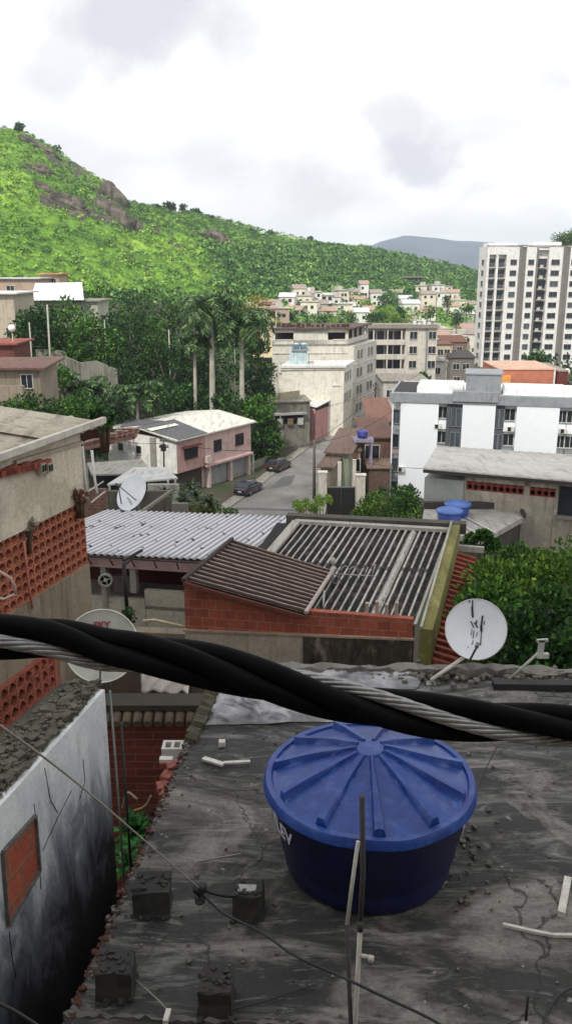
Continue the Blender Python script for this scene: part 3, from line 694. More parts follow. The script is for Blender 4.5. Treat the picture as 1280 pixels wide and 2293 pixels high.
for k in range(3):
    m = MB(); wallbox(m, (-2.3, 119), (3.4, 120.5), 1.0+k*1.5, 1.8+k*1.5, zt-3.2, zt-2.2, .1, .5); m.build('stacked_crate', PLAIN('crate%d' % k, ['#8d8f8a', '#6d5a48', '#a5a6a2'][k], .8), t)

# ---- balcony block behind, three storeys seen
Yb = 165; bx0, bx1 = AY(812, 790, Yb).x, AY(976, 790, Yb).x; zt = AY(900, 735, Yb).z
t = thing('balcony_block', ((bx0+bx1)/2, Yb+6, -25), 'grey beige block with three rows of long balconies, right of the beige terrace block', 'apartment block')
GB = WALL('grey_beige', '#c4bfb5', '#69645b', .4)
m = MB(); xm = AY(905, 790, Yb).x; m.box(bx0, bx1, Yb+1.8, Yb+12, -26, zt); m.box(xm, bx1, Yb, Yb+1.8, -26, zt); m.box(bx0, bx0+.5, Yb, Yb+1.8, -26, zt); m.build('wall', GB, t)
m = MB(); m.box(bx0-.3, bx1+.3, Yb-.5, Yb+12.3, zt, zt+.25); m.box(bx0-.2, bx1+.2, Yb-.3, Yb, zt+.25, zt+.7); m.build('roof', CONC, t)
for k in range(4):
    m = MB(); m.box(AY(930+k*11, 730, Yb).x, AY(936+k*11, 730, Yb).x, Yb+3, Yb+4, zt+.25, zt+.25+[.9, .6, 1.0, .7][k]); m.build('rooftop_tank', PLAIN('tank_white', '#cfd0cd', .7), t)
for k in range(3):
    z = zt-2.85-2.75*k
    m = MB(); m.box(bx0+.5, xm, Yb-.35, Yb+1.8, z-.25, z); m.box(bx0+.5, xm, Yb-.35, Yb-.2, z, z+.75); b_ = m.build('balcony', GB, t)
    m = MB()
    for q in range(4): xx = bx0+1.2+q*(xm-bx0-1.4)/4; m.box(xx, xx+1.3, Yb+1.7, Yb+1.85, z+.1, z+2.2)
    m.build('door', GLASS, b_)
    m = MB()
    for q in range(3): xx = bx0+.5+(q+.5)*(xm-bx0)/3; m.box(xx, xx+.25, Yb-.3, Yb-.05, z+.75, z+2.45)
    m.build('column', GB, b_)
    for q in (1.6, 5.2): window(t, (xm, Yb), (bx1, Yb), q, z+.85, 1.4, 1.35, FRW, GLASS, bars=1, depth=.1)
m = MB(); m.box(AY(955, 790, Yb).x-.25, AY(955, 790, Yb).x, Yb-.2, Yb, -26, zt); m.build('drain_pipe', FRG, t)

# ---- low pale buildings between the balcony block and the white block
def simple(name, label, cat, px0, px1, pytop, Y, dep, mat, roofm=None, over=.3, wins=(), slope=0, z0=-26, group=None, wm=GLASS, door=None, yaw=0):
    x0, x1 = AY(px0, pytop, Y).x, AY(px1, pytop, Y).x; zt = AY((px0+px1)/2, pytop, Y).z
    a = Vector((x0, Y-yaw*(x1-x0)/2)); b = Vector((x1, Y+yaw*(x1-x0)/2)); u = (b-a).normalized(); n = Vector((-u.y, u.x))*dep
    t = thing(name, ((x0+x1)/2, Y+dep/2, z0), label, cat, group)
    m = MB(); m.prism([a, b, b+n, a+n], z0, zt-.12-(slope if slope < 0 else 0)); m.build('wall', mat, t)
    m = MB(); uo = u*over; no = n.normalized()*over; q = [a-uo-no, b+uo-no, b+n+uo+no, a+n-uo+no]
    m.slab([(q[0].x, q[0].y, zt), (q[1].x, q[1].y, zt), (q[2].x, q[2].y, zt+slope), (q[3].x, q[3].y, zt+slope)], .15); m.build('roof', roofm or CONC, t)
    for w in wins: window(t, a, b, w[0]*(b-a).length, zt-w[1], w[2], w[3], FRW, wm, bars=1 if w[2] > .9 else 0, depth=.08)
    return t, a, b, zt
simple('low_building', 'low pale grey building with flat roof left of the white apartment block', 'building', 858, 958, 852, 132, 9, WALL('pale_grey_r', '#b5b3ae', '#77736c', .35), CONC, wins=((.15, 2.6, 1.0, 1.1),))
simple('low_building', 'narrow light building with dark doorway at the far end of the street', 'building', 822, 858, 856, 150, 8, WALL('pale_r2', '#a39c94', '#4c463f', .5), CONC, wins=((.3, 3.2, 1.5, 2.4), (.75, 6.0, 1.3, 2.4)))
simple('low_building', 'cream house with brown roof in the gap left of the tower', 'house', 975, 1012, 770, 190, 8, WALL('cream_r2', '#bcb097', '#6d6350', .5), WALL('brown_roof', '#6b4c3c', None, .5), wins=((.3, 2.5, 1.2, 1.3), (.7, 2.5, 1.2, 1.3), (.5, 5.6, 1.2, 1.3)))
simple('low_building', 'dark grey two storey house just left of the tower foot', 'house', 1008, 1062, 800, 185, 8, WALL('dgrey_r', '#77726a', '#3c3934', .6), WALL('dark_roof', '#3d3a38', None, .5), wins=((.25, 2.6, 1.4, 1.2), (.65, 2.6, 1.4, 1.2), (.3, 5.4, 1.4, 1.2)), slope=.8)
simple('low_building', 'brown shack with rusty roof above the dark grey house', 'house', 990, 1045, 765, 215, 8, WALL('brown_r', '#7a6656', '#40342a', .6), WALL('rusty', '#6d4536', None, .6), wins=((.3, 2.5, 1.3, 1.2), (.7, 2.5, 1.3, 1.2)), slope=1)
simple('low_building', 'white walled house with tin roof beside the balcony block', 'house', 965, 1000, 808, 172, 7, WALL('white_r3', '#c2bfb8', '#7b776e', .5), WALL('tin', '#8f9190', None, .5), wins=((.4, 2.6, 1.2, 1.2),))
simple('low_building', 'grey walled yard building behind the white block parapet', 'building', 930, 1030, 862, 125, 6, WALL('grey_yard', '#908d86', '#4b4943', .6), CONC)

# ---- far settlement
pal = dict(cream='#e3dfd0', white='#e2e0db', pink='#e0d6d6', tan='#cfc4b4', grey='#a9a6a0', yellow='#dfdabf', brick='#b09c90', peach='#dfd2c4')
rfm = dict(flat=WALL('far_flat_roof', '#b5b0a8', None, .4), tile=WALL('far_tile_roof', '#a68c7e', None, .4), tin=WALL('far_tin_roof', '#c4c6c6', None, .3), rusty=WALL('far_rust_roof', '#988a82', None, .5))
cn = dict(flat='flat roofed', tile='tile roofed', tin='tin roofed', rusty='rusty roofed')
ordn = ['first', 'second', 'third', 'fourth', 'fifth', 'sixth', 'seventh', 'eighth', 'ninth', 'tenth', 'eleventh', 'twelfth', 'thirteenth', 'fourteenth', 'fifteenth', 'sixteenth']
frows = [('highest', 668, [(750, 16), (790, 14), (812, 12), (850, 13), (885, 18), (940, 16), (975, 18), (1000, 14), (1028, 16), (1052, 14)], 395),
         ('second highest', 684, [(640, 16), (668, 18), (700, 20), (735, 16), (762, 16), (800, 22), (838, 16), (905, 18), (925, 18), (955, 20), (985, 20), (1012, 18), (1040, 20)], 355),
         ('middle', 700, [(615, 18), (645, 22), (680, 24), (715, 22), (748, 18), (775, 20), (808, 20), (915, 20), (945, 22), (978, 22), (1008, 22), (1042, 22)], 320),
         ('second lowest', 716, [(585, 22), (628, 22), (660, 26), (695, 24), (730, 24), (765, 22), (798, 24), (825, 16), (915, 24), (950, 26), (985, 24), (1018, 26), (1050, 20)], 290),
         ('lowest', 733, [(570, 22), (600, 22), (838, 20), (866, 22), (900, 26), (940, 26), (985, 26), (1022, 28), (1052, 22)], 262)]
for rn, pyb, hs, Yr in frows:
    for i, (px, w) in enumerate(hs):
        c_ = R.choice(['cream', 'cream', 'white', 'pink', 'tan', 'grey', 'yellow', 'brick', 'peach', 'white']); r_ = R.choice(['flat', 'flat', 'tile', 'tin', 'rusty'])
        Y = Yr+R.uniform(-8, 8); h = hit(px, pyb+R.uniform(-3, 3)); 
        if h is not None and abs(h.y-Yr) < 60: Y = h.y
        gx = AY(px, pyb, Y).x; g = drop(gx, Y)
        W_ = w/FPX*Y*1.5; H_ = R.choice([3.0, 3.3, 3.8, 5.6, 6.2]); D_ = R.uniform(6, 9); yaw = R.uniform(-.3, .3)
        t = thing('far_house', (gx, Y, g-1), '%s %s house in the far settlement, %s from left in the %s row' % (c_, cn[r_], ordn[i], rn), 'house', 'houses of the far settlement')
        u = Vector((cos(yaw), sin(yaw))); n = Vector((-u.y, u.x)); C = Vector((gx, Y)); q = [C-u*W_/2-n*D_/2, C+u*W_/2-n*D_/2, C+u*W_/2+n*D_/2, C-u*W_/2+n*D_/2]
        m = MB(); m.prism(q, g-5, g+H_); m.build('wall', WALL('far_'+c_, pal[c_], None, .25), t)
        m = MB(); e = .4; Q = [C-u*(W_/2+e)-n*(D_/2+e), C+u*(W_/2+e)-n*(D_/2+e), C+u*(W_/2+e)+n*(D_/2+e), C-u*(W_/2+e)+n*(D_/2+e)]
        if r_ == 'flat': 
            m.prism(Q, g+H_, g+H_+.25)
            if R.random() < .6: m.obox((gx+R.uniform(-2, 2), Y, g+H_), u, 2.4, 2.4, 1.8)
        else:
            zf = g+H_; rz = 1.5; a1 = (Q[0]+Q[3])/2; a2 = (Q[1]+Q[2])/2
            m.idx([(*Q[0], zf), (*Q[1], zf), (*Q[2], zf), (*Q[3], zf), (*a1, zf+rz), (*a2, zf+rz)], [(0, 1, 5, 4), (2, 3, 4, 5), (3, 0, 4), (1, 2, 5), (3, 2, 1, 0)])
        m.build('roof', rfm[r_], t)
        for fl in range(int(H_//2.7)):
            for k in range(max(2, int(W_//2.6))):
                s_ = (k+.7+R.uniform(-.15, .15))*W_/(max(2, int(W_//2.6))+.4)
                if R.random() < .15: continue
                m = MB(); wallbox(m, q[0], q[1], s_-.55, s_+.55, g+.9+fl*2.8, g+2.1+fl*2.8, -.05, .03); m.build('window', GLASS, t)

# named far buildings
def farb(label, px0, px1, pyt, pyb, Y, base, roofm, wins, name='hillside_house'):
    x0, x1 = AY(px0, pyt, Y).x, AY(px1, pyt, Y).x; zt = AY((px0+px1)/2, pyt, Y).z; zb = AY((px0+px1)/2, pyb, Y).z
    t = thing(name, ((x0+x1)/2, Y+4, zb), label, 'house'); m = MB(); m.box(x0, x1, Y, Y+8, zb-8, zt-.2); m.build('wall', base, t)
    m = MB(); m.box(x0-.5, x1+.5, Y-.6, Y+8.5, zt-.2, zt+.15); m.build('roof', roofm, t)
    for k in range(wins[0]):
        for f in range(wins[1]):
            window(t, (x0, Y), (x1, Y), (k+.5)*(x1-x0)/wins[0], zt-2.1-2.7*f, 1.5, 1.3, FRW, GLASS, bars=0, depth=.1)
    return t, x0, x1, zt
Yw = 345
t, x0, x1, zt = farb('large white two storey house standing highest above the far settlement', 655, 700, 655, 684, Yw, WALL('far_white', '#e6e6e3', None, .15), rfm['flat'], (3, 2))
m = MB(); m.box(x0+1, x0+7, Yw+2, Yw+7, zt, zt+1.5); m.build('roof_room', WALL('far_white', '#e6e6e3', None, .15), t)
farb('white house with a dark gap between its wings, right of the highest white house', 706, 745, 660, 684, 350, WALL('far_white', '#e6e6e3', None, .15), rfm['tin'], (3, 2))
farb('sunlit cream house with terrace above the dark grove beside the palms', 556, 618, 690, 735, 240, WALL('far_cream2', '#e3d3ad', None, .2), rfm['tile'], (4, 2))
farb('small peach house with shaded porch on top of the cream terrace house', 575, 608, 675, 692, 252, WALL('far_peach2', '#d2a98a', None, .2), rfm['tile'], (2, 1))
t = thing('concrete_ruin', (AY(925, 660, 470).x, 470, -8), 'dark unfinished concrete frame standing in the forest above the far settlement', 'ruin')
m = MB(); xa = AY(905, 640, 470).x; zt = AY(925, 622, 470).z; RG = WALL('ruin_grey', '#4a4a4a', '#26262a', .6)
for k in range(5):
    for j in range(2): m = MB(); m.box(xa+k*2.2, xa+k*2.2+.9, 470+j*5, 471+j*5, zt-16, zt); m.build('column', RG, t)
m = MB(); m.box(xa-1, xa+10.5, 469.5, 476.5, zt, zt+.7); m.box(xa-.2, xa+10, 469.8, 476, zt-8, zt-7.5); m.build('floor_slab', WALL('ruin_top', '#77766f', None, .5), t)
m = MB(); m.box(xa, xa+4, 473, 474, zt-16, zt-.2); m.box(xa+5.6, xa+9.6, 473, 474, zt-16, zt-.2); m.build('wall', RG, t)
# ================================================================ STREET, PINK HOUSE, GROVE
# ---- pink two storey house
C = Vector((-12.2, 93.)); Rr = Vector((-4.4, 104.6)); L = Vector((-21.2, 99.6)); Bk = L+Rr-C; ze = -18.35
t = thing('pink_house', (-12.7, 102, -25), 'two storey pink and white house with patched roof and garage doors below', 'house')
PKW = WALL('pink_wall', '#b58f8a', '#77544f', .35, patches='#a3807a'); PKL = WALL('pink_light', '#c6aaa4', '#83625e', .25); WHW = WALL('white_flank', '#efeeea', '#6b6660', .25)
uS = (Rr-C).normalized(); nS = Vector((uS.y, -uS.x)); uF = (C-L).normalized()
m = MB(); m.prism([C, C+(Rr-C)*.36, L+(Rr-C)*.36, L], -22.2, ze); m.build('pink_wing', PKW, t)
m = MB(); m.prism([C+(Rr-C)*.36+nS*.0, Rr, Bk, L+(Rr-C)*.36], -22.2, ze-.02); m.prism([C+uS*2-nS*.7, Rr-nS*.7, Bk, L+uS*2], -26, -22.2); m.build('wall', PKL, t)
m = MB(); wallbox(m, L, C, 0, (C-L).length+.02, -22.2, ze, 0, .06); wallbox(m, L, C, 0, 9.5, -26, -22.2, -.3, .05); m.build('white_flank', WHW, t)
m = MB(); wallbox(m, L, C, 7.3, 8.1, -24.5, ze-.1, .06, .3); m.build('pilaster', WALL('grey_pilaster', '#9a9893', None, .4), t)
for s_ in (2.2, 5.2): window(t, L+Vector((0, -.08)), C+Vector((0, -.08)), s_, -20.6, .85, .9, FRW, GLASS, bars=0)
window(t, C, Rr, 2.4, -20.8, 2.2, 1.2, FRB, GLASS, bars=3, depth=.12)
window(t, C, Rr, 7.3, -20.8, 1.3, 1.25, FRB, GLASS, bars=1); window(t, C, Rr, 11.6, -20.8, 1.5, 1.3, FRB, GLASS, bars=1)
m = MB(); wallbox(m, C, Rr, .9, 4, -19.45, -19.3, 0, .5); m.build('canopy', PLAIN('canopy_red', '#6d3a35', .8), t)
Z1, Z2 = ze+.1, ze+.95; e = .55
q = [C-uS*e+nS*e*0-(C-L).normalized()*-e, Rr+uS*e+nS*e, Bk+uS*e-nS*e, L-uS*e-nS*e]
q = [C-uS*e+nS*e, Rr+uS*e+nS*e, Bk+uS*e-nS*e, L-uS*e-nS*e]
RW = WALL('roof_white_cement', '#d2d1c8', '#6e6c62', .5); RD = WALL('roof_dark_felt', '#5a5b5e', '#39393b', .4)
mc = [(q[0]+q[3])/2, (q[1]+q[2])/2]
m = MB(); m.slab([(*q[0], Z1), (*q[1], Z1), (*mc[1], Z2), (*mc[0], Z2)], .16); m.slab([(*mc[0], Z2+.002), (*mc[1], Z2+.002), (*q[2], Z1+.1), (*q[3], Z1+.1)], .16); m.build('roof', RW, t)
m = MB(); f = lambda a, b, k: a+(b-a)*k
m.slab([(*f(q[0], q[1], .02), Z1+.03), (*f(q[0], q[1], .36), Z1+.03), (*f(mc[0], mc[1], .42), Z2+.04), (*f(mc[0], mc[1], .0), Z2+.04)], .05)
m.slab([(*f(q[3], mc[0], .55), Z2-.25), (*f(mc[0], mc[1], .1), Z2+.09), (*f(mc[0], mc[1], .3), Z2+.1), (*f(q[3], q[2], .3), Z2-.3)], .05); m.build('felt_patch', RD, t)
m = MB(); m.slab([(*f(q[0], mc[0], .62), Z2-.15), (*f(f(q[0], q[1], .3), f(mc[0], mc[1], .3), .6), Z2-.15), (*f(f(q[0], q[1], .3), f(mc[0], mc[1], .3), .7), Z2-.02), (*f(q[0], mc[0], .75), Z2-.02)], .05); m.build('loose_sheet', RW, t)
m = MB(); wallbox(m, C, Rr, -.3, 14.3, ze-.02, ze+.1, .45, .52); m.build('gutter', PLAIN('gutter', '#8d7370', .6), t)
PIL = WALL('pillar_pale', '#cbb9b2', '#7a6c67', .3)
for k, s_ in enumerate((5.6, 9.8, 13.5)): m = MB(); wallbox(m, C, Rr, s_, s_+.4, -25.2, -22.2, -.5, -.0); m.build('pillar', PIL, t)
GDR = WALL('shutter_grey', '#9a9b9c', '#6a6a6a', .3)
for s0, s1 in ((6.4, 9.5), (10.5, 13.2)):
    m = MB()
    for k in range(14): wallbox(m, C, Rr, s0, s1, -25+.19*k, -25+.19*k+.17, -.6, -.52+.04*(k % 2))
    m.build('garage_door', GDR, t)
m = MB(); wallbox(m, C, Rr, 4.9, 14, -22.35, -22.1, 0, .35); m.build('ledge', PKL, t)
m = MB(); wallbox(m, C, Rr, .5, 5.0, -25, -22.3, -.68, -.62); m.build('dark_porch', PLAIN('porch_dark', '#3c332d', .9), t)
bo = thing('balcony_box', (*(C+uS*5.1+nS*.5), -21.9), 'white planter box under the pink house window', 'planter'); m = MB(); wallbox(m, C, Rr, 4.7, 5.4, -21.8, -21.0, .06, .6); m.build('box', PIL, bo)

# ---- lean-to roofs and yard walls in front of the pink house
def shed(name, label, P, hts, rm, wallm, posts, cat='shed', zg=None, th=.12):
    P = [AY(*p) for p in P]
    c = sum((p for p in P), Vector())/4; t = thing(name, (c.x, c.y, gh(c.x, c.y)), label, cat)
    m = MB(); m.slab(P, th); m.build('roof', rm, t)
    for k in posts:
        a, b, kk = k; p = P[a].lerp(P[b], kk); m = MB(); m.tube([(p.x, p.y, gh(p.x, p.y)-1), (p.x, p.y, p.z-.1)], .09, 6); m.build('post', PLAIN('post_grey', '#8f8c85', .7), t)
    if wallm:
        m = MB(); q = [P[0].lerp(c, .12), P[1].lerp(c, .12), P[2].lerp(c, .1), P[3].lerp(c, .1)]; z1 = min(p.z for p in P)-.25
        m.prism([(p.x, p.y) for p in q], gh(c.x, c.y)-2, z1-.5); m.build('wall', wallm, t)
    return t
TINW = WALL('zinc_white', '#c2c2be', '#5f5e59', .5); TING = WALL('zinc_grey', '#98978f', '#56544c', .6); YW = WALL('yard_wall_dark', '#5c594f', '#262520', .7)
shed('lean_to', 'grey tin lean-to roof on posts below the white flank of the pink house', [(205, 1062, 66), (345, 1060, 68), (318, 1028, 76), (195, 1036, 74)], None, TING, DARK, [(0, 1, .05), (0, 1, .5), (3, 2, 0)])
shed('lean_to', 'whitish tin lean-to roof in front of the pink house wall', [(240, 1084, 60), (398, 1070, 62), (372, 1046, 69), (300, 1046, 69)], None, TINW, DARK, [(0, 1, .03), (0, 1, .96), (0, 1, .5)])
def yard(label, px0, px1, pyt, Y, mat, dep=.25, Y1=None, name='yard_wall'):
    a = AY(px0, pyt, Y); b = AY(px1, pyt, Y1 or Y); c = (a+b)/2
    m = MB(); wallbox(m, a, b, 0, (b-a).length, min(gh(c.x, c.y), a.z)-4, a.z, -dep, 0)
    return tag(m.build(name, mat, loc=(c.x, c.y, gh(c.x, c.y))), label, 'wall')
yard('dark mossy yard wall behind the corrugated white roof', 236, 384, 1100, 50, YW, .3)
yard('sunken brick yard wall left of the tilted satellite dish', 186, 238, 1096, 47, BRICK('yard_brick', '#7d5548', '#6a4a40', '#847c72', damt=.7), .3)
yard('broken retaining wall beside the agave plants', 384, 420, 1128, 46, WALL('yard2', '#6e6a60', '#33312b', .6), .3)
yard('pale low wall under the zinc roof with a dark top', 330, 400, 1085, 58, WALL('yard3', '#a7a59c', '#504e47', .5), .3)
m = MB(); m.bar(AY(205, 1125, 40), AY(236, 1100, 44), .06); m.bar(AY(198, 1100, 40), AY(232, 1078, 44), .05)
tag(m.build('handrail', PLAIN('rail_pale', '#a5a39b', .6), loc=AY(205, 1140, 40)), 'pale sloping handrail beside the brick yard wall', 'handrail')
m = MB(); m.bar(AY(310, 1152, 34), AY(385, 1098, 42), .13); tag(m.build('wooden_beam', PLAIN('beam_weathered', '#6f6a60', .9), loc=AY(310, 1152, 34)), 'weathered leaning beam behind the corrugated white roof', 'beam')

# ---- shrubs, hedges, agaves
LH = LEAF('hedge_leaf', '#3f6220', .55, .15, hue='#8aa63c'); LDK = LEAF('dark_leaf', '#1d3f1a', .7, .15, hue='#528030'); LMD = LEAF('mid_leaf', '#2b541c', .7, .2, hue='#74a03c'); LYL = LEAF('lime_leaf', '#6f9530', .45, .2, hue='#a8bf55')
STEM = PLAIN('stem_brown', '#4a3a2a', .9); BARK = WALL('bark', '#6a6055', '#35302a', .5)
def leafcloud(m, cs, n, size, squash=1.0, up=.2, t0=.05, t1=.95):
    for _ in range(n):
        c, r = R.choice(cs); d = Vector((R.gauss(0, 1), R.gauss(0, 1), R.gauss(0, 1))).normalized(); rad = r*(R.random()**.35)
        p = c+Vector((d.x, d.y, d.z*squash))*rad
        dd = (d+Vector((R.gauss(0, .5), R.gauss(0, .5), R.gauss(0, .5)+up))).normalized()
        m.leaf(p, dd, size*R.uniform(.6, 1.4), .6, R.uniform(t0, t1))
def bush(label, px, py, Y, rx, rz, n=900, size=.28, mat=None, name='bush', cat='bush', dep=None, base=None):
    c = AY(px, py, Y); dep = dep or rx
    t = thing(name, (c.x, c.y, base if base is not None else min(gh(c.x, c.y), c.z-rz)), label, cat)
    cs = [(c+Vector((R.uniform(-1, 1)*rx*.75, R.uniform(-1, 1)*dep*.75, R.uniform(-1, .9)*rz*.6)), R.uniform(.35, .6)*min(rx, rz*1.3)) for _ in range(max(5, int(rx*5)))]
    m = MB(); leafcloud(m, cs, n, size); m.build('foliage', mat or LH, t)
    m = MB(); g = t.location.z
    for c2, r in cs[:5]: m.tube([(c.x+(c2.x-c.x)*.3, c.y+(c2.y-c.y)*.3, g-.3), c2], [.05, .02], 5)
    m.build('stem', STEM, t); return t
bush('low grass clump with yellow flowers beside the right kerb', 688, 1134, 76, 1.6, .6, 1000, .2, LYL)
bush('grass clump in front of the left white gate pillar', 722, 1120, 80, 1.0, .5, 600, .2, LYL)
bush('leafy hedge left of centre in front of the black gate yard', 812, 1146, 74, 2.0, 1.0, 1500, .26, LH)
bush('dense garden hedge with pale blossoms below the white apartment block', 862, 1134, 78, 2.6, 1.5, 2200, .26, LH)
bush('tall green hedge against the grey garage building', 922, 1132, 74, 2.0, 1.8, 1800, .26, LMD)
bush('dark shrub against the foot of the white apartment block', 905, 1106, 88, 1.6, 1.0, 700, .28, LDK)
bush('small round shrub right of the right gate pillar', 838, 1108, 86, 1.1, .9, 500, .26, LDK)
bush('creeping bush behind the two blue tanks', 950, 1172, 52, 2.3, .7, 1000, .2, LH)
def agave(label, px, py, Y, r, n=26, mat=None, name='agave'):
    c = AY(px, py, Y); m = MB()
    for k in range(n):
        a = R.random()*6.28; el = R.uniform(.25, 1.25); d = Vector((cos(a)*cos(el), sin(a)*cos(el), sin(el))); s = d.cross(Vector((0, 0, 1))).normalized()*r*.07; prev = None; Lf = r*R.uniform(.7, 1.1)
        for j in range(6):
            tt = j/5; p = c+d*Lf*tt-Vector((0, 0, tt*tt*Lf*.45)); w = s*(1-tt)**.6*(1.1 if j else .6)
            if prev: m.face([prev[0]-prev[1], prev[0]+prev[1], p+w, p-w], R.random())
            prev = (p, w)
    t = thing(name, (c.x, c.y, gh(c.x, c.y)), label, 'plant'); m.build('leaves', mat or LEAF('agave_leaf', '#2f4124', .5, .1, hue='#69804a'), t)
    m = MB(); m.tube([(c.x, c.y, gh(c.x, c.y)-.3), c], [.16, .1], 6); m.build('stem', STEM, t); return t
for i, (px, py, Y, r, lb) in enumerate([(372, 1112, 52, 1.5, 'spiky agave left of the others behind the corrugated white roof'), (408, 1128, 48, 1.4, 'spiky agave just behind the white roof edge'), (440, 1118, 54, 1.7, 'large arching agave in the middle of the clump near the street'), (470, 1128, 50, 1.3, 'agave at the street end of the clump'), (425, 1095, 62, 1.5, 'agave farthest back, below the pink house porch')]):
    agave(lb, px, py, Y, r, 40)
bush('tangled dry shrub among the agaves', 452, 1140, 50, 1.4, .6, 700, .2, LEAF('dry_leaf', '#4f5a2c', .5, .1, hue='#8c8f55'))
bush('weedy verge plants beside the left kerb below the parked hatchback', 500, 1142, 70, 1.5, .4, 500, .2, LH)

# ---- trees
def tree_proto(cs, n, size, trunk, mat, base, squash=.9):
    m = MB(); leafcloud(m, cs, n, size, squash, .1); cr = m
    k = MB()
    for tr in trunk: k.tube(tr[0], tr[1], 7)
    return cr, k
def tree(label, px, pyt, Y, w, h, mat, n=2600, size=.5, name='tree', cat='tree', group=None, ground=None, trunkh=.35, full=1.0):
    """w crown width m, h crown height m, pyt the top of the crown"""
    T_ = AY(px, pyt, Y); g = gh(T_.x, T_.y) if ground is None else ground
    t = thing(name, (T_.x, T_.y, g), label, cat, group); cc_ = Vector((T_.x, T_.y, T_.z-h/2)); cs = []
    for _ in range(int(16*full)):
        a = R.random()*6.28; q = R.random()**.5; z = R.uniform(-1, 1); k = sqrt(max(0.05, 1-z*z*.8))
        cs.append((cc_+Vector((cos(a)*w/2*q*k*.8, sin(a)*w/2*q*k*.8, z*h/2*.78)), R.uniform(.16, .28)*min(w, h)))
    m = MB(); leafcloud(m, cs, n, size, .85, .15); m.build('crown', mat, t)
    m = MB(); b = Vector((T_.x, T_.y, g-.5)); f_ = Vector((T_.x+R.uniform(-.3, .3), T_.y, max(g+1, cc_.z-h*.35))); rt = .05*w/2+.12
    m.tube([b, b.lerp(f_, .5)+Vector((R.uniform(-.2, .2), 0, 0)), f_], [rt, rt*.8, rt*.65], 8)
    for c2, r in cs[:7]: m.tube([f_, f_.lerp(c2, .5)+Vector((0, 0, .4)), c2], [rt*.5, rt*.3, rt*.12], 6)
    m.build('trunk', BARK, t); return t
grove = [  # px, top py, Y, crown w, crown h, material, label
 (120, 672, 122, 9, 8, LMD, 'dark tree below the shining white roof, left of the tall white post'), (75, 690, 112, 7, 7, LDK, 'dark tree beside the beige house wall at the left edge'),
 (165, 690, 118, 9, 9, LMD, 'bright round tree just right of the tall white post'), (205, 715, 112, 7, 7, LMD, 'low leafy tree right of the round tree above the ruined wall'),
 (248, 690, 135, 8, 10, LDK, 'tall dark tree at the right end of the white roofed house'), (290, 700, 128, 9, 11, LDK, 'broad dark tree in the middle of the grove'),
 (335, 708, 130, 9, 12, LMD, 'mid green tree left of the royal palms'), (375, 735, 126, 8, 12, LDK, 'dark tree just left of the tallest royal palm'),
 (410, 755, 132, 8, 12, LDK, 'dark tree behind the thin palm trunk'), (455, 770, 134, 8, 12, LDK, 'dark tree behind the tallest palm trunk'),
 (505, 790, 132, 8, 12, LDK, 'dark tree between the two thick palm trunks'), (570, 745, 128, 6, 12, LDK, 'dark drooping tree right of the right royal palm'),
 (590, 790, 124, 6, 11, LDK, 'dark tree against the grey shed wall'), (575, 880, 112, 6, 9, LMD, 'leafy tree at the corner of the pink house roof'),
 (600, 930, 112, 4.5, 7, LMD, 'green tree overhanging the street wall and parked cars'), (250, 800, 112, 8, 9, LDK, 'shadowy tree above the pink house roof'),
 (130, 880, 88, 5, 6, LMD, 'rounded tree behind the long beige roof at left'), (60, 905, 84, 5, 5, LDK, 'low bushy tree at the left behind the beige roof'),
 (200, 880, 92, 6, 7, LDK, 'dark tree behind the hollow brick gable'), (370, 860, 112, 7, 9, LDK, 'shaded tree behind the white part of the pink house roof'),
 (25, 900, 80, 4, 4, LMD, 'bright shrub-like tree at the left frame edge'), (430, 850, 116, 7, 9, LDK, 'shaded tree at the foot of the thin palm'),
 (520, 870, 112, 7, 9, LDK, 'shaded tree at the foot of the right royal palm'), (340, 645, 190, 12, 12, LMD, 'yellowish tree at the foot of the bright hill slope'),
 (280, 655, 180, 12, 12, LDK, 'wide dark tree at the edge of the bright slope'), (420, 660, 190, 12, 12, LMD, 'round tree above the royal palms at the hill foot'),
 (480, 672, 188, 10, 11, LDK, 'dark tree behind the crown of the tallest palm'), (560, 668, 200, 12, 10, LEAF('orange_leaf', '#7c7a26', .5, .1, hue='#c0993f'), 'orange flowering tree left of the cream terrace house'),
 (220, 655, 160, 9, 9, LMD, 'bright tree behind the end of the white roof')]
for (px, py, Y, w, h, mt, lb) in grove: tree(lb, px, py, Y, w, h, mt, 3600 if Y < 140 else 2400, .42 if Y < 140 else .6, group='trees of the dark grove')
for (px, py, Y, w, h, mt, lb) in [(1245, 783, 150, 12, 10, LDK, 'dark tree behind the orange block at the right edge'), (1205, 795, 160, 8, 7, LDK, 'small dark tree left of the globe lamp at the tower foot'),
    (1268, 512, 330, 14, 9, LMD, 'spreading tree on the rise behind the tower roof'), (1290, 520, 345, 14, 9, LMD, 'second spreading tree at the frame edge behind the tower roof'),
    (870, 694, 300, 15, 7, LYL, 'lime green tree between the far houses, left one'), (905, 690, 310, 13, 7, LYL, 'lime green tree between the far houses, right one'), (840, 700, 296, 9, 6, LMD, 'darker small tree left of the lime green trees'), (800, 775, 160, 4, 5, LDK, 'small street tree in front of the balcony block'), (955, 838, 150, 5, 3, LDK, 'bushy small tree in front of the balcony block windows')]:
    g = drop(AY(px, py, Y).x, Y) if Y > 200 else None
    tree(lb, px, py, Y, w, h, mt, 2600, .6, ground=g)
rt_ = random.Random(21); k_ = 0
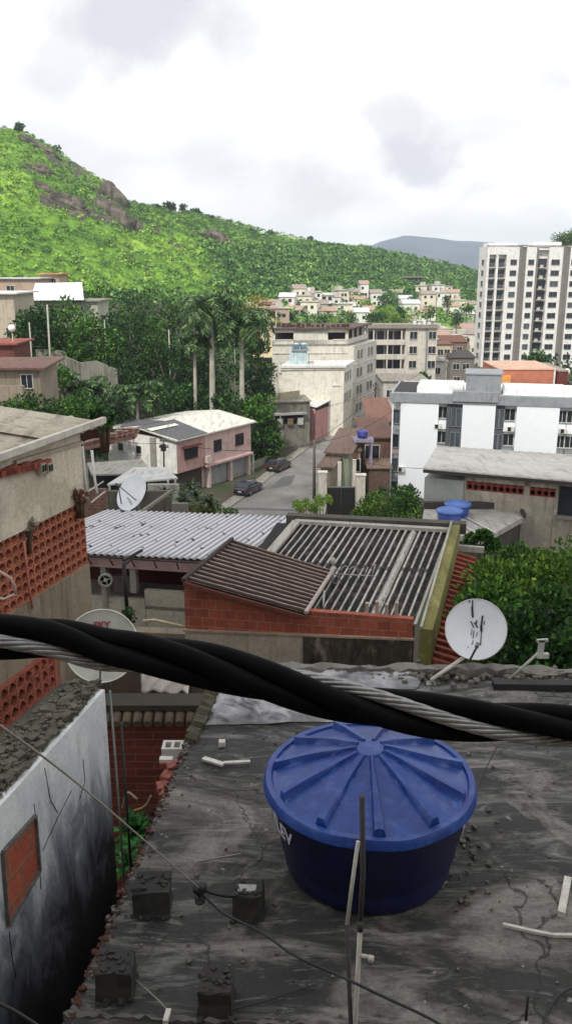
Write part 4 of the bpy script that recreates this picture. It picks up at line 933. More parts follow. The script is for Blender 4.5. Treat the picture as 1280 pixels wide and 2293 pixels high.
for i, (px, py, Yq) in enumerate([(612, 722, 280), (655, 705, 310), (690, 690, 340), (728, 708, 300), (770, 690, 340), (788, 712, 290), (820, 680, 350), (860, 672, 380), (893, 700, 300), (925, 672, 360), (962, 700, 310), (1000, 675, 350), (1022, 708, 285), (1045, 690, 330), (585, 708, 262), (745, 725, 275)]):
    g = drop(AY(px, py, Yq).x, Yq); tree('small garden tree among the far houses, %s from left' % ('first second third fourth fifth sixth seventh eighth ninth tenth eleventh twelfth thirteenth fourteenth fifteenth sixteenth'.split()[[585, 612, 655, 690, 728, 745, 770, 788, 820, 860, 893, 925, 962, 1000, 1022, 1045].index(px)]), px, py-12, Yq, rt_.uniform(4, 7), rt_.uniform(3.5, 5), rt_.choice([LMD, LDK, LYL]), 500, .6, ground=g, group='garden trees of the far settlement')
# ridge trees
for i, (px, py, s_, lb) in enumerate([(41, 276, 6, 'lone tree on the very top of the hill'), (128, 328, 5, 'small lone tree on the steep hill shoulder'), (408, 458, 5, 'round tree on the ridge right of the cliff'), (350, 458, 7, 'leafy tree on the ridge just right of the cliff'), (378, 456, 8, 'wide tree on the ridge left of the round tree'), (440, 470, 9, 'broad tree clump on the ridge'), (470, 482, 7, 'tree on the ridge where the slope starts falling'), (566, 513, 6, 'dark tree on the ridge left of the flat-topped one'), (604, 516, 5, 'flat-topped tree on the bare grassy ridge'), (693, 530, 5, 'small tree on the grassy middle of the ridge'), (745, 545, 5, 'tree on the lower grassy ridge'), (320, 465, 6, 'bushy tree at the edge of the cliff top'), (880, 570, 7, 'dark tree on the ridge over the ruin'), (930, 580, 8, 'wide dark tree on the far low ridge')]):
    h_ = None
    for k in range(60):
        h_ = hit(px, py+8+k)
        if h_ is not None: break
    Y = h_.y; sz = s_; tp = AY(px, py, Y)
    tree(lb, px, py, Y, sz*1.1, max(1.5, sz*.6), LDK, 500, sz*.16, ground=min(h_.z, tp.z-sz*.7)-.5, group='trees along the hill ridge')

# ---- palms
PT = WALL('palm_trunk', '#a9a698', '#6f6c60', .4); LP = LEAF('palm_leaf', '#2e4f28', .6, .15, hue='#8fae6c'); PS = PLAIN('crownshaft', '#5f7a3e', .5)
def palm(label, px, pyt, pyb, Y, tr, fl, n=20, shaft=True, name='royal_palm', lean=0, droop=1.0):
    T_ = AY(px, pyt, Y); Bt = AY(px+lean, pyb, Y); g = min(gh(T_.x, T_.y), Bt.z)
    t = thing(name, (Bt.x, Y, g), label, 'palm tree')
    m = MB(); H = T_.z-g; pts = [Vector((Bt.x+(T_.x-Bt.x)*k/8, Y, g-.4+(H+.4)*k/8)) for k in range(9)]
    m.tube(pts, [tr*(1.15-.35*k/8+.12*sin(pi*k/8)) for k in range(9)], 12); m.build('trunk', PT, t)
    top = pts[-1]
    if shaft: m = MB(); m.tube([top, top+Vector((0, 0, .9)), top+Vector((0, 0, 1.8))], [tr*.85, tr*.8, tr*.35], 10); m.build('crownshaft', PS, t); top = top+Vector((0, 0, 1.6))
    m = MB()
    for k in range(n):
        a = 2*pi*k/n*1.618*2+R.uniform(-.2, .2); el = -.15+1.35*(k/n)+R.uniform(-.1, .1); L_ = fl*R.uniform(.85, 1.1); hd = Vector((cos(a), sin(a), 0)); p = Vector(top); ang = el; prev = p.copy(); N_ = 14
        for j in range(N_):
            d = hd*cos(ang)+Vector((0, 0, sin(ang))); p = prev+d*L_/N_; ang -= (.11+.05*j/N_)*droop*1.2
            side = d.cross(Vector((0, 0, 1))).normalized(); upv = side.cross(d)
            m.bar(prev, p, .05); lw = L_*.24*sin(pi*(.12+.82*j/N_))+.08
            for sg in (-1, 1):
                for q in range(5):
                    b0 = prev.lerp(p, q/5); ld = (side*sg*.85+d*.45-Vector((0, 0, .35+R.uniform(-.1, .35)))+upv*R.uniform(-.25, .25)).normalized()
                    ld = (ld+Vector((R.gauss(0, .18), R.gauss(0, .18), R.gauss(0, .22)))).normalized(); m.face([b0-d*.04, b0+ld*lw*.45-d*.06, b0+ld*lw, b0+ld*lw*.5+d*.08, b0+d*.05], R.random()**1.3)
            prev = p
    m.build('fronds', LP, t); return t
palm('tallest royal palm with a thick pale trunk, left of the paired palm', 474, 712, 930, 113.5, .36, 5.9, 36)
palm('royal palm with a pale straight trunk, right one of the grove', 541, 748, 942, 113.5, .32, 5.5, 34)
palm('thin trunked palm left of the tallest royal palm', 436, 790, 928, 114, .24, 3.4, 20)
palm('short coconut palm with upright fronds behind the pink house', 305, 880, 935, 104, .18, 4.0, 22, False, 'coconut_palm', 6, .8)
palm('wide drooping coconut palm behind the hollow brick gable', 195, 870, 930, 98, .18, 3.8, 22, False, 'coconut_palm', 8, .9)
palm('low coconut palm left of the drooping one', 140, 850, 900, 100, .16, 3.0, 18, False, 'coconut_palm', 4, .9)

# ---- houses on the left slope
def slopehouse(name, label, x0, x1, pyt, pyb, Y, dep, mat, roofm, ov=.5, rise=0, wins=(), th=.2):
    a = AY(x0, pyt, Y); b = AY(x1, pyt, Y); zb = min(AY(x0, pyb, Y).z, gh(a.x, Y))-2; c = (a+b)/2
    t = thing(name, (c.x, Y+dep/2, gh(c.x, Y)), label, 'house')
    m = MB(); m.box(a.x, b.x, Y, Y+dep, zb, a.z-th); m.build('wall', mat, t)
    m = MB(); m.slab([(a.x-ov, Y-ov, a.z), (b.x+ov, Y-ov, a.z), (b.x+ov, Y+dep+ov, a.z+rise), (a.x-ov, Y+dep+ov, a.z+rise)], th); m.build('roof', roofm, t)
    for w in wins: window(t, (a.x, Y), (b.x, Y), w[0]*(b.x-a.x), a.z-w[1], w[2], w[3], FRW, GLASS, bars=1)
    return t
BG = WALL('beige_left', '#b5aa98', '#6c6457', .4); LGW = WALL('pale_sage', '#a9ac9a', '#62655a', .45)
slopehouse('hill_house', 'long pale house under the shining white metal roof on the left slope', 60, 218, 672, 720, 132, 8, LGW, CONC, wins=((.6, 2.8, 1.2, 1.0),))
wr = [AY(68, 672, 130), AY(188, 671, 130), AY(184, 632, 144), AY(80, 634, 144)]
m = MB(); corrugated(m, *wr, pitch=.5, amp=.03, along=2, th=.08); tag(m.build('metal_roof_sheet', WALL('shining_zinc', '#dfe1e6', '#a5a8ae', .15, rough=.5), loc=wr[0]), 'large shining white metal roof above the grove on the left slope', 'roof')
slopehouse('hill_house', 'beige corner house with a white roof slab at the left frame edge', -60, 30, 655, 760, 112, 9, BG, WALL('roof_lw', '#d5d3cf', None, .3), .6, wins=((.85, 5.6, 1.0, 1.2),))
slopehouse('hill_house', 'low tile roofed house behind the white roof slab, half hidden by grass', -20, 85, 622, 660, 150, 8, WALL('tan_l', '#b39d8b', None, .4), rfm['tin'], wins=((.4, 2.2, 1.3, .9),))
slopehouse('hill_hut', 'small hut with orange brown roof above the shining white roof', 90, 132, 612, 640, 158, 6, WALL('hut_w', '#b5a08f', None, .4), WALL('hut_roof', '#b98560', None, .3), .6, wins=((.3, 1.8, .8, .9), (.7, 1.8, .8, .9)))
slopehouse('hill_house', 'dark red shack below the beige corner house at left', -60, 30, 768, 815, 94, 6, WALL('red_shack', '#6b3a32', '#33201c', .6), WALL('tile_l', '#8a4a3a', None, .5), .5)
slopehouse('hill_house', 'old house with a wavy brown tile roof and dark porch at the left frame edge', -60, 88, 822, 900, 78, 6, WALL('old_beige', '#8d8272', '#3f3930', .6), WALL('tile_brown', '#6c5046', '#33241f', .6), .7, .25, wins=((.8, 1.9, 1.0, 1.2),))
m = MB(); q = AY(40, 862, 77); m.box(AY(-20, 862, 76.5).x, AY(52, 862, 76.5).x, 76.3, 77, AY(0, 895, 77).z, AY(0, 862, 77).z); tag(m.build('parapet_wall', WALL('parap', '#9a8d7d', '#4a4238', .5), loc=(q.x, 76.5, q.z-2)), 'pale parapet wall in front of the old brown roofed house', 'wall')
def ret(label, pts, Y, mat, top2=None):
    P = [AY(a, b, Y+i*1.5) for i, (a, b) in enumerate(pts)]; m = MB()
    for p, q in zip(P, P[1:]): m.hexa([(p.x, p.y, p.z-5), (q.x, q.y, q.z-5), (q.x, q.y+.4, q.z-5), (p.x, p.y+.4, p.z-5)], [p, q, q+Vector((0, .4, 0)), p+Vector((0, .4, 0))])
    return tag(m.build('ruined_wall', mat, loc=P[0]-Vector((0, 0, 4))), label, 'wall')
MW = WALL('mossy_wall', '#8f8c80', '#3e4030', .75)
ret('mossy broken concrete wall above the coconut palms', [(95, 798), (150, 800), (178, 812), (215, 808), (262, 828)], 104, MW)
ret('grey ruined wall with dark gaps behind the ragged top wall', [(80, 782), (130, 785), (165, 788), (210, 790), (250, 800)], 110, WALL('ruin_w2', '#a39d92', '#4d4a42', .7))
# vegetation edges near left
for i, (px, py, Y, lb) in enumerate([(30, 930, 70, 'bush with white flowers behind the beige roof ridge'), (95, 920, 74, 'leafy bush in the gap behind the beige roof'), (160, 925, 78, 'dark bush at the end of the beige roof'), (20, 880, 90, 'bush on the slope under the old house'), (110, 850, 95, 'climbing bush over the ruined wall end')]):
    bush(lb, px, py, Y, 2.2, 1.4, 1200, .3, LDK if i % 2 else LMD)

# ---- poles, lamps
POLE = WALL('pole_concrete', '#a5a29a', '#6b6860', .3)
def pole(label, px, pyt, pyb, Y, r, name='utility_pole', arm=None, mat=None, box=None, cat='pole', lean=0):
    T_ = AY(px, pyt, Y); B_ = AY(px+lean, pyb, Y); g = min(B_.z, gh(B_.x, Y)); t = thing(name, (B_.x, Y, g), label, cat)
    m = MB(); m.tube([(B_.x, Y, g-.3), T_], [r*1.2, r*.85], 8); m.build('shaft', mat or POLE, t)
    if arm:
        for (dz, w) in arm: m = MB(); m.bar((T_.x-w/2, Y, T_.z-dz), (T_.x+w/2, Y, T_.z-dz), .1); m.tube([(T_.x-w/2+.1, Y, T_.z-dz), (T_.x-w/2+.1, Y, T_.z-dz+.25)], .06, 6); m.tube([(T_.x+w/2-.1, Y, T_.z-dz), (T_.x+w/2-.1, Y, T_.z-dz+.25)], .06, 6); m.build('crossarm', PLAIN('arm_grey', '#55524c', .8), t)
    if box: z = T_.z-box[0]; m = MB(); m.obox((T_.x, Y-.2, z), (1, 0), box[1], .5, box[2]); m.build('transformer', PLAIN('transformer_'+str(box[3]), box[3], .6), t)
    return t
pole('dark rusty utility pole on the right kerb, nearest to the gate', 703, 985, 1118, 92, .16, arm=[(.2, 1.1)], mat=WALL('pole_dark', '#6a6258', '#37322c', .5))
pole('short pale post with a meter box beside the street wall', 627, 925, 1000, 113, .09, box=(3.9, .8, 1.1, '#a9aaa2'))
pole('dark pole with a black transformer in front of the pink house', 366, 985, 1065, 78, .08, arm=[(.1, .7), (.7, .9)], mat=PLAIN('pole_black', '#3a3835', .8), box=(1.0, .45, .6, '#26241f'))
pole('tall white post in the middle of the left grove', 106, 682, 792, 108, .12, 'lamp_post', mat=WALL('post_white', '#a5a598', None, .2), lean=4)
pole('shorter white post left of the tall one in the grove', 66, 722, 808, 104, .09, 'lamp_post', mat=WALL('post_white', '#a5a598', None, .2), lean=5)
pole('white post at the right edge of the bright round tree', 234, 716, 800, 112, .08, 'lamp_post', mat=WALL('post_white', '#a5a598', None, .2))
pole('thin white pole between the grove and the palms', 378, 738, 775, 127, .1, 'lamp_post', mat=WALL('post_white', '#a5a598', None, .2))
pole('grey pole with crossarms at the end of the street by the low pale building', 845, 860, 950, 136, .12, arm=[(.3, 1.6), (1.0, 1.2)], mat=WALL('pole_dark', '#6a6258', '#37322c', .5))
pole('grey pole with crossarms between the white block and the balcony block', 997, 790, 870, 128, .12, arm=[(.3, 1.6)], mat=WALL('pole_dark', '#6a6258', '#37322c', .5))
for px, py, Y, lb in ((27, 735, 96, 'white globe lamp at the corner of the beige house'), (524, 716, 131, 'white globe lamp beside the crown of the right royal palm'), (1268, 832, 110, 'white globe lamp in front of the dark tree at the right edge')):
    c = AY(px, py, Y); g = gh(c.x, Y); t = thing('globe_lamp', (c.x, Y, g), lb, 'street lamp'); m = MB(); m.tube([(c.x, Y, g-.3), (c.x, Y, c.z-.3)], .06, 8); m.build('post', POLE, t)
    m = MB(); m.lathe([(.01, -.42), (.3, -.3), (.43, 0), (.3, .3), (.01, .42)], c, 14); m.build('globe', PLAIN('globe_white', '#e9e9e2', .4, var=.03), t)
def wire(label, pts, r, sag=0, mat=None, name='overhead_wire', cat='wire', n=18):
    P = []
    for a, b in zip(pts, pts[1:]):
        for k in range(n): tt = k/n; p = a.lerp(b, tt); P.append(p-Vector((0, 0, sag*4*tt*(1-tt))))
    P.append(pts[-1]); m = MB(); m.tube(P, r, 5); return tag(m.build(name, mat or PLAIN('wire_black', '#17181a', .7), loc=P[0]), label, cat)
wire('thin wire running from the rusty pole along the street to the far pole', [AY(703, 988, 92), AY(846, 866, 136)], .03, .8)
wire('thin wire from the black transformer pole to the rusty pole', [AY(366, 988, 78), AY(703, 992, 92)], .025, .9)
wire('thin wire crossing in front of the white apartment wall', [AY(703, 1000, 92), AY(955, 1050, 44)], .015, .5)

for i, (a, b, sg, lb) in enumerate([((703, 995, 92), (560, 985, 98), .5, 'from the rusty pole to the pink house eaves'), ((703, 1002, 92), (627, 935, 113), .4, 'from the rusty pole to the meter post'), ((845, 868, 136), (706, 915, 125), .5, 'from the far crossarm pole to the pink workshop'), ((845, 872, 136), (997, 800, 128), .8, 'between the two far crossarm poles'), ((703, 991, 92), (905, 900, 93), .9, 'from the rusty pole up to the white apartment block'), ((366, 992, 78), (240, 975, 98), .4, 'from the black transformer pole along the white flank')]):
    wire('thin overhead wire '+lb, [AY(*a), AY(*b)], .022, sg)

# ---- gate with two white pillars, yard houses at right of the street
Yg = 84.0
def gx(px): return AY(px, 1100, Yg).x
g0 = gh(4, Yg)
GWP = WALL('gate_white', '#d9d3c6', '#6f675b', .4)
for a, b, pt, lb in ((713, 731, 1060, 'white gate pillar beside the street, left of the black gate'), (797, 817, 1066, 'white gate pillar to the right of the black gate')):
    m = MB(); m.box(gx(a), gx(b), Yg, Yg+.7, g0-1.5, AY(a, pt, Yg).z); m.box(gx(a)-.08, gx(b)+.08, Yg-.08, Yg+.78, AY(a, pt, Yg).z, AY(a, pt, Yg).z+.12); tag(m.build('gate_pillar', GWP, loc=(gx(a), Yg, g0)), lb, 'gate pillar', 'white gate pillars')
t = thing('metal_gate', (gx(764), Yg+.3, g0), 'black sheet metal gate between the two white pillars', 'gate')
m = MB(); m.box(gx(733), gx(764)-.02, Yg+.3, Yg+.36, g0+.0, AY(764, 1094, Yg).z); m.build('leaf', PLAIN('gate_black', '#1d1b1a', .6), t); m = MB(); m.box(gx(764)+.02, gx(795), Yg+.3, Yg+.36, g0+.0, AY(764, 1094, Yg).z); m.build('leaf', PLAIN('gate_black', '#1d1b1a', .6), t)
m = MB(); m.box(gx(733), gx(795), Yg+.27, Yg+.39, AY(764, 1094, Yg).z, AY(764, 1091, Yg).z); m.build('top_rail', FRG, t)
m = MB(); m.face([(gx(728), Yg-6, gh(4, Yg-6)+.06), (gx(800), Yg-6, gh(4, Yg-6)+.06), (gx(800), Yg+.6, g0+.05), (gx(732), Yg+.6, g0+.05)]); struct(m.build('driveway', WALL('drive', '#7f7c74', '#4b4942', .5)))
TILR = WALL('old_tile', '#6e5a50', '#3a2a24', .55); DIM = WALL('dim_wall', '#8f8373', '#4d4337', .6)
simple('yard_house', 'small house with weathered tile roof and green door behind the black gate', 'house', 737, 780, 1012, 90, 8, WALL('yard_green', '#98a08a', '#56584a', .4), TILR, .5, ((.4, 3.0, .9, 1.1),), slope=1.1, yaw=-.25)
simple('yard_house', 'low brown tile roofed porch between the utility pole and the yard house', 'house', 718, 742, 1044, 87, 7, DIM, TILR, .4, (), slope=.9, yaw=-.3)
simple('yard_house', 'pink and tan house with pale columns in the middle of the yard', 'house', 782, 806, 1008, 92, 6, WALL('tan_pink', '#a98a78', '#5d473b', .5), TILR, .2, ((.3, 2.4, .7, 1.4), (.7, 2.4, .7, 1.4)), slope=.6)
simple('yard_house', 'dark porch house with red brown roof against the white apartment block', 'house', 812, 874, 978, 96, 7, WALL('porch_brown', '#6b4f45', '#33241f', .6), WALL('redbrown_roof', '#62483f', '#3a2620', .5), .4, ((.35, 3.2, 1.6, 2.2),), slope=1.0)
simple('yard_house', 'red tile roofed house deeper in the yard below the street end', 'house', 830, 876, 942, 108, 9, DIM, WALL('red_tile', '#745247', '#48302a', .5), .5, ((.4, 2.6, 1.2, 1.2),), slope=1.6)
simple('yard_house', 'brick storage house with layered ledges right of the yard', 'house', 826, 872, 1046, 92, 3, BRICK('yard_brick2', '#73574a', '#5d463c', '#6f675c', damt=.6), WALL('ledge_br', '#7d6a5b', None, .6), .3, (), slope=.3)
for px, h, lb in ((760, 1035, 'left'), (793, 1030, 'right')): 
    c = AY(px, h, 86); m = MB(); m.box(c.x-.18, c.x+.18, 86, 86.35, g0-1, c.z); tag(m.build('porch_column', GWP, loc=(c.x, 86, g0)), 'thin pale porch column behind the black gate, %s one' % lb, 'column')
def tank(label, px, py, Y, rt, h, col_, lid, lab2='water tank', base=None, ztop=None):
    c = AY(px, py, Y); zt_ = c.z; z0 = zt_-h; t = thing('water_tank', (c.x, Y, z0), label, lab2)
    m = MB(); m.lathe([(0, 0), (rt*.8, 0), (rt*.82, .03), (rt*.97, h), (rt*.9, h)], (c.x, Y, z0), 28); m.build('body', col_, t)
    m = MB(); m.lathe([(rt*1.04, -.05), (rt*1.05, .02), (rt*.96, .05), (rt*.2, .2*rt+.05), (0, .2*rt+.06)], (c.x, Y, zt_), 28); m.build('lid', lid, t); return t, c
BLU = PLAIN('tank_blue', '#23408f', .45, var=.2, scale=3); BLUL = PLAIN('tank_blue_lid', '#4a6cb0', .4, var=.25, scale=3)
t, c = tank('small blue water tank on the roof of the yard house beside the street', 811, 966, 93, .65, .7, PLAIN('tank_dblue', '#2b2f80', .5), PLAIN('tank_dblue2', '#3b3f95', .5))
m = MB(); m.box(c.x-1, c.x+1.2, 92.2, 94, c.z-1.1, c.z-.75); 
for a, b in ((-.9, 92.4), (1.0, 92.4), (-.9, 93.8), (1.0, 93.8)): m.box(c.x+a-.1, c.x+a+.1, b-.1, b+.1, gh(c.x, 93)-1, c.z-1.1)
tag(m.build('tank_stand', WALL('stand', '#8d8799', '#4e4a58', .4), loc=(c.x, 93, gh(c.x, 93))), 'stand of concrete posts carrying the small blue tank', 'stand')
yard('low street wall running from the meter post to the parked hatchbacks', 592, 628, 1010, 112, WALL('stw', '#8d8b80', '#3f4036', .6), .2, 120)
yard('boundary wall with pale cap along the left pavement', 556, 600, 1040, 106, WALL('stw2', '#9a9789', '#44453a', .6), .2, 111)
pole('white bollard-like post at the corner of the pink house', 566, 1018, 1062, 105, .15, 'post', mat=WALL('post_white', '#a5a598', None, .2))

# ---- parked cars
def car(label, x, y, hd, paint, glass=GLASS):
    z = gh(x, y)+.05; t = thing('parked_car', (x, y, z), label, 'car', 'cars parked at the left kerb')
    f = Vector((cos(hd), sin(hd), 0)); s_ = Vector((-f.y, f.x, 0))
    def P(l, w, h):
        l, w, h = l*1.12, w*1.12, h*1.12; return Vector((x, y, z))+f*l+s_*w+Vector((0, 0, h))
    def loft(secs, mat, name, par=t):
        m = MB(); m.smooth = False; vs = []; k = len(secs[0])
        for sct in secs: vs += [P(*p) for p in sct]
        fs = [tuple(range(k-1, -1, -1)), tuple(range((len(secs)-1)*k, len(secs)*k))]
        for i in range(len(secs)-1):
            for j in range(k): fs.append((i*k+j, i*k+(j+1) % k, (i+1)*k+(j+1) % k, (i+1)*k+j))
        m.idx(vs, fs); o = m.build(name, mat, par); b = o.modifiers.new('bevel', 'BEVEL'); b.width = .05; b.segments = 3; b.limit_method = 'ANGLE'
        for p in o.data.polygons: p.use_smooth = True
        return o
    def sec(l, zb, zt, w, wt=None): wt = wt or w; return [(l, -w, zb), (l, -w*1.02, (zb+zt)/2), (l, -wt, zt), (l, wt, zt), (l, w*1.02, (zb+zt)/2), (l, w, zb)]
    loft([sec(-1.98, .38, .72, .7, .66), sec(-1.85, .26, .9, .8, .76), sec(-1.0, .24, .95, .83, .8), sec(.6, .24, .93, .83, .8), sec(1.5, .26, .84, .8, .74), sec(1.9, .32, .7, .72, .66), sec(1.98, .4, .6, .66, .6)], paint, 'body')
    loft([sec(-1.75, .9, .95, .74, .7), sec(-1.35, .9, 1.40, .74, .56), sec(-.2, .9, 1.46, .75, .58), sec(.35, .9, 1.40, .74, .57), sec(1.0, .88, .93, .72, .7)], glass, 'cabin_glass')
    loft([sec(-1.36, 1.39, 1.43, .58, .55), sec(-.2, 1.45, 1.49, .6, .57), sec(.36, 1.39, 1.43, .58, .55)], paint, 'roof')
    for sg in (-1, 1):
        m = MB()
        for l0, l1 in ((-1.0, -.95), (-.1, -.04)): m.bar(P(l0, sg*.77, .9), P(l1, sg*.6, 1.42), .07, .04)
        m.build('door_pillar', paint, t)
        for l in (-1.22, 1.25):
            m = MB(); X = f; Y_ = Vector((0, 0, 1)); m.lathe([(.05, -.1), (.3, -.1), (.32, -.06), (.32, .06), (.3, .1), (.05, .1)], P(l, sg*.76, .31), 18, (X, Y_, s_*sg)); w_ = m.build('tyre', PLAIN('tyre', '#141414', .9), t)
            m = MB(); m.lathe([(0, .105), (.19, .105), (.2, .08)], P(l, sg*.76, .31), 14, (X, Y_, s_*sg)); m.build('rim', PLAIN('rim', '#9a9da0', .4, .6), w_)
        m = MB(); q = [P(-1.97, sg*.62-.1, .62), P(-1.97, sg*.62+.1, .62), P(-1.9, sg*.62+.1, .86), P(-1.9, sg*.62-.1, .86)]; m.hexa([p+f*.1 for p in q][:4], [p-f*.03 for p in q]); m.build('tail_light', PLAIN('tail_red', '#7d1a14', .3), t)
        m = MB(); q = [P(1.9, sg*.58-.12, .55), P(1.9, sg*.58+.12, .55), P(1.82, sg*.58+.12, .7), P(1.82, sg*.58-.12, .7)]; m.hexa([p-f*.1 for p in q], [p+f*.06 for p in q]); m.build('headlight', PLAIN('lamp_clear', '#c9ccd0', .2), t)
    m = MB(); m.obox(P(-1.99, 0, .5), (s_.x, s_.y), .42, .03, .14); m.build('number_plate', PLAIN('plate', '#b5b5b0', .5), t)
    m = MB(); m.obox(P(-1.97, 0, .28), (s_.x, s_.y), 1.4, .14, .17); m.build('bumper', PLAIN('bumper', '#1a1b20', .5), t); return t
NAVY = PLAIN('paint_navy', '#20243a', .25, .3, .1, 2, coat=1); BLK = PLAIN('paint_dark', '#2a2623', .3, .2, .15, 2, coat=1)
car('navy blue hatchback parked nearest on the left kerb by the pink house', *AZ(556, 1104, -25).xy, radians(66), NAVY)
car('dark brown hatchback parked farther up by the street wall', *(AZ(629, 1052, -25).xy+Vector((-.3, 0))), radians(64), BLK)
# ================================================================ MIDDLE FOREGROUND
# ---- grey garage building with hollow block band, right
GG = WALL('garage_grey', '#a3a69f', '#5c5d57', .35); GBG = WALL('garage_beige', '#a89f90', '#4d463c', .55, patches='#b9b1a2'); 
pA = AY(950, 1052, 42); pB = AY(1036, 1068, 41); pC = AY(1290, 1082, 39.2)
t = thing('garage_building', (11, 44, gh(11, 44)), 'grey beige building with wide pale sloping roof and red hollow block bands at right', 'building')
ez = pA.z-.35; gz = -16.5
pBb = Vector((pA.x+(pC.x-pA.x)*.24, pA.y+(pC.y-pA.y)*.24, 0))
dv = (pC-pA); dv.z = 0; u = dv.normalized(); nbk = Vector((-u.y, u.x, 0)); LEN = dv.length+4
def gp(s, d=0): q = Vector((pA.x, pA.y, 0))+u*s+nbk*d; return (q.x, q.y)
def gs(px, py=1100):
    d = ray(px, py); k = d.x/d.y; return (pA.x-k*pA.y)/(k*u.y-u.x)
s1, s2, s3, s4, s5 = gs(1036), gs(1171), gs(1184), gs(1243), gs(1250)
a_, b_ = gp(0), gp(LEN)
def zy(px, py): s_ = gs(px, py); q = gp(s_); return AY(px, py, q[1]).z
m = MB(); wallbox(m, a_, b_, .02, s1, gz, ez-.05, -6, .0); m.build('garage_wing', GG, t)
zb0, zb1 = zy(1100, 1102)-.02, zy(1100, 1074)+.02
m = MB(); wallbox(m, a_, b_, s1, LEN, gz, zb0, -.35, -.12); wallbox(m, a_, b_, s1, LEN, zb1, ez-.05, -.35, -.12); wallbox(m, a_, b_, s1, s1+.12, zb0, zb1, -.35, -.12)
wallbox(m, a_, b_, s2, s3, zb0, zb1, -.35, -.12); wallbox(m, a_, b_, s4, s5, gz, ez-.05, -.35, -.04); wallbox(m, a_, b_, s5, LEN, gz, ez-.05, -6, -5.8); m.build('wall', GBG, t)
m = MB(); wallbox(m, a_, b_, s1+.1, s4+.2, zb0-.3, zb1+.2, -1.2, -.9); m.build('interior', DARK, t)
m = MB(); wallbox(m, a_, b_, s1, s2, zb1, zb1+.28, -.12, -.03); m.build('lintel', WALL('pink_lintel', '#b08d88', None, .3), t)
HB = PLAIN('hollow_block_red', '#8a3b30', .9, var=.4, scale=10)
def lattice(m, a, b, s0, s1, z0, z1, dd, cell, th=.03, d0=-.3, d1=-.13, diag=False):
    nx_ = max(1, round((s1-s0)/cell)); nz_ = max(1, round((z1-z0)/cell)); cx = (s1-s0)/nx_; cz = (z1-z0)/nz_
    for i in range(nx_+1): wallbox(m, a, b, s0+i*cx-th/2, s0+i*cx+th/2, z0, z1, d0, d1)
    for j in range(nz_+1): wallbox(m, a, b, s0, s1, z0+j*cz-th/2, z0+j*cz+th/2, d0, d1-.004)
    if diag:
        aa, uu, nn_, L_ = wframe(a, b)
        for i in range(nx_):
            for j in range(nz_):
                for q in range(4):
                    cxm = s0+(i+.5)*cx; czm = z0+(j+.5)*cz; sx = (-1, 1, 1, -1)[q]; sz = (-1, -1, 1, 1)[q]
                    p0 = (cxm+sx*cx*.5, czm+sz*cz*.12); p1 = (cxm+sx*cx*.12, czm+sz*cz*.5)
                    A0 = aa+uu*p0[0]+Vector((0, 0, p0[1])); A1 = aa+uu*p1[0]+Vector((0, 0, p1[1])); mm_ = (d0+d1)/2
                    m.bar(A0+nn_*mm_, A1+nn_*mm_, th*.8, (d1-d0)*.9, up=nn_)
m = MB(); lattice(m, a_, b_, s1+.12, s2, zb0, zb1, 0, .3, .06, diag=True); m.build('hollow_block_band', HB, t)
m = MB(); lattice(m, a_, b_, s3, s4, zb0, zb1, 0, .3, .06, diag=True); m.build('hollow_block_band', HB, t)
m = MB(); wallbox(m, a_, b_, s5+.02, LEN, zy(1262, 1155), zy(1262, 1090), -.11, -.06); m.build('dark_window', GLASS, t); m = MB(); wallbox(m, a_, b_, s5, LEN, zy(1262, 1160), zy(1262, 1155), -.12, .25); m.build('window_sill', CONC, t)
R0 = AY(947, 1048, 41.6); R1 = Vector((*gp(LEN+.4, -.5), 0)); R1.z = R0.z+.05; Rb0 = AY(978, 998, 49); Rb1 = Vector((R1.x+2.6, R1.y+8, Rb0.z))
m = MB(); corrugated(m, R0, R1, Rb1, Rb0, .5, .014, 3, .09); m.build('roof', WALL('roof_sheet_pale', '#c6c3bc', '#7b7871', .35), t)
m = MB(); m.bar(R0-Vector((0, 0, .15)), R1-Vector((0, 0, .15)), .12, .16); m.build('fascia', PLAIN('fascia_dark', '#3a3532', .9), t)
# terrace with tanks
tz0 = AY(1005, 1176, 38).z
q = [AY(942, 1180, 37.5), AY(1080, 1205, 35.8), AY(1168, 1190, 39.3), AY(1160, 1158, 40.8), AY(948, 1158, 40.8)]
m = MB(); m.prism([(p.x, p.y) for p in q], tz0-.25, tz0); tag(m.build('terrace', WALL('terrace_conc', '#aaa79f', '#4b4941', .5), loc=(q[0].x, q[0].y, tz0-.25)), 'small concrete terrace under the pair of blue tanks', 'terrace')
m = MB(); m.prism([(p.x*.995, p.y+.15) for p in q], gz, tz0-.26); tag(m.build('support_wall', WALL('terr_dark', '#4d4a43', '#25231f', .6), loc=(q[0].x, q[0].y+1, gz)), 'dark base wall carrying the terrace of the blue tanks', 'wall')
m = MB(); m.bar((q[4].x, q[4].y+.1, tz0+.08), (q[3].x, q[3].y+.1, tz0+.08), .3, .5); m.bar((q[3].x+.05, q[3].y, tz0+.06), (q[2].x+.05, q[2].y, tz0+.06), .16, .2)
tag(m.build('terrace_kerb', WALL('kerb_black', '#3f3d38', '#1f1e1c', .5), loc=(q[4].x, q[4].y, tz0)), 'black stained kerb along the back of the tank terrace', 'kerb')
PVC = PLAIN('pvc_white', '#c9c8c2', .45, var=.1)
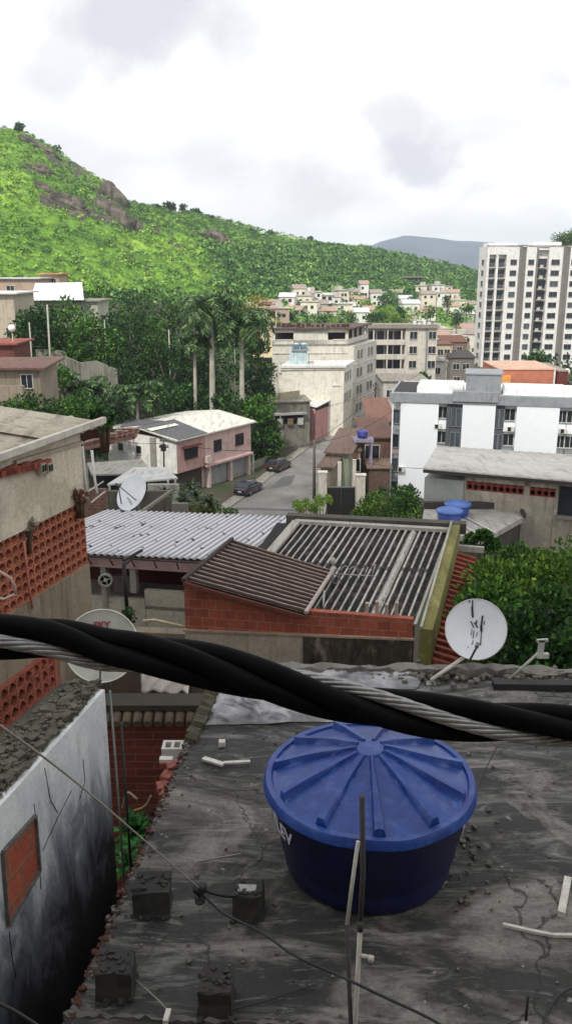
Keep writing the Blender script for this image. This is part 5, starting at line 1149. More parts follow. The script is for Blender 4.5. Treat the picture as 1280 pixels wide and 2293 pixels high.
for px, py, Y, r_, lb in ((1006, 1143, 38, .6, 'front blue water tank of the pair on the concrete terrace'), (1024, 1128, 39.6, .62, 'rear blue water tank of the pair on the concrete terrace')):
    c = AY(px, py, Y); t, c = tank(lb, px, py, Y, r_, c.z-tz0, BLU, BLUL)
    m = MB(); m.tube([(c.x-r_-.05, Y-.2, c.z-.1), (c.x-r_-.22, Y-.3, c.z-.25), (c.x-r_-.15, Y-.3, tz0+.1), (c.x-r_+.1, Y-.6, tz0+.03)], .03, 6); m.build('overflow_pipe', PVC, t)
for a, b, lb in (((1020, 1168, 37.2), (1068, 1196, 36.2), 'white plastic pipe on the terrace, nearer one'), ((1040, 1158, 38.4), (1110, 1194, 37.0), 'white plastic pipe on the terrace, farther one')):
    p0, p1 = AZ(a[0], a[1], tz0+.05), AZ(b[0], b[1], tz0+.05); m = MB(); m.tube([p0, p1], .045, 8); tag(m.build('plastic_pipe', PVC, loc=p0), lb, 'pipe')

# ---- dark corrugated roof house
BRK = BRICK('hollow_brick', '#ad5c45', '#934b38', '#a07a66', .29, .2, .010, damt=.4); BRD = BRICK('hollow_brick_dark', '#7d4232', '#693529', '#7b6153', .29, .2, .012, damt=.6)
OLV = WALL('olive_wall', '#77733f', '#3a3a22', .55, patches='#8a874f'); STN = WALL('stained_beige', '#aba293', '#5d564a', .25, streak=1)
FR_ = AZ(926, 1404, -7.02); BR_ = AZ(1004, 1192, -6.5); BL_ = AZ(668, 1172, -6.5); FL_ = FR_+(BL_-BR_)*1.0; FL_ = Vector((-1.35, 16.6, -7.02))
t = thing('grooved_roof_house', (1.5, 18.5, gh(1, 18)), 'house with black and white grooved cement sheet roof and low brick parapet, centre', 'house')
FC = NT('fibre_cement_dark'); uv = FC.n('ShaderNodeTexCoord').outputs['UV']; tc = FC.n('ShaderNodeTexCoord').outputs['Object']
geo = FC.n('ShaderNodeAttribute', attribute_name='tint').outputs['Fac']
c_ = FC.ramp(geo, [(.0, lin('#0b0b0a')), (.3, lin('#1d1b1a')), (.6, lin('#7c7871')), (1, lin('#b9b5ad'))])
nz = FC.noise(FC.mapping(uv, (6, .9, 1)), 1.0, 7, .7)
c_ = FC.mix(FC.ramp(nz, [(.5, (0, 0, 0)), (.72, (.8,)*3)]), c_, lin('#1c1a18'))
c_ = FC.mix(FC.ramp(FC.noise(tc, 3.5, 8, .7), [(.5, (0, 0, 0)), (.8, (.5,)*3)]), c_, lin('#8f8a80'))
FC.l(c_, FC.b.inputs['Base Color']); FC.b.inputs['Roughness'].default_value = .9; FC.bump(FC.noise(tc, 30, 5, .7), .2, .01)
def tint_waves(o, per=8, k=1.0, off=0):   # tint for the ribs: dark grooves, pale crests
    me = o.data; a = me.attributes['tint']; n = len(me.polygons); 
    return
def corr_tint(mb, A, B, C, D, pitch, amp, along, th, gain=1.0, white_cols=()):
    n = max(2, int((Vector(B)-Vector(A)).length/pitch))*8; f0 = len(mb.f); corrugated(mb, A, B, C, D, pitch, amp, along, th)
    rr_ = random.Random(4); rib_tone = [rr_.uniform(.25, 1) for _ in range(n//8+2)]
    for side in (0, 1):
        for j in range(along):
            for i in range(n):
                h = (cos(2*pi*(i+.5)/8)+1)/2; col_i = (i+4)//8; v = h**3.2*(.8+.35*rib_tone[col_i])*gain*(.5 if (j == along//2 and side == 0 and along == 24) else 1)
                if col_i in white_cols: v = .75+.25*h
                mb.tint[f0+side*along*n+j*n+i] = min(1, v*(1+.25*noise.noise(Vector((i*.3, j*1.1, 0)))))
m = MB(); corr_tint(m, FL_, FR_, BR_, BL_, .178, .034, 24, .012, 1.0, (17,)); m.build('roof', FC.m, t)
RC = WALL('ridge_cap', '#a9a69d', '#55524b', .5)
m = MB(); m.bar(BL_+Vector((-.1, .02, .05)), BR_+Vector((.05, .02, .05)), .2, .09); m.bar(FL_+Vector((-.05, 0, .05)), BL_+Vector((-.05, 0, .05)), .22, .08); m.bar(FR_+Vector((.02, 0, .04)), BR_+Vector((.02, 0, .04)), .06, .05); m.build('edge_capping', RC, t)
m = MB(); m.bar(BL_+Vector((-.35, .05, -.06)), BL_+Vector((-1.45, -4.2, -.42)), .45, .1); m.build('valley_gutter', PLAIN('gutter_black', '#1d1c1c', .9), t)
m = MB(); m.bar(BL_+Vector((-.3, .32, .03)), BR_+Vector((.5, .3, .03)), .3, .28); m.build('back_parapet', WALL('parapet_moss', '#4f4b42', '#26251f', .6), t)
gB = gh(1, 18)-1
# brick front
kL = AY(412, 1312, 16.5); kR = AY(925, 1384, 15.7); kLb = AY(412, 1408, 16.5).z
bw = [Vector((kL.x, kL.y, 0)), Vector((kR.x, kR.y, 0))]; zb = kLb; zbR = AY(925, 1428, 15.7).z; zB_ = lambda s: zb+(zbR-zb)*s/Lw; ztL = AY(412, 1302, 16.5).z; Lw = (bw[1]-bw[0]).length
aa, uu, nn2, _ = wframe(bw[0], bw[1])
def fp(s, d, z): p = aa+uu*s+nn2*d; return Vector((p.x, p.y, z))
sM = Lw*.53; zlow = AY(800, 1378, 15.9).z
m = MB()
m.hexa([fp(0, 0, zb), fp(sM, 0, zB_(sM)), fp(sM, -.15, zB_(sM)), fp(0, -.15, zb)], [fp(0, 0, ztL), fp(sM, 0, AY(682, 1372, 16.0).z), fp(sM, -.15, AY(682, 1372, 16.0).z), fp(0, -.15, ztL)])
m.hexa([fp(sM+.002, 0, zB_(sM)), fp(Lw, 0, zbR), fp(Lw, -.15, zbR), fp(sM+.002, -.15, zB_(sM))], [fp(sM, 0, zlow+.03), fp(Lw, 0, zlow), fp(Lw, -.15, zlow), fp(sM, -.15, zlow+.03)])
lw = Vector((-1.25, 18.7, 0)); m.hexa([fp(0, -.15, zb), fp(.15, -.15, zb), lw+Vector((.15, 0, zb)), lw+Vector((0, 0, zb))], [fp(0, -.15, ztL), fp(.15, -.15, ztL), lw+Vector((.15, 0, ztL-.1)), lw+Vector((0, 0, ztL-.1))])
m.build('brick_wall', BRK, t)
m = MB(); m.hexa([fp(0, .04, gB), fp(Lw, .04, gB), fp(Lw, -4, gB), fp(0.3, -4, gB)], [fp(0, .04, zb-.01), fp(Lw, .04, zbR-.01), fp(Lw, -4, zbR-.01), fp(.3, -4, zb-.01)]); m.build('wall', STN, t)
m = MB(); m.hexa([fp(-.03, .07, zb-.04), fp(Lw+.03, .07, zbR-.04), fp(Lw+.03, .0, zbR-.04), fp(-.03, .0, zb-.04)], [fp(-.03, .07, zb), fp(Lw+.03, .07, zbR), fp(Lw+.03, 0, zbR), fp(-.03, 0, zb)]); m.build('ledge', WALL('ledge_pale', '#a8937f', '#57493c', .5), t)
SMT = NT('black_mould'); tc = SMT.n('ShaderNodeTexCoord').outputs['Object']; nz = SMT.noise(SMT.mapping(tc, (3, 3, 1.2)), 1.5, 8, .75)
SMT.l(SMT.ramp(nz, [(.35, lin('#1d1b17')), (.55, lin('#4a443a')), (.7, lin('#8f8777'))]), SMT.b.inputs['Base Color']); SMT.b.inputs['Roughness'].default_value = .95
m = MB(); sA = Lw*.53
for k in range(40):
    s0_ = sA+(Lw-sA)*k/40; s1_ = sA+(Lw-sA)*(k+1)/40; dz_ = .75+.25*noise.noise(Vector((k*.35, 2, 0)))+.12*noise.noise(Vector((k*1.3, 5, 0)))+.3*min(1, k/12)
    m.hexa([fp(s0_, .052, zB_(s0_)-.06-dz_), fp(s1_, .052, zB_(s1_)-.06-dz_), fp(s1_, .03, zB_(s1_)-.06-dz_), fp(s0_, .03, zB_(s0_)-.06-dz_)], [fp(s0_, .052, zB_(s0_)-.042), fp(s1_, .052, zB_(s1_)-.042), fp(s1_, .03, zB_(s1_)-.042), fp(s0_, .03, zB_(s0_)-.042)])
m.build('mould_stain', SMT.m, t)
# loose bricks standing on the parapet
for k in range(4):
    p = fp(Lw-.95+.2*k, -.3, zlow-.05); m = MB(); m.obox(p, uu, .07, .1, .22+.05*(k % 2)); tag(m.build('roof_batten', PLAIN('batten_pale', '#a99a8c', .9), loc=p), 'short pale batten on the brick parapet, %s from left' % ordn[k], 'batten', 'battens on the brick parapet')
# olive side wall
oa = Vector((FR_.x+.06, FR_.y-.35, 0)); ob = Vector((BR_.x+.1, BR_.y+.35, 0)); zA = FR_.z+.12; zB = BR_.z+.16
t2 = thing('olive_wall', (oa.x, oa.y, gB), 'olive green plastered side wall right of the grooved roof', 'wall')
nO = Vector((ob.y-oa.y, -(ob.x-oa.x), 0)).normalized()
def ohex(m, d0, d1, z0a, z0b, z1a, z1b, ka=0, kb=1):
    A = oa.lerp(ob, ka); B = oa.lerp(ob, kb); Z = lambda p, z: Vector((p.x, p.y, z))
    m.hexa([Z(A+nO*d0, z0a), Z(A+nO*d1, z0a), Z(B+nO*d1, z0b), Z(B+nO*d0, z0b)], [Z(A+nO*d0, z1a), Z(A+nO*d1, z1a), Z(B+nO*d1, z1b), Z(B+nO*d0, z1b)])
m = MB(); ohex(m, 0, .26, gB, gB, zA, zB); m.build('wall', OLV, t2)
m = MB(); ohex(m, .0, .05, zA+.002, zB+.002, zA+.05, zB+.05); m.build('coping', WALL('olive_coping', '#a8a596', '#4c4a38', .6), t2)
# red stepped tile strip
t3 = thing('tile_strip', (oa.x+.6, oa.y, gB), 'narrow strip of stacked red clay tiles along the foot of the olive wall', 'tile roof')
TR_ = PLAIN('clay_tile_red', '#85402f', .85, var=.45, scale=7, bump=.4); m = MB(); N_ = 21
for k in range(N_):
    ka = .01+.93*k/N_; kb = .01+.93*(k+.56)/N_; z_ = -7.62+(k/N_)*.62-(0 if k % 2 else .0)
    A = oa.lerp(ob, ka); B = oa.lerp(ob, kb); w = .48+R.uniform(-.03, .03); Z = lambda p, z: Vector((p.x, p.y, z))
    m.hexa([Z(A+nO*.27, z_-.2), Z(A+nO*(.27+w), z_-.3), Z(B+nO*(.27+w), z_-.3), Z(B+nO*.27, z_-.2)], [Z(A+nO*.27, z_+.06), Z(A+nO*(.27+w), z_-.04), Z(B+nO*(.27+w), z_-.05), Z(B+nO*.27, z_+.05)])
m.build('tiles', TR_, t3)
m = MB(); ohex(m, .265, .70, gB, gB, -7.85, -7.27, .01, .94); m.build('wall', PLAIN('wall_deep_red', '#3d1510', .95, var=.4), t3)
m = MB(); ohex(m, .2, .9, -7.0, -7.0, -6.85, -6.85, .945, .965); m.build('end_coping', RC, t3)

# ---- brown small roof on the brick walls
t = thing('brown_roof', (0, 17.6, -6.9), 'small brown grooved tile roof resting on the red brick walls', 'roof')
bFL = AZ(410, 1300, -6.12); bFR = AZ(682, 1376, -6.72); bBR = AZ(746, 1280, -6.62); bBL = AZ(520, 1211, -6.05)
BT = NT('brown_tile'); tc = BT.n('ShaderNodeTexCoord').outputs['Object']; geo = BT.n('ShaderNodeAttribute', attribute_name='tint').outputs['Fac']
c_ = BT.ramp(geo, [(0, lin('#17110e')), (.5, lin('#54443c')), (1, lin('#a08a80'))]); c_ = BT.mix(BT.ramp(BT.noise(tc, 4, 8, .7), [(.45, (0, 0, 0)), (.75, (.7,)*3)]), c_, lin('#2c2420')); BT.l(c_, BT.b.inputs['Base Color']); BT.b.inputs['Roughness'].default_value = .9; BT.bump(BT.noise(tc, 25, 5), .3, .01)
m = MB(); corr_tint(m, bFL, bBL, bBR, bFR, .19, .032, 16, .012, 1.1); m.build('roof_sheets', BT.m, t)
m = MB(); m.bar(bFL+Vector((0, -.03, .02)), bBL+Vector((0, 0, .05)), .08, .07); m.build('gable_board', PLAIN('board_dark', '#3c332f', .9), t)
m = MB(); m.bar(bFR+Vector((.02, -.05, .06)), bBR+Vector((.03, .1, .06)), .07, .06); m.build('verge_batten', PLAIN('verge_pale', '#a3998f', .8), t)
m = MB(); m.bar(bFL+Vector((0, -.04, -.05)), bFR+Vector((0, -.04, -.05)), .05, .08); m.build('eaves_board', PLAIN('board_red', '#5f352c', .9), t)

# ---- antenna on the dark roof
c = AY(745, 1310, 18.0); t = thing('tv_antenna', (c.x, 18, -6.9), 'thin television antenna with looped elements above the grooved roof', 'antenna')
ALU = PLAIN('aluminium', '#a7a7a3', .35, .8, .1)
def AP(px, py, Y=18): return AY(px, py, Y)
m = MB(); m.tube([AP(746, 1345), AP(745, 1262)], .018, 6); m.build('mast', ALU, t)
m = MB(); m.tube([AP(722, 1370, 16.3), AP(726, 1322, 16.6)], .02, 6); m.build('stay', ALU, t)
m = MB(); m.tube([AP(738, 1285), AP(842, 1290)], .014, 6); m.build('boom', ALU, t)
for px, h in ((750, 18), (772, 24), (790, 22)):
    m = MB(); cc2 = AP(px, 1290); m.tube([cc2+Vector((0, cos(a)*.05, 0))+Vector((cos(a)*h*.5*.01, 0, sin(a)*h*.01)) for a in [2*pi*k/20 for k in range(21)]], .009, 5); m.build('loop_element', ALU, t)
for px, dy in ((815, 20), (832, 26)):
    m = MB(); m.tube([AP(px-8, 1290+dy), AP(px+8, 1290-dy)], .01, 5); m.build('rod_element', ALU, t)
m = MB(); p = AP(745, 1256); m.lathe([(0, -.09), (.06, -.07), (.06, .05), (.0, .09)], p, 10); m.build('amplifier_box', PLAIN('amp_pale', '#a5a098', .6), t)

# ---- white corrugated veranda house
A0 = Vector((-7.2, 20.9, -7.02)); A1 = Vector((-1.15, 20.05, -7.02)); B1 = Vector((.32, 25.9, -7.58)); B0 = Vector((-5.8, 26.7, -7.58))
t = thing('veranda_house', (-3.2, 22.8, gh(-3, 23)), 'house with spotted white corrugated roof and dark red veranda, left of the brown roof', 'house')
WC = NT('corrugated_white'); tc = WC.n('ShaderNodeTexCoord').outputs['Object']; geo = WC.n('ShaderNodeAttribute', attribute_name='tint').outputs['Fac']
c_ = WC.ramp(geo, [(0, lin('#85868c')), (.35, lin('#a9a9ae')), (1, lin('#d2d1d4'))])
v_ = WC.noise(tc, 2.6, 2, .5); spots = WC.ramp(v_, [(.66, (0, 0, 0)), (.675, (1, 1, 1))]); c_ = WC.mix(spots, c_, lin('#2b2a2c'))
c_ = WC.mix(WC.ramp(WC.noise(tc, 1.1, 8, .7), [(.5, (0, 0, 0)), (.8, (.5,)*3)]), c_, lin('#777470'))
WC.l(c_, WC.b.inputs['Base Color']); WC.b.inputs['Roughness'].default_value = .75
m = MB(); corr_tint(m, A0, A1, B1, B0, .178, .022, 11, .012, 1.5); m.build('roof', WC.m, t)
RDK = WALL('wine_red_paint', '#4a1518', '#220a0c', .3); VW = WALL('veranda_wall', '#aba496', '#5c564b', .4, patches='#949a8e'); VL = WALL('veranda_beam', '#a78b8a', '#5c4847', .3)
aV = Vector((-5.6, 20.95, 0)); bV = Vector((-1.0, 20.15, 0)); Lv = (bV-aV).length; zV = -7.1
m = MB(); wallbox(m, aV, bV, -2, Lv, zV-.32, zV-.02, -.18, .1); m.build('beam', VL, t)
m = MB(); wallbox(m, aV, bV, -2, Lv+1, zV-4, zV-.34, -1.9, -1.6); m.build('back_wall', RDK, t)
m = MB(); wallbox(m, aV, bV, -2, Lv+1, zV-1.45, zV-1.35, -1.6, .0); m.build('floor', CONC, t)
m = MB(); zP = AY(345, 1322, 20.6).z; wallbox(m, aV, bV, Lv*.42, Lv, gh(-3, 20)-1, zP, -.15, 0); wallbox(m, aV, bV, -2, Lv*.42, gh(-3, 20)-1, zP-.28, -.15, .02); m.build('parapet', VW, t)
m = MB(); s_ = .0
xs0 = AY(216, 1290, 20.2).x-aV.x; wallbox(m, aV, bV, xs0, xs0+.14, gh(-3, 20), zV-.3, -.2, .05); m.build('column', WALL('col_grey', '#8f8c86', None, .4), t)
m = MB(); xs1 = AY(285, 1290, 20.2).x-aV.x; wallbox(m, aV, bV, xs1, xs1+.16, zP-.1, zV-.3, -.2, .02); m.build('column', WALL('col_grey', '#8f8c86', None, .4), t)
m = MB(); wallbox(m, aV, bV, xs0+.14, xs1, zP-.28, zV-.75, -.6, -.45); m.build('partition', WALL('partition', '#7a706c', '#3e3835', .4), t)
for k in range(9):
    p = aV+(bV-aV)*(k/8); m = MB(); m.bar((p.x, p.y-.1, zV-.25), (p.x+.0, p.y-.5, zV+.08), .025); m.build('gutter_bracket', PLAIN('iron_black', '#1f1c1c', .7), t)
m = MB(); m.bar((aV.x, aV.y-.3, zV+.02), (bV.x, bV.y-.3, zV+.02), .03); m.build('gutter_rod', PLAIN('iron_black', '#1f1c1c', .7), t)
pp = AY(277, 1260, 19.2); m = MB(); m.tube([(pp.x, 19.2, pp.z), (pp.x+.02, 19.2, AY(280, 1372, 19.2).z)], .05, 8); tag(m.build('iron_pipe', PLAIN('iron_black', '#1f1c1c', .7), loc=(pp.x, 19.2, -8.6)), 'black iron pipe standing in front of the veranda', 'pipe')
p0 = AY(277, 1255, 19.2); m = MB(); m.bar(p0, AY(318, 1232, 20), .06); m.bar(p0+Vector((0, 0, -.12)), AY(300, 1240, 20)+Vector((0, 0, -.05)), .05); tag(m.build('pipe_brace', PLAIN('iron_black', '#1f1c1c', .7), loc=p0), 'black brace from the iron pipe up to the white roof', 'bracket')
c = AY(237, 1299, 20.5); t = thing('exhaust_fan', (c.x, 20.7, c.z-.2), 'round exhaust fan on the veranda partition', 'fan')
X_ = (Vector((1, 0, 0)), Vector((0, 0, 1)), Vector((0, -1, 0)))
m = MB(); m.lathe([(.1, -.12), (.17, -.12), (.19, .05), (.14, .06), (.13, 0)], c, 20, X_); m.build('housing', PLAIN('fan_grey', '#8c9088', .5), t); m = MB(); m.lathe([(0, -.02), (.135, -.02)], c, 16, X_); m.build('opening', DARK, t)
m = MB()
for k in range(4): a = k*pi/2+.4; m.bar(c+Vector((0, -.02, 0)), c+Vector((cos(a)*.12, -.02, sin(a)*.12)), .05, .01)
m.lathe([(0, .03), (.05, .03), (.05, -.02)], c, 12, X_); m.build('blades', PLAIN('fan_blade', '#b5b8b0', .5), t)
m = MB(); m.tube([AY(320, 1390, 18.9), AY(345, 1388, 18.9), AY(372, 1394, 18.8), AY(411, 1403, 18.7)], .035, 8); tag(m.build('plastic_pipe', PLAIN('pvc_cream', '#bdb092', .5), loc=AY(320, 1390, 18.9)), 'cream plastic pipe lying along the veranda parapet', 'pipe')
m = MB(); wallbox(m, (-4.4, 17.6), (-1.9, 17.3), 0, 3.0, -10, AY(350, 1418, 17.4).z, -.3, 0); tag(m.build('low_wall', WALL('lowwall', '#857a6a', '#3f382e', .5), loc=(-3, 17.5, -11)), 'low dim wall in front of the veranda house', 'wall')
c = AY(288, 1376, 17.8); bush('small dark potted plant at the foot of the black iron pipe', 290, 1378, 17.9, .16, .16, 160, .09, LDK, name='plant', cat='plant', base=c.z-.3)

# back yard wall with cloth, tile edge and brick wall of the trench
zc2 = AY(365, 1500, 13).z
m = MB(); wallbox(m, (-3.4, 13.2), (-1.3, 13.0), 0, 2.9, -12, zc2, -.3, 0); tag(m.build('yard_wall', WALL('yard_brown', '#5a5143', '#2a251e', .6), loc=(-2.4, 13, -11)), 'brown yard wall under the hanging white cloth', 'wall')
m = MB(); N_ = 26; p0 = AY(318, 1502, 12.9); p1 = AY(424, 1508, 12.8)
for k in range(N_+1):
    for j in range(9):
        tt = k/N_; p = p0.lerp(p1, tt); dz = -.30*j/8*(1-.2*sin(tt*5)**2); m.v.append(p+Vector((0, -.05-.05*sin(tt*21+j*.7)*min(1, j/3)-.02*j, dz+.015*sin(tt*17))))
for k in range(N_):
    for j in range(8): a = k*9+j; m.f.append((a, a+9, a+10, a+1)); m.sm.append(True); m.mi.append(0); m.tint.append(.5)
o = m.build('cloth', PLAIN('cloth_white', '#c6c2bb', .9, var=.1), loc=p0); so_ = o.modifiers.new('thick', 'SOLIDIFY'); so_.thickness = .01; tag(o, 'white cloth hanging over the brown yard wall', 'cloth')
t = thing('brick_wall', (-1.6, 9, -7), 'red brick wall with a row of half round tiles on top, deep in the gap', 'wall')
zt2 = AY(330, 1612, 9).z; m = MB(); m.box(-2.6, -.95, 9, 9.14, -8, zt2); m.build('wall', BRICK('thin_brick', '#6b2e20', '#56241a', '#7a4a3a', .45, .1, .007, damt=.55), t)
m = MB()
for k in range(13):
    x = -2.5+k*.125; m.tube([(x, 8.9, zt2+.0), (x, 9.05, zt2+.06), (x, 9.25, zt2+.1)], [.055, .06, .06], 9)
m.build('coping_tiles', PLAIN('tile_dirty', '#5c5043', .9, var=.5), t)
m = MB(); m.box(-2.6, -.95, 9.0, 9.3, zt2+.12, zt2+.19); m.build('top_ledge', WALL('ledge_dim', '#332e26', '#171410', .5), t)

# ---- big beige house with hollow block band, left
tv = Vector((sin(radians(17)), cos(radians(17)), 0))
Kc = AY(204, 1330, 14); Kc = Vector((Kc.x, Kc.y, 0)); K0 = Kc-tv*6.5
t = thing('beige_house', (Kc.x-2, Kc.y-3, -11), 'big beige plastered house with a band of red hollow blocks, at the left edge', 'house')
def kz(px, py): p = APL(px, py, Kc, Vector((tv.y, -tv.x, 0))); return p.z, (Vector((p.x, p.y, 0))-K0).dot(tv)
BGE = WALL('beige_plaster', '#cbc0ad', '#7d7463', .33, patches='#b8ae9a', pamt=.3); GRM = WALL('grimy_plaster', '#857a66', '#3c352a', .6); REDP = WALL('red_plaster', '#9a5f4c', '#4c2b22', .6)
zE = kz(185, 968)[0]; zB1 = kz(196, 1118)[0]; zB0 = kz(200, 1262)[0]; Lk = 6.5
m = MB(); wallbox(m, K0, Kc, 0, Lk, zB1, zE+.0, -.22, 0); m.build('wall', BGE, t)
# the band runs along the whole wall; the plaster above overlaps it with a ragged edge
m = MB(); lattice(m, K0, Kc, .0, Lk-.01, zB0, zB1, 0, .175, .02, -.12, -.02, True); m.build('hollow_block_band', PLAIN('cobogo_red', '#a8674f', .9, var=.35, scale=5), t)
m = MB(); wallbox(m, K0, Kc, 0, Lk, zB0-.1, zB1+.1, -.9, -.7); m.build('dark_interior', PLAIN('interior_wine', '#2a100e', .9), t)
m = MB(); wallbox(m, K0, Kc, 0, Lk, -11, zB0, -.22, .01); m.build('lower_wall', GRM, t)
m = MB(); wallbox(m, K0, Kc, kz(66, 1520)[1], kz(132, 1520)[1], -11, kz(60, 1500)[0], -.1, .04); m.build('red_patch', REDP, t)
m = MB(); lattice(m, K0, Kc, 3.2, kz(112, 1500)[1], kz(60, 1578)[0], kz(60, 1492)[0], 0, .2, .03, .005, .1, True); m.build('lower_block_band', PLAIN('cobogo_red2', '#8a4a3a', .9, var=.35, scale=5), t)
bk = Vector((-tv.y, tv.x, 0))
m = MB(); Z = lambda p, z: Vector((p.x, p.y, z)); KK = Kc+bk*.24; m.hexa([Z(KK, -11), Z(KK+bk*5, -11), Z(KK+bk*5-tv*.2, -11), Z(KK-tv*.2, -11)], [Z(KK, zE), Z(KK+bk*5, zE), Z(KK+bk*5-tv*.2, zE), Z(KK-tv*.2, zE)]); m.build('end_wall', BGE, t)
# crooked red brick course near the top
m = MB()
for k in range(11):
    z_, s_ = kz(3+9.5*k, 1058-2.0*k); p = K0+tv*s_; m.obox((p.x+.02, p.y, z_-.05), tv, .21, .12, .09+.02*(k % 3)); 
m.build('brick_course', PLAIN('brick_loose', '#8f4a3e', .9, var=.4), t)
m = MB()
for k in range(2):
    z_, s_ = kz(85+15*k, 1046-1*k); p = K0+tv*s_+Vector((tv.y, -tv.x, 0))*.06; m.obox((p.x, p.y, z_-.09), tv, .13, .1, .16)
hbk = m.build('hollow_brick_end', PLAIN('brick_end_pale', '#a59b8d', .9), t)
m = MB()
for k in range(2):
    z_, s_ = kz(85+15*k, 1046-1*k)
    for q_ in (-.03, .035): p = K0+tv*(s_+q_)+Vector((tv.y, -tv.x, 0))*.115; m.obox((p.x, p.y, z_-.06), tv, .035, .012, .1)
m.build('brick_hole', DARK, hbk)
m = MB(); z_a, s_a = kz(30, 1035); z_b, s_b = kz(180, 990); p = Vector((tv.y, -tv.x, 0))*.03; m.bar(Z(K0+tv*s_a+p, z_a), Z(K0+tv*s_b+p, z_b), .06, .05); m.build('ledge', WALL('ledge_cream', '#b5a894', '#6b5f4e', .5), t)
# roof: overlapping long sheets
eF = Z(K0+Vector((tv.y, -tv.x, 0))*.25-tv*.5, kz(0, 1030)[0]+.03); eB = Z(Kc+Vector((tv.y, -tv.x, 0))*.25+tv*.35, zE+.12)
m = MB()
for k in range(9):
    a = k/9; b = (k+1)/9+.01; P = [eF.lerp(eB, a), eF.lerp(eB, b)]; q_ = bk*(6.5)+Vector((0, 0, .55)); dz = Vector((0, 0, .03*(k % 2)+.012*k*0))
    corrugated(m, P[0]+dz, P[1]+dz, P[1]+q_+dz, P[0]+q_+dz, .25, .012, 2, .03)
m.build('roof', WALL('old_sheet', '#bcb3a2', '#5c5243', .55), t)
m = MB(); m.bar(eF+Vector((.02, 0, .06)), eB+Vector((.02, 0, .06)), .08, .1); m.build('eaves_strip', PLAIN('eaves_pale', '#bdb7ab', .7), t)
m = MB(); m.bar(eF+bk*5.2+Vector((0, 0, .55)), eB+bk*3.0+Vector((0, 0, .42)), .1, .08); m.build('ridge_boards', PLAIN('ridge_dark', '#3d352d', .9), t)
# clutter at the gable end: red brick cornice piece, dark gap, pale board
m = MB(); a = AY(186, 1000, 15.5); b = AY(302, 972, 16.8); m.hexa([a+Vector((0, 0, -.08)), b+Vector((0, 0, -.1)), b+Vector((0, .3, -.1)), a+Vector((0, .3, -.08))], [a+Vector((0, 0, .06)), b+Vector((0, 0, .08)), b+Vector((0, .3, .08)), a+Vector((0, .3, .06))])
for k in range(5): p = a.lerp(b, .5+.11*k); m.box(p.x, p.x+.14, p.y-.05, p.y+.1, p.z+.04, p.z+.13+.03*(k % 2))
tag(m.build('broken_cornice', BRICK('cornice_brick', '#8f4d42', '#a08578', '#a59a8e', .25, .1, damt=.4), loc=a), 'broken red brick cornice sticking out beyond the beige gable', 'cornice')
m = MB(); a = AY(176, 955, 16); b = AY(232, 1003, 16.2); m.box(a.x, b.x, 16, 17.2, b.z-.0, a.z-.05); tag(m.build('dark_alcove', PLAIN('alcove', '#3a1f1a', .9), loc=(a.x, 16, b.z-.4)), 'dark wine coloured alcove behind the beige gable roof', 'alcove')
m = MB(); m.bar(AY(152, 934, 15), AY(184, 956, 14.6), .16, .04); tag(m.build('loose_board', PLAIN('board_white', '#b9b7ad', .8), loc=AY(152, 934, 15)), 'short pale board tilted on the beige roof end', 'board')
c = AY(232, 942, 15.6); bush('small dark bushy plant growing at the tip of the beige gable', 232, 936, 15.6, .18, .26, 260, .11, LDK, name='plant', cat='plant', base=c.z-.3)
pa = AY(204, 1030, 15); m = MB(); m.tube([AY(184, 1000, 14.8), AY(190, 1065, 14.8), AY(196, 1120, 14.8)], .03, 7); tag(m.build('downpipe', PVC, loc=AY(196, 1120, 14.8)), 'thin white downpipe at the corner of the beige house', 'pipe')
m = MB(); m.tube([AY(205, 1000, 22), AY(212, 1070, 22), AY(218, 1104, 22)], .035, 7); tag(m.build('washing_pole', PVC, loc=AY(218, 1104, 22)), 'thin pale pole rising behind the beige house corner', 'pole')
bush('tuft of grass growing out of the beige wall above the hollow blocks', 52, 1182, 12.35, .16, .14, 90, .12, LEAF('wall_grass', '#7a7862', .3, .1, hue='#8f8c78'), name='weed', cat='plant', dep=.1, base=AY(52, 1200, 12.3).z)
bush('reddish weed on the corner of the beige wall', 178, 1112, 13.7, .1, .12, 100, .08, LEAF('red_weed', '#6b4a3a', .5, .1, hue='#8f6a55'), name='weed', cat='plant', dep=.08, base=AY(178, 1120, 13.7).z)
m = MB(); P = [APL(46, 1210, Kc, Vector((tv.y, -tv.x, 0)))]
for q_ in ((52, 1260), (58, 1310), (66, 1360)): P.append(APL(q_[0], q_[1], Kc, Vector((tv.y, -tv.x, 0))))
m.tube([p+Vector((.06, -.04, 0)) for p in P], .022, 6); tag(m.build('conduit', PLAIN('conduit_pink', '#b5675a', .7), loc=P[-1]), 'thin salmon conduit crossing the hollow block band', 'pipe')
# curved pale hoops at the left edge
for k, (a, b, c3, lb) in enumerate([((-30, 1262), (25, 1295), (36, 1330), 'upper'), ((36, 1330), (10, 1342), (-40, 1338), 'lower')]):
    pts = [AY(*a, 7.0), AY((a[0]*2+b[0])/3, (a[1]*2+b[1])/3, 7), AY(*b, 7.0), AY((b[0]+c3[0])/2+2, (b[1]+c3[1])/2-2, 7), AY(*c3, 7.0)]
    m = MB(); m.tube(pts, .014, 7); tag(m.build('bent_rod', PLAIN('rod_pink', '#a58a80', .6), loc=pts[0]), '%s arm of the bent pale rod in front of the hollow blocks' % lb, 'rod')

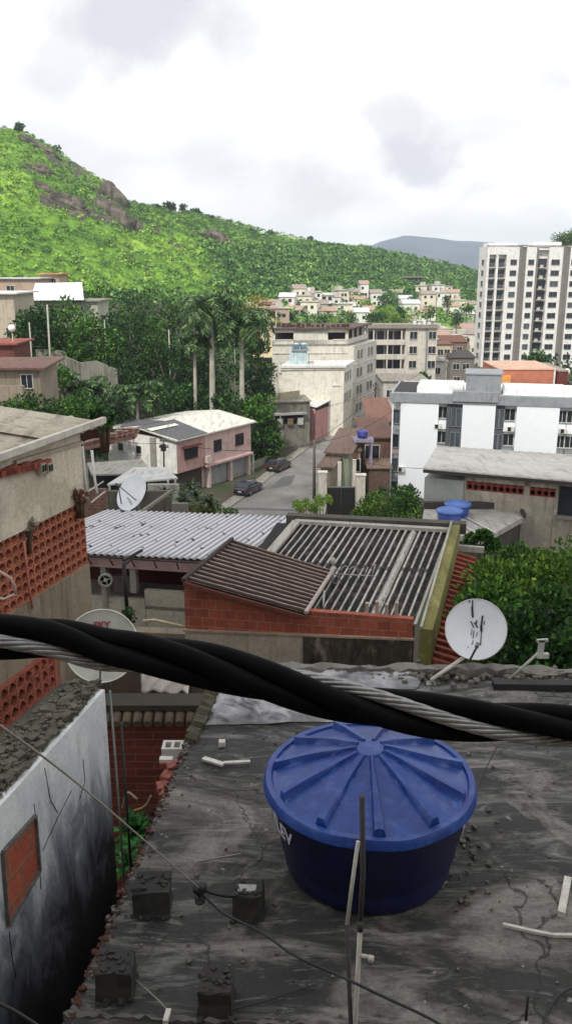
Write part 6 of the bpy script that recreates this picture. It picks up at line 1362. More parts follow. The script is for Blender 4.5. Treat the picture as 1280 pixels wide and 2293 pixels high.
# ---- tree mass at right
for (px, py, Y, rx, rz, n, mt, lb) in [(1170, 1272, 24, 1.3, .7, 3600, LH, 'broad leafy tree behind the red tile strip'), (1245, 1300, 23, 1.5, 1.0, 3600, LMD, 'leafy tree at the right edge under the stained garage wall'),
        (1150, 1335, 19, 1.15, 1.1, 3600, LMD, 'dark leaved tree directly right of the olive wall'), (1215, 1350, 18, 1.6, 1.2, 4200, LH, 'yellow green tree in the middle of the right hand thicket'),
        (1270, 1400, 15, 1.0, 1.3, 3000, LDK, 'dark tree at the right edge beside the bare bracket mast'), (1165, 1430, 15, 1.3, 1.0, 3600, LMD, 'leafy tree behind the white dish marked with black strokes'),
        (1235, 1470, 12.5, 1.0, .8, 2600, LDK, 'low bush behind the slab edge and bracket mast'), (1075, 1215, 26, .7, .3, 1000, LMD, 'small shrub at the far end of the red tile strip'), (1160, 1385, 17, 1.0, .7, 2200, LYL, 'pale lime leaved tree beside the white dish')]:
    if mt is LYL: mt = LEAF('lime_shade', '#5b7a2e', .5, .2, hue='#97a848')
    bush(lb, px, py, Y, rx, rz, int(n*1.9), .115, mt, name='thicket_tree', cat='tree', base=-11)
struct_o = None
# ================================================================ NEAR ROOF SLAB AND WHAT STANDS ON IT
ZS = -4.3
SM = NT('slab_concrete'); tc = SM.n('ShaderNodeTexCoord').outputs['Object']
st = SM.noise(SM.mapping(tc, (.5, 2.2, 1), (0, 0, .12)), 1.6, 9, .72, 1.2); bg_ = SM.noise(SM.mapping(tc, (1, 1, 1), loc=(4.2, 1.3, 0)), .8, 8, .62, .8); sk = SM.noise(SM.mapping(tc, (1.2, 5.5, 1), (0, 0, .1)), 2.0, 8, .72, .9); fi = SM.noise(tc, 38, 6, .75)
c_ = SM.ramp(bg_, [(.41, lin('#090909')), (.52, lin('#2a2927')), (.66, lin('#7c7973'))])
c_ = SM.mix(SM.ramp(st, [(.50, (0, 0, 0)), (.66, (.55,)*3)]), c_, lin('#8b8982')); c_ = SM.mix(SM.ramp(st, [(.3, (.85,)*3), (.43, (0, 0, 0))]), c_, lin('#1b1b1a'))
c_ = SM.mix(.6, c_, SM.mix(1.0, c_, SM.ramp(fi, [(.3, (.45,)*3), (.7, (1.5,)*3)]), 'MULTIPLY'))
c_ = SM.mix(SM.ramp(sk, [(.56, (0, 0, 0)), (.7, (.42,)*3)]), c_, lin('#a3a098')); sp = SM.noise(tc, 9, 3, .5); c_ = SM.mix(SM.ramp(sp, [(.72, (0, 0, 0)), (.75, (.6,)*3)]), c_, lin('#96938b'))
vo = SM.n('ShaderNodeTexVoronoi', feature='DISTANCE_TO_EDGE'); vo.inputs['Scale'].default_value = .62
nv = SM.n('ShaderNodeTexNoise'); nv.inputs['Scale'].default_value = 3; nv.inputs['Detail'].default_value = 6; SM.l(tc, nv.inputs['Vector']); va = SM.n('ShaderNodeVectorMath', operation='MULTIPLY_ADD'); SM.l(nv.outputs['Color'], va.inputs[0]); va.inputs[1].default_value = (.55, .55, 0); SM.l(tc, va.inputs[2]); SM.l(va.outputs[0], vo.inputs['Vector'])
c_ = SM.mix(SM.ramp(vo.outputs['Distance'], [(.0, (.85,)*3), (.008, (0, 0, 0))]), c_, lin('#0d0d0c'))
SM.l(c_, SM.b.inputs['Base Color']); SM.l(SM.ramp(bg_, [(.38, (.45,)*3), (.55, (.9,)*3)]), SM.b.inputs['Roughness'])
SM.bump(SM.mix(.5, fi, st), .6, .02)
def ex(y): return -.81-(8.19-y)*.12     # left edge of the slab
m = MB(); m.smooth = True; NX, NY = 150, 130; x1_ = 9.0
for j in range(NY+1):
    y = 2.0+(8.72-2.0)*j/NY
    for i in range(NX+1):
        tt = (i/NX); xl = ex(y)+.03*noise.noise(Vector((0, y*3.1, 2)))+.015*noise.noise(Vector((0, y*13, 2))); x = xl+(x1_-xl)*tt**1.25
        z = ZS+.014*noise.noise(Vector((x*1.6, y*2.4, 0)))+.008*noise.noise(Vector((x*6, y*14, 3)))
        if i == 0: z -= .03
        m.v.append(Vector((x, y-(x*.03), z)))
for j in range(NY):
    for i in range(NX): a = j*(NX+1)+i; m.f.append((a, a+1, a+NX+2, a+NX+1)); m.sm.append(True); m.mi.append(0); m.tint.append(.5)
t = thing('flat_roof_house', (3, 5.5, -11), 'house whose dark stained concrete flat roof fills the foreground', 'house')
m.build('roof_slab', SM.m, t)
m = MB(); m.prism([(ex(2)+.02, 2.0), (9, 1.8), (9, 8.42), (ex(8.7)+.03, 8.72)], ZS-.22, ZS-.035); m.build('slab_edge', WALL('slab_side', '#5c5248', '#2a2420', .6), t)
m = MB(); m.prism([(ex(2)+.1, 2.1), (8.9, 2.1), (8.9, 8.3), (ex(8.7)+.12, 8.6)], -12, ZS-.22); m.build('wall', BRICK('slab_brick', '#6f3325', '#5a281e', '#6b5246', .29, .2, .012, damt=.6), t)
KD = WALL('kerb_mortar', '#6c6962', '#2a2926', .7)
def rag(m, a, b, w, h, n, jit=.02, z=ZS):
    a = Vector(a); b = Vector(b); u_ = (b-a).normalized(); nn_ = Vector((-u_.y, u_.x, 0)); base = len(m.v)
    for k in range(n+1):
        p = a.lerp(b, k/n); 
        for (o_, zz_) in ((-w/2, -.05), (-w/2, h), (w/2, h*.8), (w/2, -.05)):
            r_ = noise.noise(Vector((k*.9, o_*20, zz_*9+2)))*jit*1.6; m.v.append(p+nn_*(o_+r_)+Vector((0, 0, z+zz_+(r_ if zz_ > 0 else 0))))
    for k in range(n):
        for q_ in range(3): a0_ = base+k*4+q_; m.f.append((a0_, a0_+1, a0_+5, a0_+4)); m._m()
    for e_ in (0, n): a0_ = base+e_*4; m.f.append((a0_, a0_+1, a0_+2, a0_+3)); m._m()
m = MB(); rag(m, (ex(8.5)+.1, 8.62, 0), (8.9, 8.33, 0), .16, .07, 90, .03); m.build('kerb', KD, t)
m = MB(); m.bar((2.2, 8.18, ZS+.03), (8.9, 7.98, ZS+.03), .12, .1); m.build('painted_shadow_bar', PLAIN('shadow_step_black', '#171716', .7, var=.5), t)  # black bar paints the deep shadow of the step at the far edge
m = MB(); rag(m, (ex(8.1)+.06, 8.1, 0), (ex(7.1)+.05, 7.1, 0), .11, .06, 40, .035); m.build('rough_edge', WALL('edge_moss', '#4c4a38', '#1f1e18', .6), t)
m = MB(); rag(m, (ex(4.0)-.02, 4.06, 0), (.2, 3.98, 0), .03, .015, 40, .015); m.build('mortar_lip', WALL('lip_pale', '#55524c', '#33312d', .6), t)
# broken bricks, rubble, chips
def chunk(m, p, s_, q_=1.0):
    vs = []
    for dx in (-1, 1):
        for dy in (-1, 1):
            for dz in (-1, 1): vs.append(Vector((dx*R.uniform(.6, 1), dy*R.uniform(.6, 1), dz*R.uniform(.5, 1)*q_))*s_/2)
    a = R.random()*6.28; rt = Matrix.Rotation(a, 3, 'Z') @ Matrix.Rotation(R.uniform(-.4, .4), 3, 'X')
    vs = [rt @ v+p for v in vs]; m.idx(vs, [(0, 1, 3, 2), (4, 6, 7, 5), (0, 4, 5, 1), (2, 3, 7, 6), (0, 2, 6, 4), (1, 5, 7, 3)])
RUB = PLAIN('rubble_grey', '#5a564e', .95, var=.5, scale=9); RUBR = PLAIN('rubble_red', '#45251d', .95, var=.5, scale=9)
m = MB(); m2 = MB()
for k in range(750):
    y = R.uniform(2.6, 8.3); red = R.random() < (.7 if 3.5 < y < 6.9 else .25); dx_ = R.gauss(.015, .028); p = Vector((ex(y)+max(-.02, dx_), y, ZS+(R.uniform(-.03, .012) if dx_ > 0 else R.uniform(-.12, 0))))
    chunk(m2 if red else m, p, R.uniform(.012, .042), .7)
for k in range(520):
    p = Vector((R.uniform(-.9, 3.6), R.uniform(3, 8.4), ZS+.012)); p.x += ex(p.y)+.9
    if (p-Vector((.56, 5.1, p.z))).length < .62: continue
    chunk(m, p, R.uniform(.008, .026) if R.random() < .97 else R.uniform(.02, .04), .7)
for k in range(260): p = Vector((R.uniform(.9, 4.2), R.gauss(8.42, .1), ZS+.03)); chunk(m, p, R.uniform(.02, .07), .8)
for k in range(160): a = R.random()*6.28; p = Vector((1.25+R.gauss(0, .12), 5.9+R.gauss(0, .45), ZS+.015)); chunk(m, p, R.uniform(.015, .05), .7)
tag(m.build('rubble', RUB), 'grey mortar crumbs and chips scattered over the flat roof', 'rubble', kind='stuff')
tag(m2.build('brick_rubble', RUBR), 'broken red brick bits along the left edge of the flat roof', 'rubble', kind='stuff')
# wrinkled silver sheet
q = [AZ(482, 1545, ZS), AZ(700, 1555, ZS), AZ(745, 1618, ZS), AZ(458, 1626, ZS)]
m = MB(); m.smooth = True; N_ = 90
for j in range(N_+1):
    for i in range(N_+1):
        u_, v_ = i/N_, j/N_; p = q[0]*(1-u_)*(1-v_)+q[1]*u_*(1-v_)+q[2]*u_*v_+q[3]*(1-u_)*v_
        w = Vector((p.x*2.6+noise.noise(p*3)*1.2, p.y*9+p.x*2.5, 0)); z_ = (1-abs(noise.noise(w)))**3*.07+(1-abs(noise.noise(w*2.3)))**2*.025; ed = min(1, min(u_, 1-u_, v_, 1-v_)*9)
        m.v.append(p+Vector((.05*noise.noise(p*4), .04*noise.noise(p*5+Vector((9, 0, 0))), .012+z_*ed)))
for j in range(N_):
    for i in range(N_): a = j*(N_+1)+i; m.f.append((a, a+N_+1, a+N_+2, a+1)); m.sm.append(True); m.mi.append(0); m.tint.append(.5)
SV = NT('old_silver_membrane'); tc = SV.n('ShaderNodeTexCoord').outputs['Object']; SV.l(SV.ramp(SV.noise(tc, 2.2, 6, .6), [(.35, lin('#3c3c3c')), (.5, lin('#77777a')), (.66, lin('#a9a9ab'))]), SV.b.inputs['Base Color']); SV.b.inputs['Roughness'].default_value = .42; SV.b.inputs['Metallic'].default_value = .35
tag(m.build('tarpaulin', SV.m, loc=q[0]), 'wrinkled silver waterproofing sheet at the far left corner of the flat roof', 'tarpaulin')
q = [AZ(600, 1500, ZS), AZ(955, 1510, ZS), AZ(930, 1545, ZS), AZ(590, 1540, ZS)]
m = MB(); m.smooth = True; N_ = 60
for j in range(N_//2+1):
    for i in range(N_+1):
        u_, v_ = i/N_, j/(N_//2); p = q[0]*(1-u_)*(1-v_)+q[1]*u_*(1-v_)+q[2]*u_*v_+q[3]*(1-u_)*v_; ed = min(1, min(u_, 1-u_, v_, 1-v_)*9)
        m.v.append(p+Vector((.03*noise.noise(p*5), .03*noise.noise(p*4), .012+ed*(1-abs(noise.noise(Vector((p.x*5, p.y*11, 1)))))**3*.05)))
for j in range(N_//2):
    for i in range(N_): a = j*(N_+1)+i; m.f.append((a, a+N_+1, a+N_+2, a+1)); m.sm.append(True); m.mi.append(0); m.tint.append(.5)
tag(m.build('tarpaulin', SV.m, loc=q[0]), 'long crumpled silver sheet along the far kerb of the flat roof', 'tarpaulin')

# ---- the big blue water tank
TB = NT('tank_blue_plastic'); tc = TB.n('ShaderNodeTexCoord').outputs['Object']
TB.l(TB.ramp(TB.noise(tc, 2.2, 7, .65), [(.35, lin('#070b30')), (.65, lin('#0d1549'))]), TB.b.inputs['Base Color']); TB.b.inputs['Roughness'].default_value = .5; TB.bump(TB.noise(tc, 40, 4), .04, .005)
TLd = NT('tank_lid_plastic'); tc = TLd.n('ShaderNodeTexCoord').outputs['Object']
c_ = TLd.ramp(TLd.noise(tc, 3, 7, .7), [(.35, lin('#0a2768')), (.6, lin('#123a82'))]); c_ = TLd.mix(TLd.ramp(TLd.noise(TLd.mapping(tc, (1, 1, 1)), 9, 8, .8), [(.5, (0, 0, 0)), (.8, (.5,)*3)]), c_, lin('#5f78b0')); c_ = TLd.mix(TLd.ramp(TLd.noise(tc, 1.7, 9, .75), [(.5, (0, 0, 0)), (.7, (.45,)*3)]), c_, lin('#0a2158'))
TLd.l(c_, TLd.b.inputs['Base Color']); TLd.l(TLd.ramp(TLd.noise(tc, 5, 5), [(.3, (.3,)*3), (.7, (.5,)*3)]), TLd.b.inputs['Roughness'])
TC = Vector((.61, 5.45, ZS)); HT = .72
t = thing('water_tank', TC, 'big dark blue round water tank with a ribbed lid on the flat roof', 'water tank')
m = MB(); m.lathe([(0, .02), (.60, .02), (.615, .05), (.635, .18), (.638, .2), (.65, .21), (.672, .40), (.69, .42), (.705, .58), (.725, .60), (.73, HT-.02), (.6, HT-.02)], TC, 96); m.build('body', TB.m, t)
LT = TC+Vector((0, 0, HT)); NR = 11; m = MB(); m.smooth = True; nA = 288; prof = [0, .05, .09, .105, .12, .2, .35, .5, .62, .68, .70, .715, .76, .775, .78]
def lidz(r, a):
    z = .25-.25*(r/.72)**1.1 if r < .715 else .0
    if r < .10: z = .235
    ph = ((a/(2*pi)*NR+.25) % 1)*2-1; w_ = .028+.075*max(0, (r-.1)/.6); dist = abs(ph)*pi/NR*r
    if .11 < r < .70:
        wd = .016+.022*(r-.1)/.6; k = max(0, min(1, (wd-dist)/.009)); z += k*(.022+.036*(r/.7))
    if r > .775: z = -.045
    elif r > .76: z = -.0
    elif r >= .715: z = .018
    return z
rs = [0, .03, .06, .09, .095, .105, .115, .13]+[.15+.55*k/22 for k in range(22)]+[.69, .699, .703, .712, .718, .73, .758, .768, .776, .779]
for r_ in rs:
    for k in range(nA):
        a = 2*pi*k/nA; z = lidz(r_, a); ang_ = a; m.v.append(LT+Vector((cos(ang_)*r_, sin(ang_)*r_, z+.012*noise.noise(Vector((cos(a)*r_*3, sin(a)*r_*3, 0))))))
for i in range(len(rs)-1):
    for k in range(nA): m.f.append((i*nA+k, i*nA+(k+1) % nA, (i+1)*nA+(k+1) % nA, (i+1)*nA+k)); m.sm.append(True); m.mi.append(0); m.tint.append(.5)
lid = m.build('lid', TLd.m, t); e_ = lid.modifiers.new('es', 'EDGE_SPLIT'); e_.split_angle = radians(38)
def text_mesh(body, size, ext=.002, bold=.0):
    cu = bpy.data.curves.new('lettering', 'FONT'); cu.body = body; cu.size = size; cu.extrude = ext; cu.offset = bold; cu.align_x = 'CENTER'; o = bpy.data.objects.new('lettering', cu); col.objects.link(o)
    dg = bpy.context.evaluated_depsgraph_get(); dg.update(); me = bpy.data.meshes.new_from_object(o.evaluated_get(dg)); bpy.data.objects.remove(o); bpy.data.curves.remove(cu)
    vs = [v.co.copy() for v in me.vertices]; fs = [tuple(p.vertices) for p in me.polygons]; bpy.data.meshes.remove(me); return vs, fs
vs, fs = text_mesh('FORTLEV', .15, .001, .004)
for a0_ in (radians(-168.5), radians(-1)):
    m = MB(); vv = []
    for v in vs:
        a = a0_+v.x/.70; zz_ = .43+v.y; rr_ = .708+.0*v.z+.12*(zz_-.5)*.9+(.003 if v.z > 0 else 0); vv.append(TC+Vector((cos(a)*rr_, sin(a)*rr_, zz_)))
    m.idx(vv, fs); m.build('lettering', PLAIN('letter_white', '#b5b5bd', .5, var=.1), t)

# ---- pipes in front of the tank
IRON = WALL('iron_pipe', '#3a3637', '#1a1818', .5); PVD = WALL('old_pvc', '#aaa79d', '#5f5c54', .5)
P_ = Vector((.355, 3.62, 0)); zt_ = AY(810, 1782, 3.62).z
m = MB(); m.tube([AY(810, 1782, 3.62), AY(812, 1960, 3.62), AY(806, 2060, 3.62)], .014, 10); tag(m.build('iron_pipe', IRON, loc=AY(806, 2060, 3.62)), 'dark iron pipe standing upright in front of the big blue tank', 'pipe')
t = thing('plastic_pipe', (AY(800, 2300, 3.6).x, 3.6, ZS), 'white plastic riser pipe with a short side tap below the iron pipe', 'pipe')
m = MB(); b = AY(806, 2076, 3.6); e2 = AY(794, 2300, 3.6); m.tube([b, e2, Vector((e2.x-.01, 3.6, ZS))], .0135, 10); m.build('riser', PVD, t)
m = MB(); p = AY(802, 2138, 3.6); m.tube([p, p+Vector((.06, -.02, .0))], .011, 8); m.tube([p+Vector((.05, -.02, .0)), p+Vector((.075, -.03, .0))], .016, 8); m.build('side_tap', PVD, t)
m = MB(); m.tube([b+Vector((0, 0, -.02)), b+Vector((0, 0, .03))], .017, 10); m.build('coupling', PLAIN('coupling_dark', '#2b2a29', .6), t)
m = MB(); m.tube([AY(801, 1884, 3.8), AY(787, 1985, 3.75), AY(776, 2074, 3.7)], .011, 8); tag(m.build('plastic_pipe', PVD, loc=AY(776, 2074, 3.7)), 'slanting pale plastic pipe leaning left of the iron pipe', 'pipe')
m = MB(); a = AY(776, 2070, 3.7); b = AY(785, 2300, 3.6); m.tube([a, b, Vector((b.x, b.y, ZS))], .012, 8); tag(m.build('iron_pipe', IRON, loc=(b.x, b.y, ZS)), 'dark lower pipe carrying the slanting pale pipe', 'pipe')

# ---- pillar stubs
DC = WALL('stub_concrete', '#2c2a28', '#0e0d0d', .8)
def stub(label, px, pyb, w, d, h, yaw=0, plate=False):
    c = AZ(px, pyb, ZS); c.y += d/2; t = thing('pillar_stub', c, label, 'pillar stub', 'pillar stubs of the flat roof'); u_ = Vector((cos(yaw), sin(yaw))); 
    m = MB(); NB = 10; n_ = Vector((-u_.y, u_.x)); 
    def sq(k, zz_): return [c+Vector((*(u_*dx*w/2*k+n_*dy*d/2*k), zz_))+Vector((R.uniform(-.007, .007), R.uniform(-.007, .007), R.uniform(-.008, .008))) for dx, dy in ((-1, -1), (-.3, -1.02), (.3, -1), (1, -1), (1.02, 0), (1, 1), (0, 1.02), (-1, 1), (-1.02, 0))]
    rings = [sq(1.12, -.03), sq(1.0, .03), sq(.99, h*.5), sq(.98, h*.97), sq(.92, h)]; vs_ = sum(rings, []); f_ = []
    for i in range(4):
        for k in range(9): f_.append((i*9+k, i*9+(k+1) % 9, (i+1)*9+(k+1) % 9, (i+1)*9+k))
    f_.append(tuple(36+k for k in range(9))); m.idx(vs_, f_)
    for q_ in range(14): chunk(m, c+Vector((R.uniform(-.42, .42)*w, R.uniform(-.42, .42)*d, h+.005)), R.uniform(.02, .055), .6)
    for q_ in range(10): chunk(m, c+Vector((R.uniform(-.6, .6)*w, -d*.55+R.uniform(-.02, .01), R.uniform(0, .02))), R.uniform(.02, .05), .6)
    m.build('stub', DC, t)
    for dx, dy in ((-.6, -.6), (.6, -.6), (.6, .6), (-.6, .6)):
        m = MB(); p = c+Vector((*(u_*dx*w/2+n_*dy*d/2), h-.02)); m.tube([p, p+Vector((R.uniform(-.01, .01), R.uniform(-.01, .01), R.uniform(.02, .05)))], .006, 6); m.build('rebar', PLAIN('rebar_rust', '#3d2a20', .9), t)
    if plate: m = MB(); m.obox(c+Vector((-.01, -d*.08, h)), u_, w*.62, d*.35, .015); m.build('plate', PLAIN('plate_grey', '#8d8d8a', .6, var=.15), t)
    return t
stub('dark concrete pillar stub at the left edge, nearest to the green plants', 338, 2055, .25, .22, .2, .05)
stub('dark pillar stub with a pale flat plate on top, beside the cable joint', 556, 2062, .2, .19, .19, -.05, True)
stub('dark pillar stub nearest to the white wall at the bottom left', 255, 2243, .22, .2, .2, .02)
stub('dark pillar stub at the bottom of the picture between the others and the pipes', 482, 2280, .2, .2, .18, -.04)

# ---- cable joint and service wires on the roof
def curve(pts, n=10):
    out = []
    for i in range(len(pts)-1):
        p0 = pts[max(0, i-1)]; p1 = pts[i]; p2 = pts[i+1]; p3 = pts[min(len(pts)-1, i+2)]
        for k in range(n):
            t_ = k/n; out.append(.5*((2*p1)+(p2-p0)*t_+(2*p0-5*p1+4*p2-p3)*t_*t_+(3*p1-p0-3*p2+p3)*t_**3))
    return out+[pts[-1]]
def cable(label, pts, r, mat, name='cable', cat='cable', n=10):
    pts = [Vector(p) for p in pts]; m = MB(); m.tube(curve(pts, n), r, 7); return tag(m.build(name, mat, loc=pts[-1]), label, cat)
BC = PLAIN('cable_black', '#101011', .55, var=.2); WG = PLAIN('wire_pale', '#8f897f', .6, var=.2)
J = AY(447, 1990, 4.35)
cable('thin pale wire slanting down from the upper left to the black cable joint', [AY(-60, 1580, 2.0), AY(0, 1624, 2.2), AY(200, 1776, 3.0), J], .0042, WG, 'service_wire', 'wire')
m = MB(); m.smooth = True
for k in range(9):
    th = pi*k/8
    for j in range(14): ph = 2*pi*j/14; d = Vector((sin(th)*cos(ph), sin(th)*sin(ph)*.8, cos(th))); m.v.append(J+d*(.043+.014*noise.noise(d*2.2)))
for k in range(8):
    for j in range(14): m.f.append((k*14+j, k*14+(j+1) % 14, (k+1)*14+(j+1) % 14, (k+1)*14+j)); m._m()
for k in range(3): m.lathe([(.018, -.06-.02*k), (.034, -.055-.02*k), (.02, -.05-.02*k)], J, 12)
tag(m.build('cable_joint', PLAIN('tape_black', '#0e0e0f', .5), loc=J), 'black taped cable joint hanging beside the stub with the pale plate', 'cable joint')
cable('short black cable from the taped joint to the stub with the pale plate', [J, AY(480, 2002, 4.45), AY(520, 2008, 4.6), AZ(535, 2000, ZS+.2)], .009, BC)
cable('black cable running from the taped joint across the roof to the bottom right', [J+Vector((0, 0, -.02)), AY(500, 2045, 4.3), AY(580, 2085, 4.2), AY(660, 2140, 4.0), AY(770, 2190, 3.55), AY(850, 2228, 3.5), AY(960, 2280, 3.4), AY(1040, 2330, 3.3)], .0078, BC)
cable('black cable curving up at the bottom right corner', [AZ(1205, 2330, ZS+.02), AZ(1225, 2265, ZS+.02), AZ(1255, 2225, ZS+.02), AZ(1310, 2200, ZS+.02)], .008, BC)
cable('dark cord at the bottom left corner in front of the white wall', [AY(-30, 2235, 2.4), AY(30, 2262, 2.4), AY(90, 2300, 2.4)], .006, BC)
cable('thin wire lying between the two nearest stubs', [AZ(300, 2190, ZS+.02), AZ(350, 2235, ZS+.02), AZ(375, 2262, ZS+.02)], .003, WG, 'wire', 'wire')
cable('thin dark stick shaped wire across the roof near the pipes', [AZ(520, 2262, ZS+.02), AZ(600, 2240, ZS+.02), AZ(705, 2205, ZS+.02)], .005, PLAIN('stick_dark', '#26231f', .9), 'stick', 'stick')
cable('thin dark wire rising from the roof slab right of the blue tank', [AZ(1062, 1780, ZS+.01), AZ(1085, 1725, ZS+.05), AZ(1112, 1672, ZS+.12)], .005, BC, 'wire', 'wire')
m = MB(); m.tube([AZ(1176, 2285, ZS), AZ(1176, 2285, ZS)+Vector((0, 0, .18))], .009, 8); tag(m.build('rebar_stub', PLAIN('rebar_dark', '#27221f', .9), loc=AZ(1176, 2285, ZS)), 'short dark steel bar standing near the bottom right of the roof', 'steel bar')
# laths, planks, tubes
PW = PLAIN('lath_pale', '#b5b2a9', .8, var=.25, scale=12)
def lath(label, pts, w, h, name='plank', cat='plank', mat=None):
    m = MB(); P = [AZ(a, b, ZS+.03) for a, b in pts]
    for a, b in zip(P, P[1:]): m.bar(a, b, w, h)
    return tag(m.build(name, mat or PW, loc=P[0]), label, cat)
lath('pale broken plank lying left of the blue tank, kinked in the middle', [(455, 1698), (500, 1712)], .05, .02)
lath('second pale strip continuing the broken plank towards the tank', [(500, 1708), (560, 1705)], .035, .015)
lath('pale bent lath at the right edge of the roof', [(1125, 2070), (1185, 2084), (1235, 2094), (1300, 2095)], .022, .02, 'lath', 'lath')
lath('short wide white tube at the right frame edge', [(1255, 2048), (1270, 1968)], .05, .045, 'tube', 'tube')
lath('small white fragment between the two nearest stubs', [(370, 2290), (378, 2262)], .03, .03, 'fragment', 'debris')
lath('small pale cube of rubble on the roof near the silver sheet', [(490, 1664), (504, 1664)], .06, .05, 'rubble_cube', 'debris')
lath('thin pale lath lying left of the tank foot', [(440, 1930), (540, 1912)], .012, .01, 'lath', 'lath', PLAIN('lath_grey', '#77756e', .9))

# ---- white hollow block on the slab edge
c = AY(388, 1694, 7.25); t = thing('hollow_block', c, 'white two hole concrete block resting at the slab edge over the gap', 'concrete block')
m = MB(); w, d, h = .2, .16, .13
for (x0, x1, y0, y1) in ((-w/2, w/2, -d/2, -d/2+.03), (-w/2, w/2, d/2-.03, d/2), (-w/2, -w/2+.03, -d/2+.03, d/2-.03), (w/2-.03, w/2, -d/2+.03, d/2-.03), (-.015, .015, -d/2+.03, d/2-.03)): m.box(c.x+x0, c.x+x1, c.y+y0, c.y+y1, c.z, c.z+h)
m.build('shell', PLAIN('block_white', '#bcb8b0', .9, var=.2), t); m = MB(); m.box(c.x-w/2+.02, c.x+w/2-.02, c.y-d/2+.02, c.y+d/2-.02, c.z-.002, c.z+.07); m.build('hollow', DARK, t)
m = MB(); m.box(c.x-.12, c.x+.08, c.y-.12, c.y+.14, c.z-.05, c.z-.004); tag(m.build('brick', PLAIN('brick_r', '#7d3f30', .9, var=.4), loc=c-Vector((0, 0, .05))), 'red brick under the white two hole block', 'brick')
m = MB(); p = AY(372, 1697, 6.9); m.box(p.x-.06, p.x+.06, p.y-.03, p.y+.03, p.z-.03, p.z); tag(m.build('pale_brick', PLAIN('block_white', '#bcb8b0', .9), loc=p), 'small pale slab below the white two hole block', 'debris')
for k, (px, py) in enumerate([(390, 1712), (378, 1735), (368, 1758), (376, 1776)]):
    p = AY(px, py, 7.0-.12*k); m = MB(); m.obox(p-Vector((0, 0, .06)), (1, .3*(-1)**k), .13, .12, .07); tag(m.build('broken_brick', PLAIN('brick_pk', '#94584a', .9, var=.5, scale=12), loc=p), 'pinkish broken brick at the slab edge below the white block, %s from the top' % ordn[k], 'brick', 'broken bricks on the slab edge')

# ---- white grimy wall at left with a rubble top
def wx(y): return -1.53-.222*(6.48-y)
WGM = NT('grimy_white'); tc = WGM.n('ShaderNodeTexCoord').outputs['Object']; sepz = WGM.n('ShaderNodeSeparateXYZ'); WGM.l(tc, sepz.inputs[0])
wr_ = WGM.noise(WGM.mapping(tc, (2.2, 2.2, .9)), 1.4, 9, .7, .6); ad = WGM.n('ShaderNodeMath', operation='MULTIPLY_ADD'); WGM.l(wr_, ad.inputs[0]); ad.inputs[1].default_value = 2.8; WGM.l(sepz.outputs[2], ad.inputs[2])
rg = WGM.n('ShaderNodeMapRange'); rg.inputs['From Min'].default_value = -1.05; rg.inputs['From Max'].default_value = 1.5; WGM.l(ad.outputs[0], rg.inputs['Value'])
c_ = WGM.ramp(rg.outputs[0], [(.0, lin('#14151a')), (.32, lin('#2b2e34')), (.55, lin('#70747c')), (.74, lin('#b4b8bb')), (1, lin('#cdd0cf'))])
dp = WGM.noise(WGM.mapping(tc, (9, 9, 1.1)), 1.2, 6, .7); c_ = WGM.mix(WGM.ramp(dp, [(.6, (0, 0, 0)), (.75, (.7,)*3)]), c_, lin('#33353a'))
gr = WGM.noise(WGM.mapping(tc, (1.2, 1.2, .8), loc=(3, 3, 1)), 2, 6, .6); c_ = WGM.mix(WGM.ramp(gr, [(.62, (0, 0, 0)), (.75, (.4,)*3)]), c_, lin('#7fa59a'))
c_ = WGM.mix(.5, c_, WGM.mix(1.0, c_, WGM.ramp(WGM.noise(tc, 25, 6, .7), [(.3, (.7,)*3), (.7, (1.2,)*3)]), 'MULTIPLY'))
WGM.l(c_, WGM.b.inputs['Base Color']); WGM.b.inputs['Roughness'].default_value = .85; WGM.bump(WGM.noise(tc, 18, 7, .7), .35, .012)
ZW = -3.42; y0_, y1_ = 2.2, 6.48
t = thing('white_wall', (wx(5), 5, ZW), 'white plastered wall black with damp below, with a bricked up opening, at left', 'wall')
D_ = .16
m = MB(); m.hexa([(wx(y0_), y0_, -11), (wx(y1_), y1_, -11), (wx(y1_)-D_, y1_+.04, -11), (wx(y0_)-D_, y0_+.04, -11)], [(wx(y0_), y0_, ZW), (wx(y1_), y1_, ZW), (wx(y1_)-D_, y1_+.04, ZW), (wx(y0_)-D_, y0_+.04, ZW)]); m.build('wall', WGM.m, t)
nW = Vector((1, -.222, 0)).normalized(); pw = Vector((wx(5), 5, 0))
cs = [APL(a, b, pw, nW) for a, b in ((3, 1908), (76, 1826), (86, 1950), (16, 2072))]
m = MB(); m.hexa([p-nW*.01 for p in cs], [p+nW*.006 for p in cs]); m.build('bricked_opening', BRICK('opening_brick', '#94452f', '#a35038', '#7f5a48', .3, .2, .015, damt=.3), t)
m = MB()
for a, b in ((0, 1), (1, 2), (2, 3), (3, 0)): m.bar(cs[a]+nW*.008, cs[b]+nW*.008, .035, .02)
m.build('plaster_rim', WALL('rim_dark', '#5f5a55', '#222', .6) if False else PLAIN('rim_dark', '#57534f', .9, var=.5, scale=20), t)
def crack(pts):
    P = [APL(a, b, pw, nW)+nW*.002 for a, b in pts]; m = MB()
    for a, b in zip(P, P[1:]):
        for k in range(6): q0 = a.lerp(b, k/6)+Vector((0, .006*noise.noise(a*9+Vector((k, 0, 0))), .006*noise.noise(b*7+Vector((0, k, 0))))); q1 = a.lerp(b, (k+1)/6)+Vector((0, .006*noise.noise(a*9+Vector((k+1, 0, 0))), .006*noise.noise(b*7+Vector((0, k+1, 0))))); m.bar(q0, q1, .006, .003)
    m.build('crack', PLAIN('crack_black', '#1e1e20', 1), t)
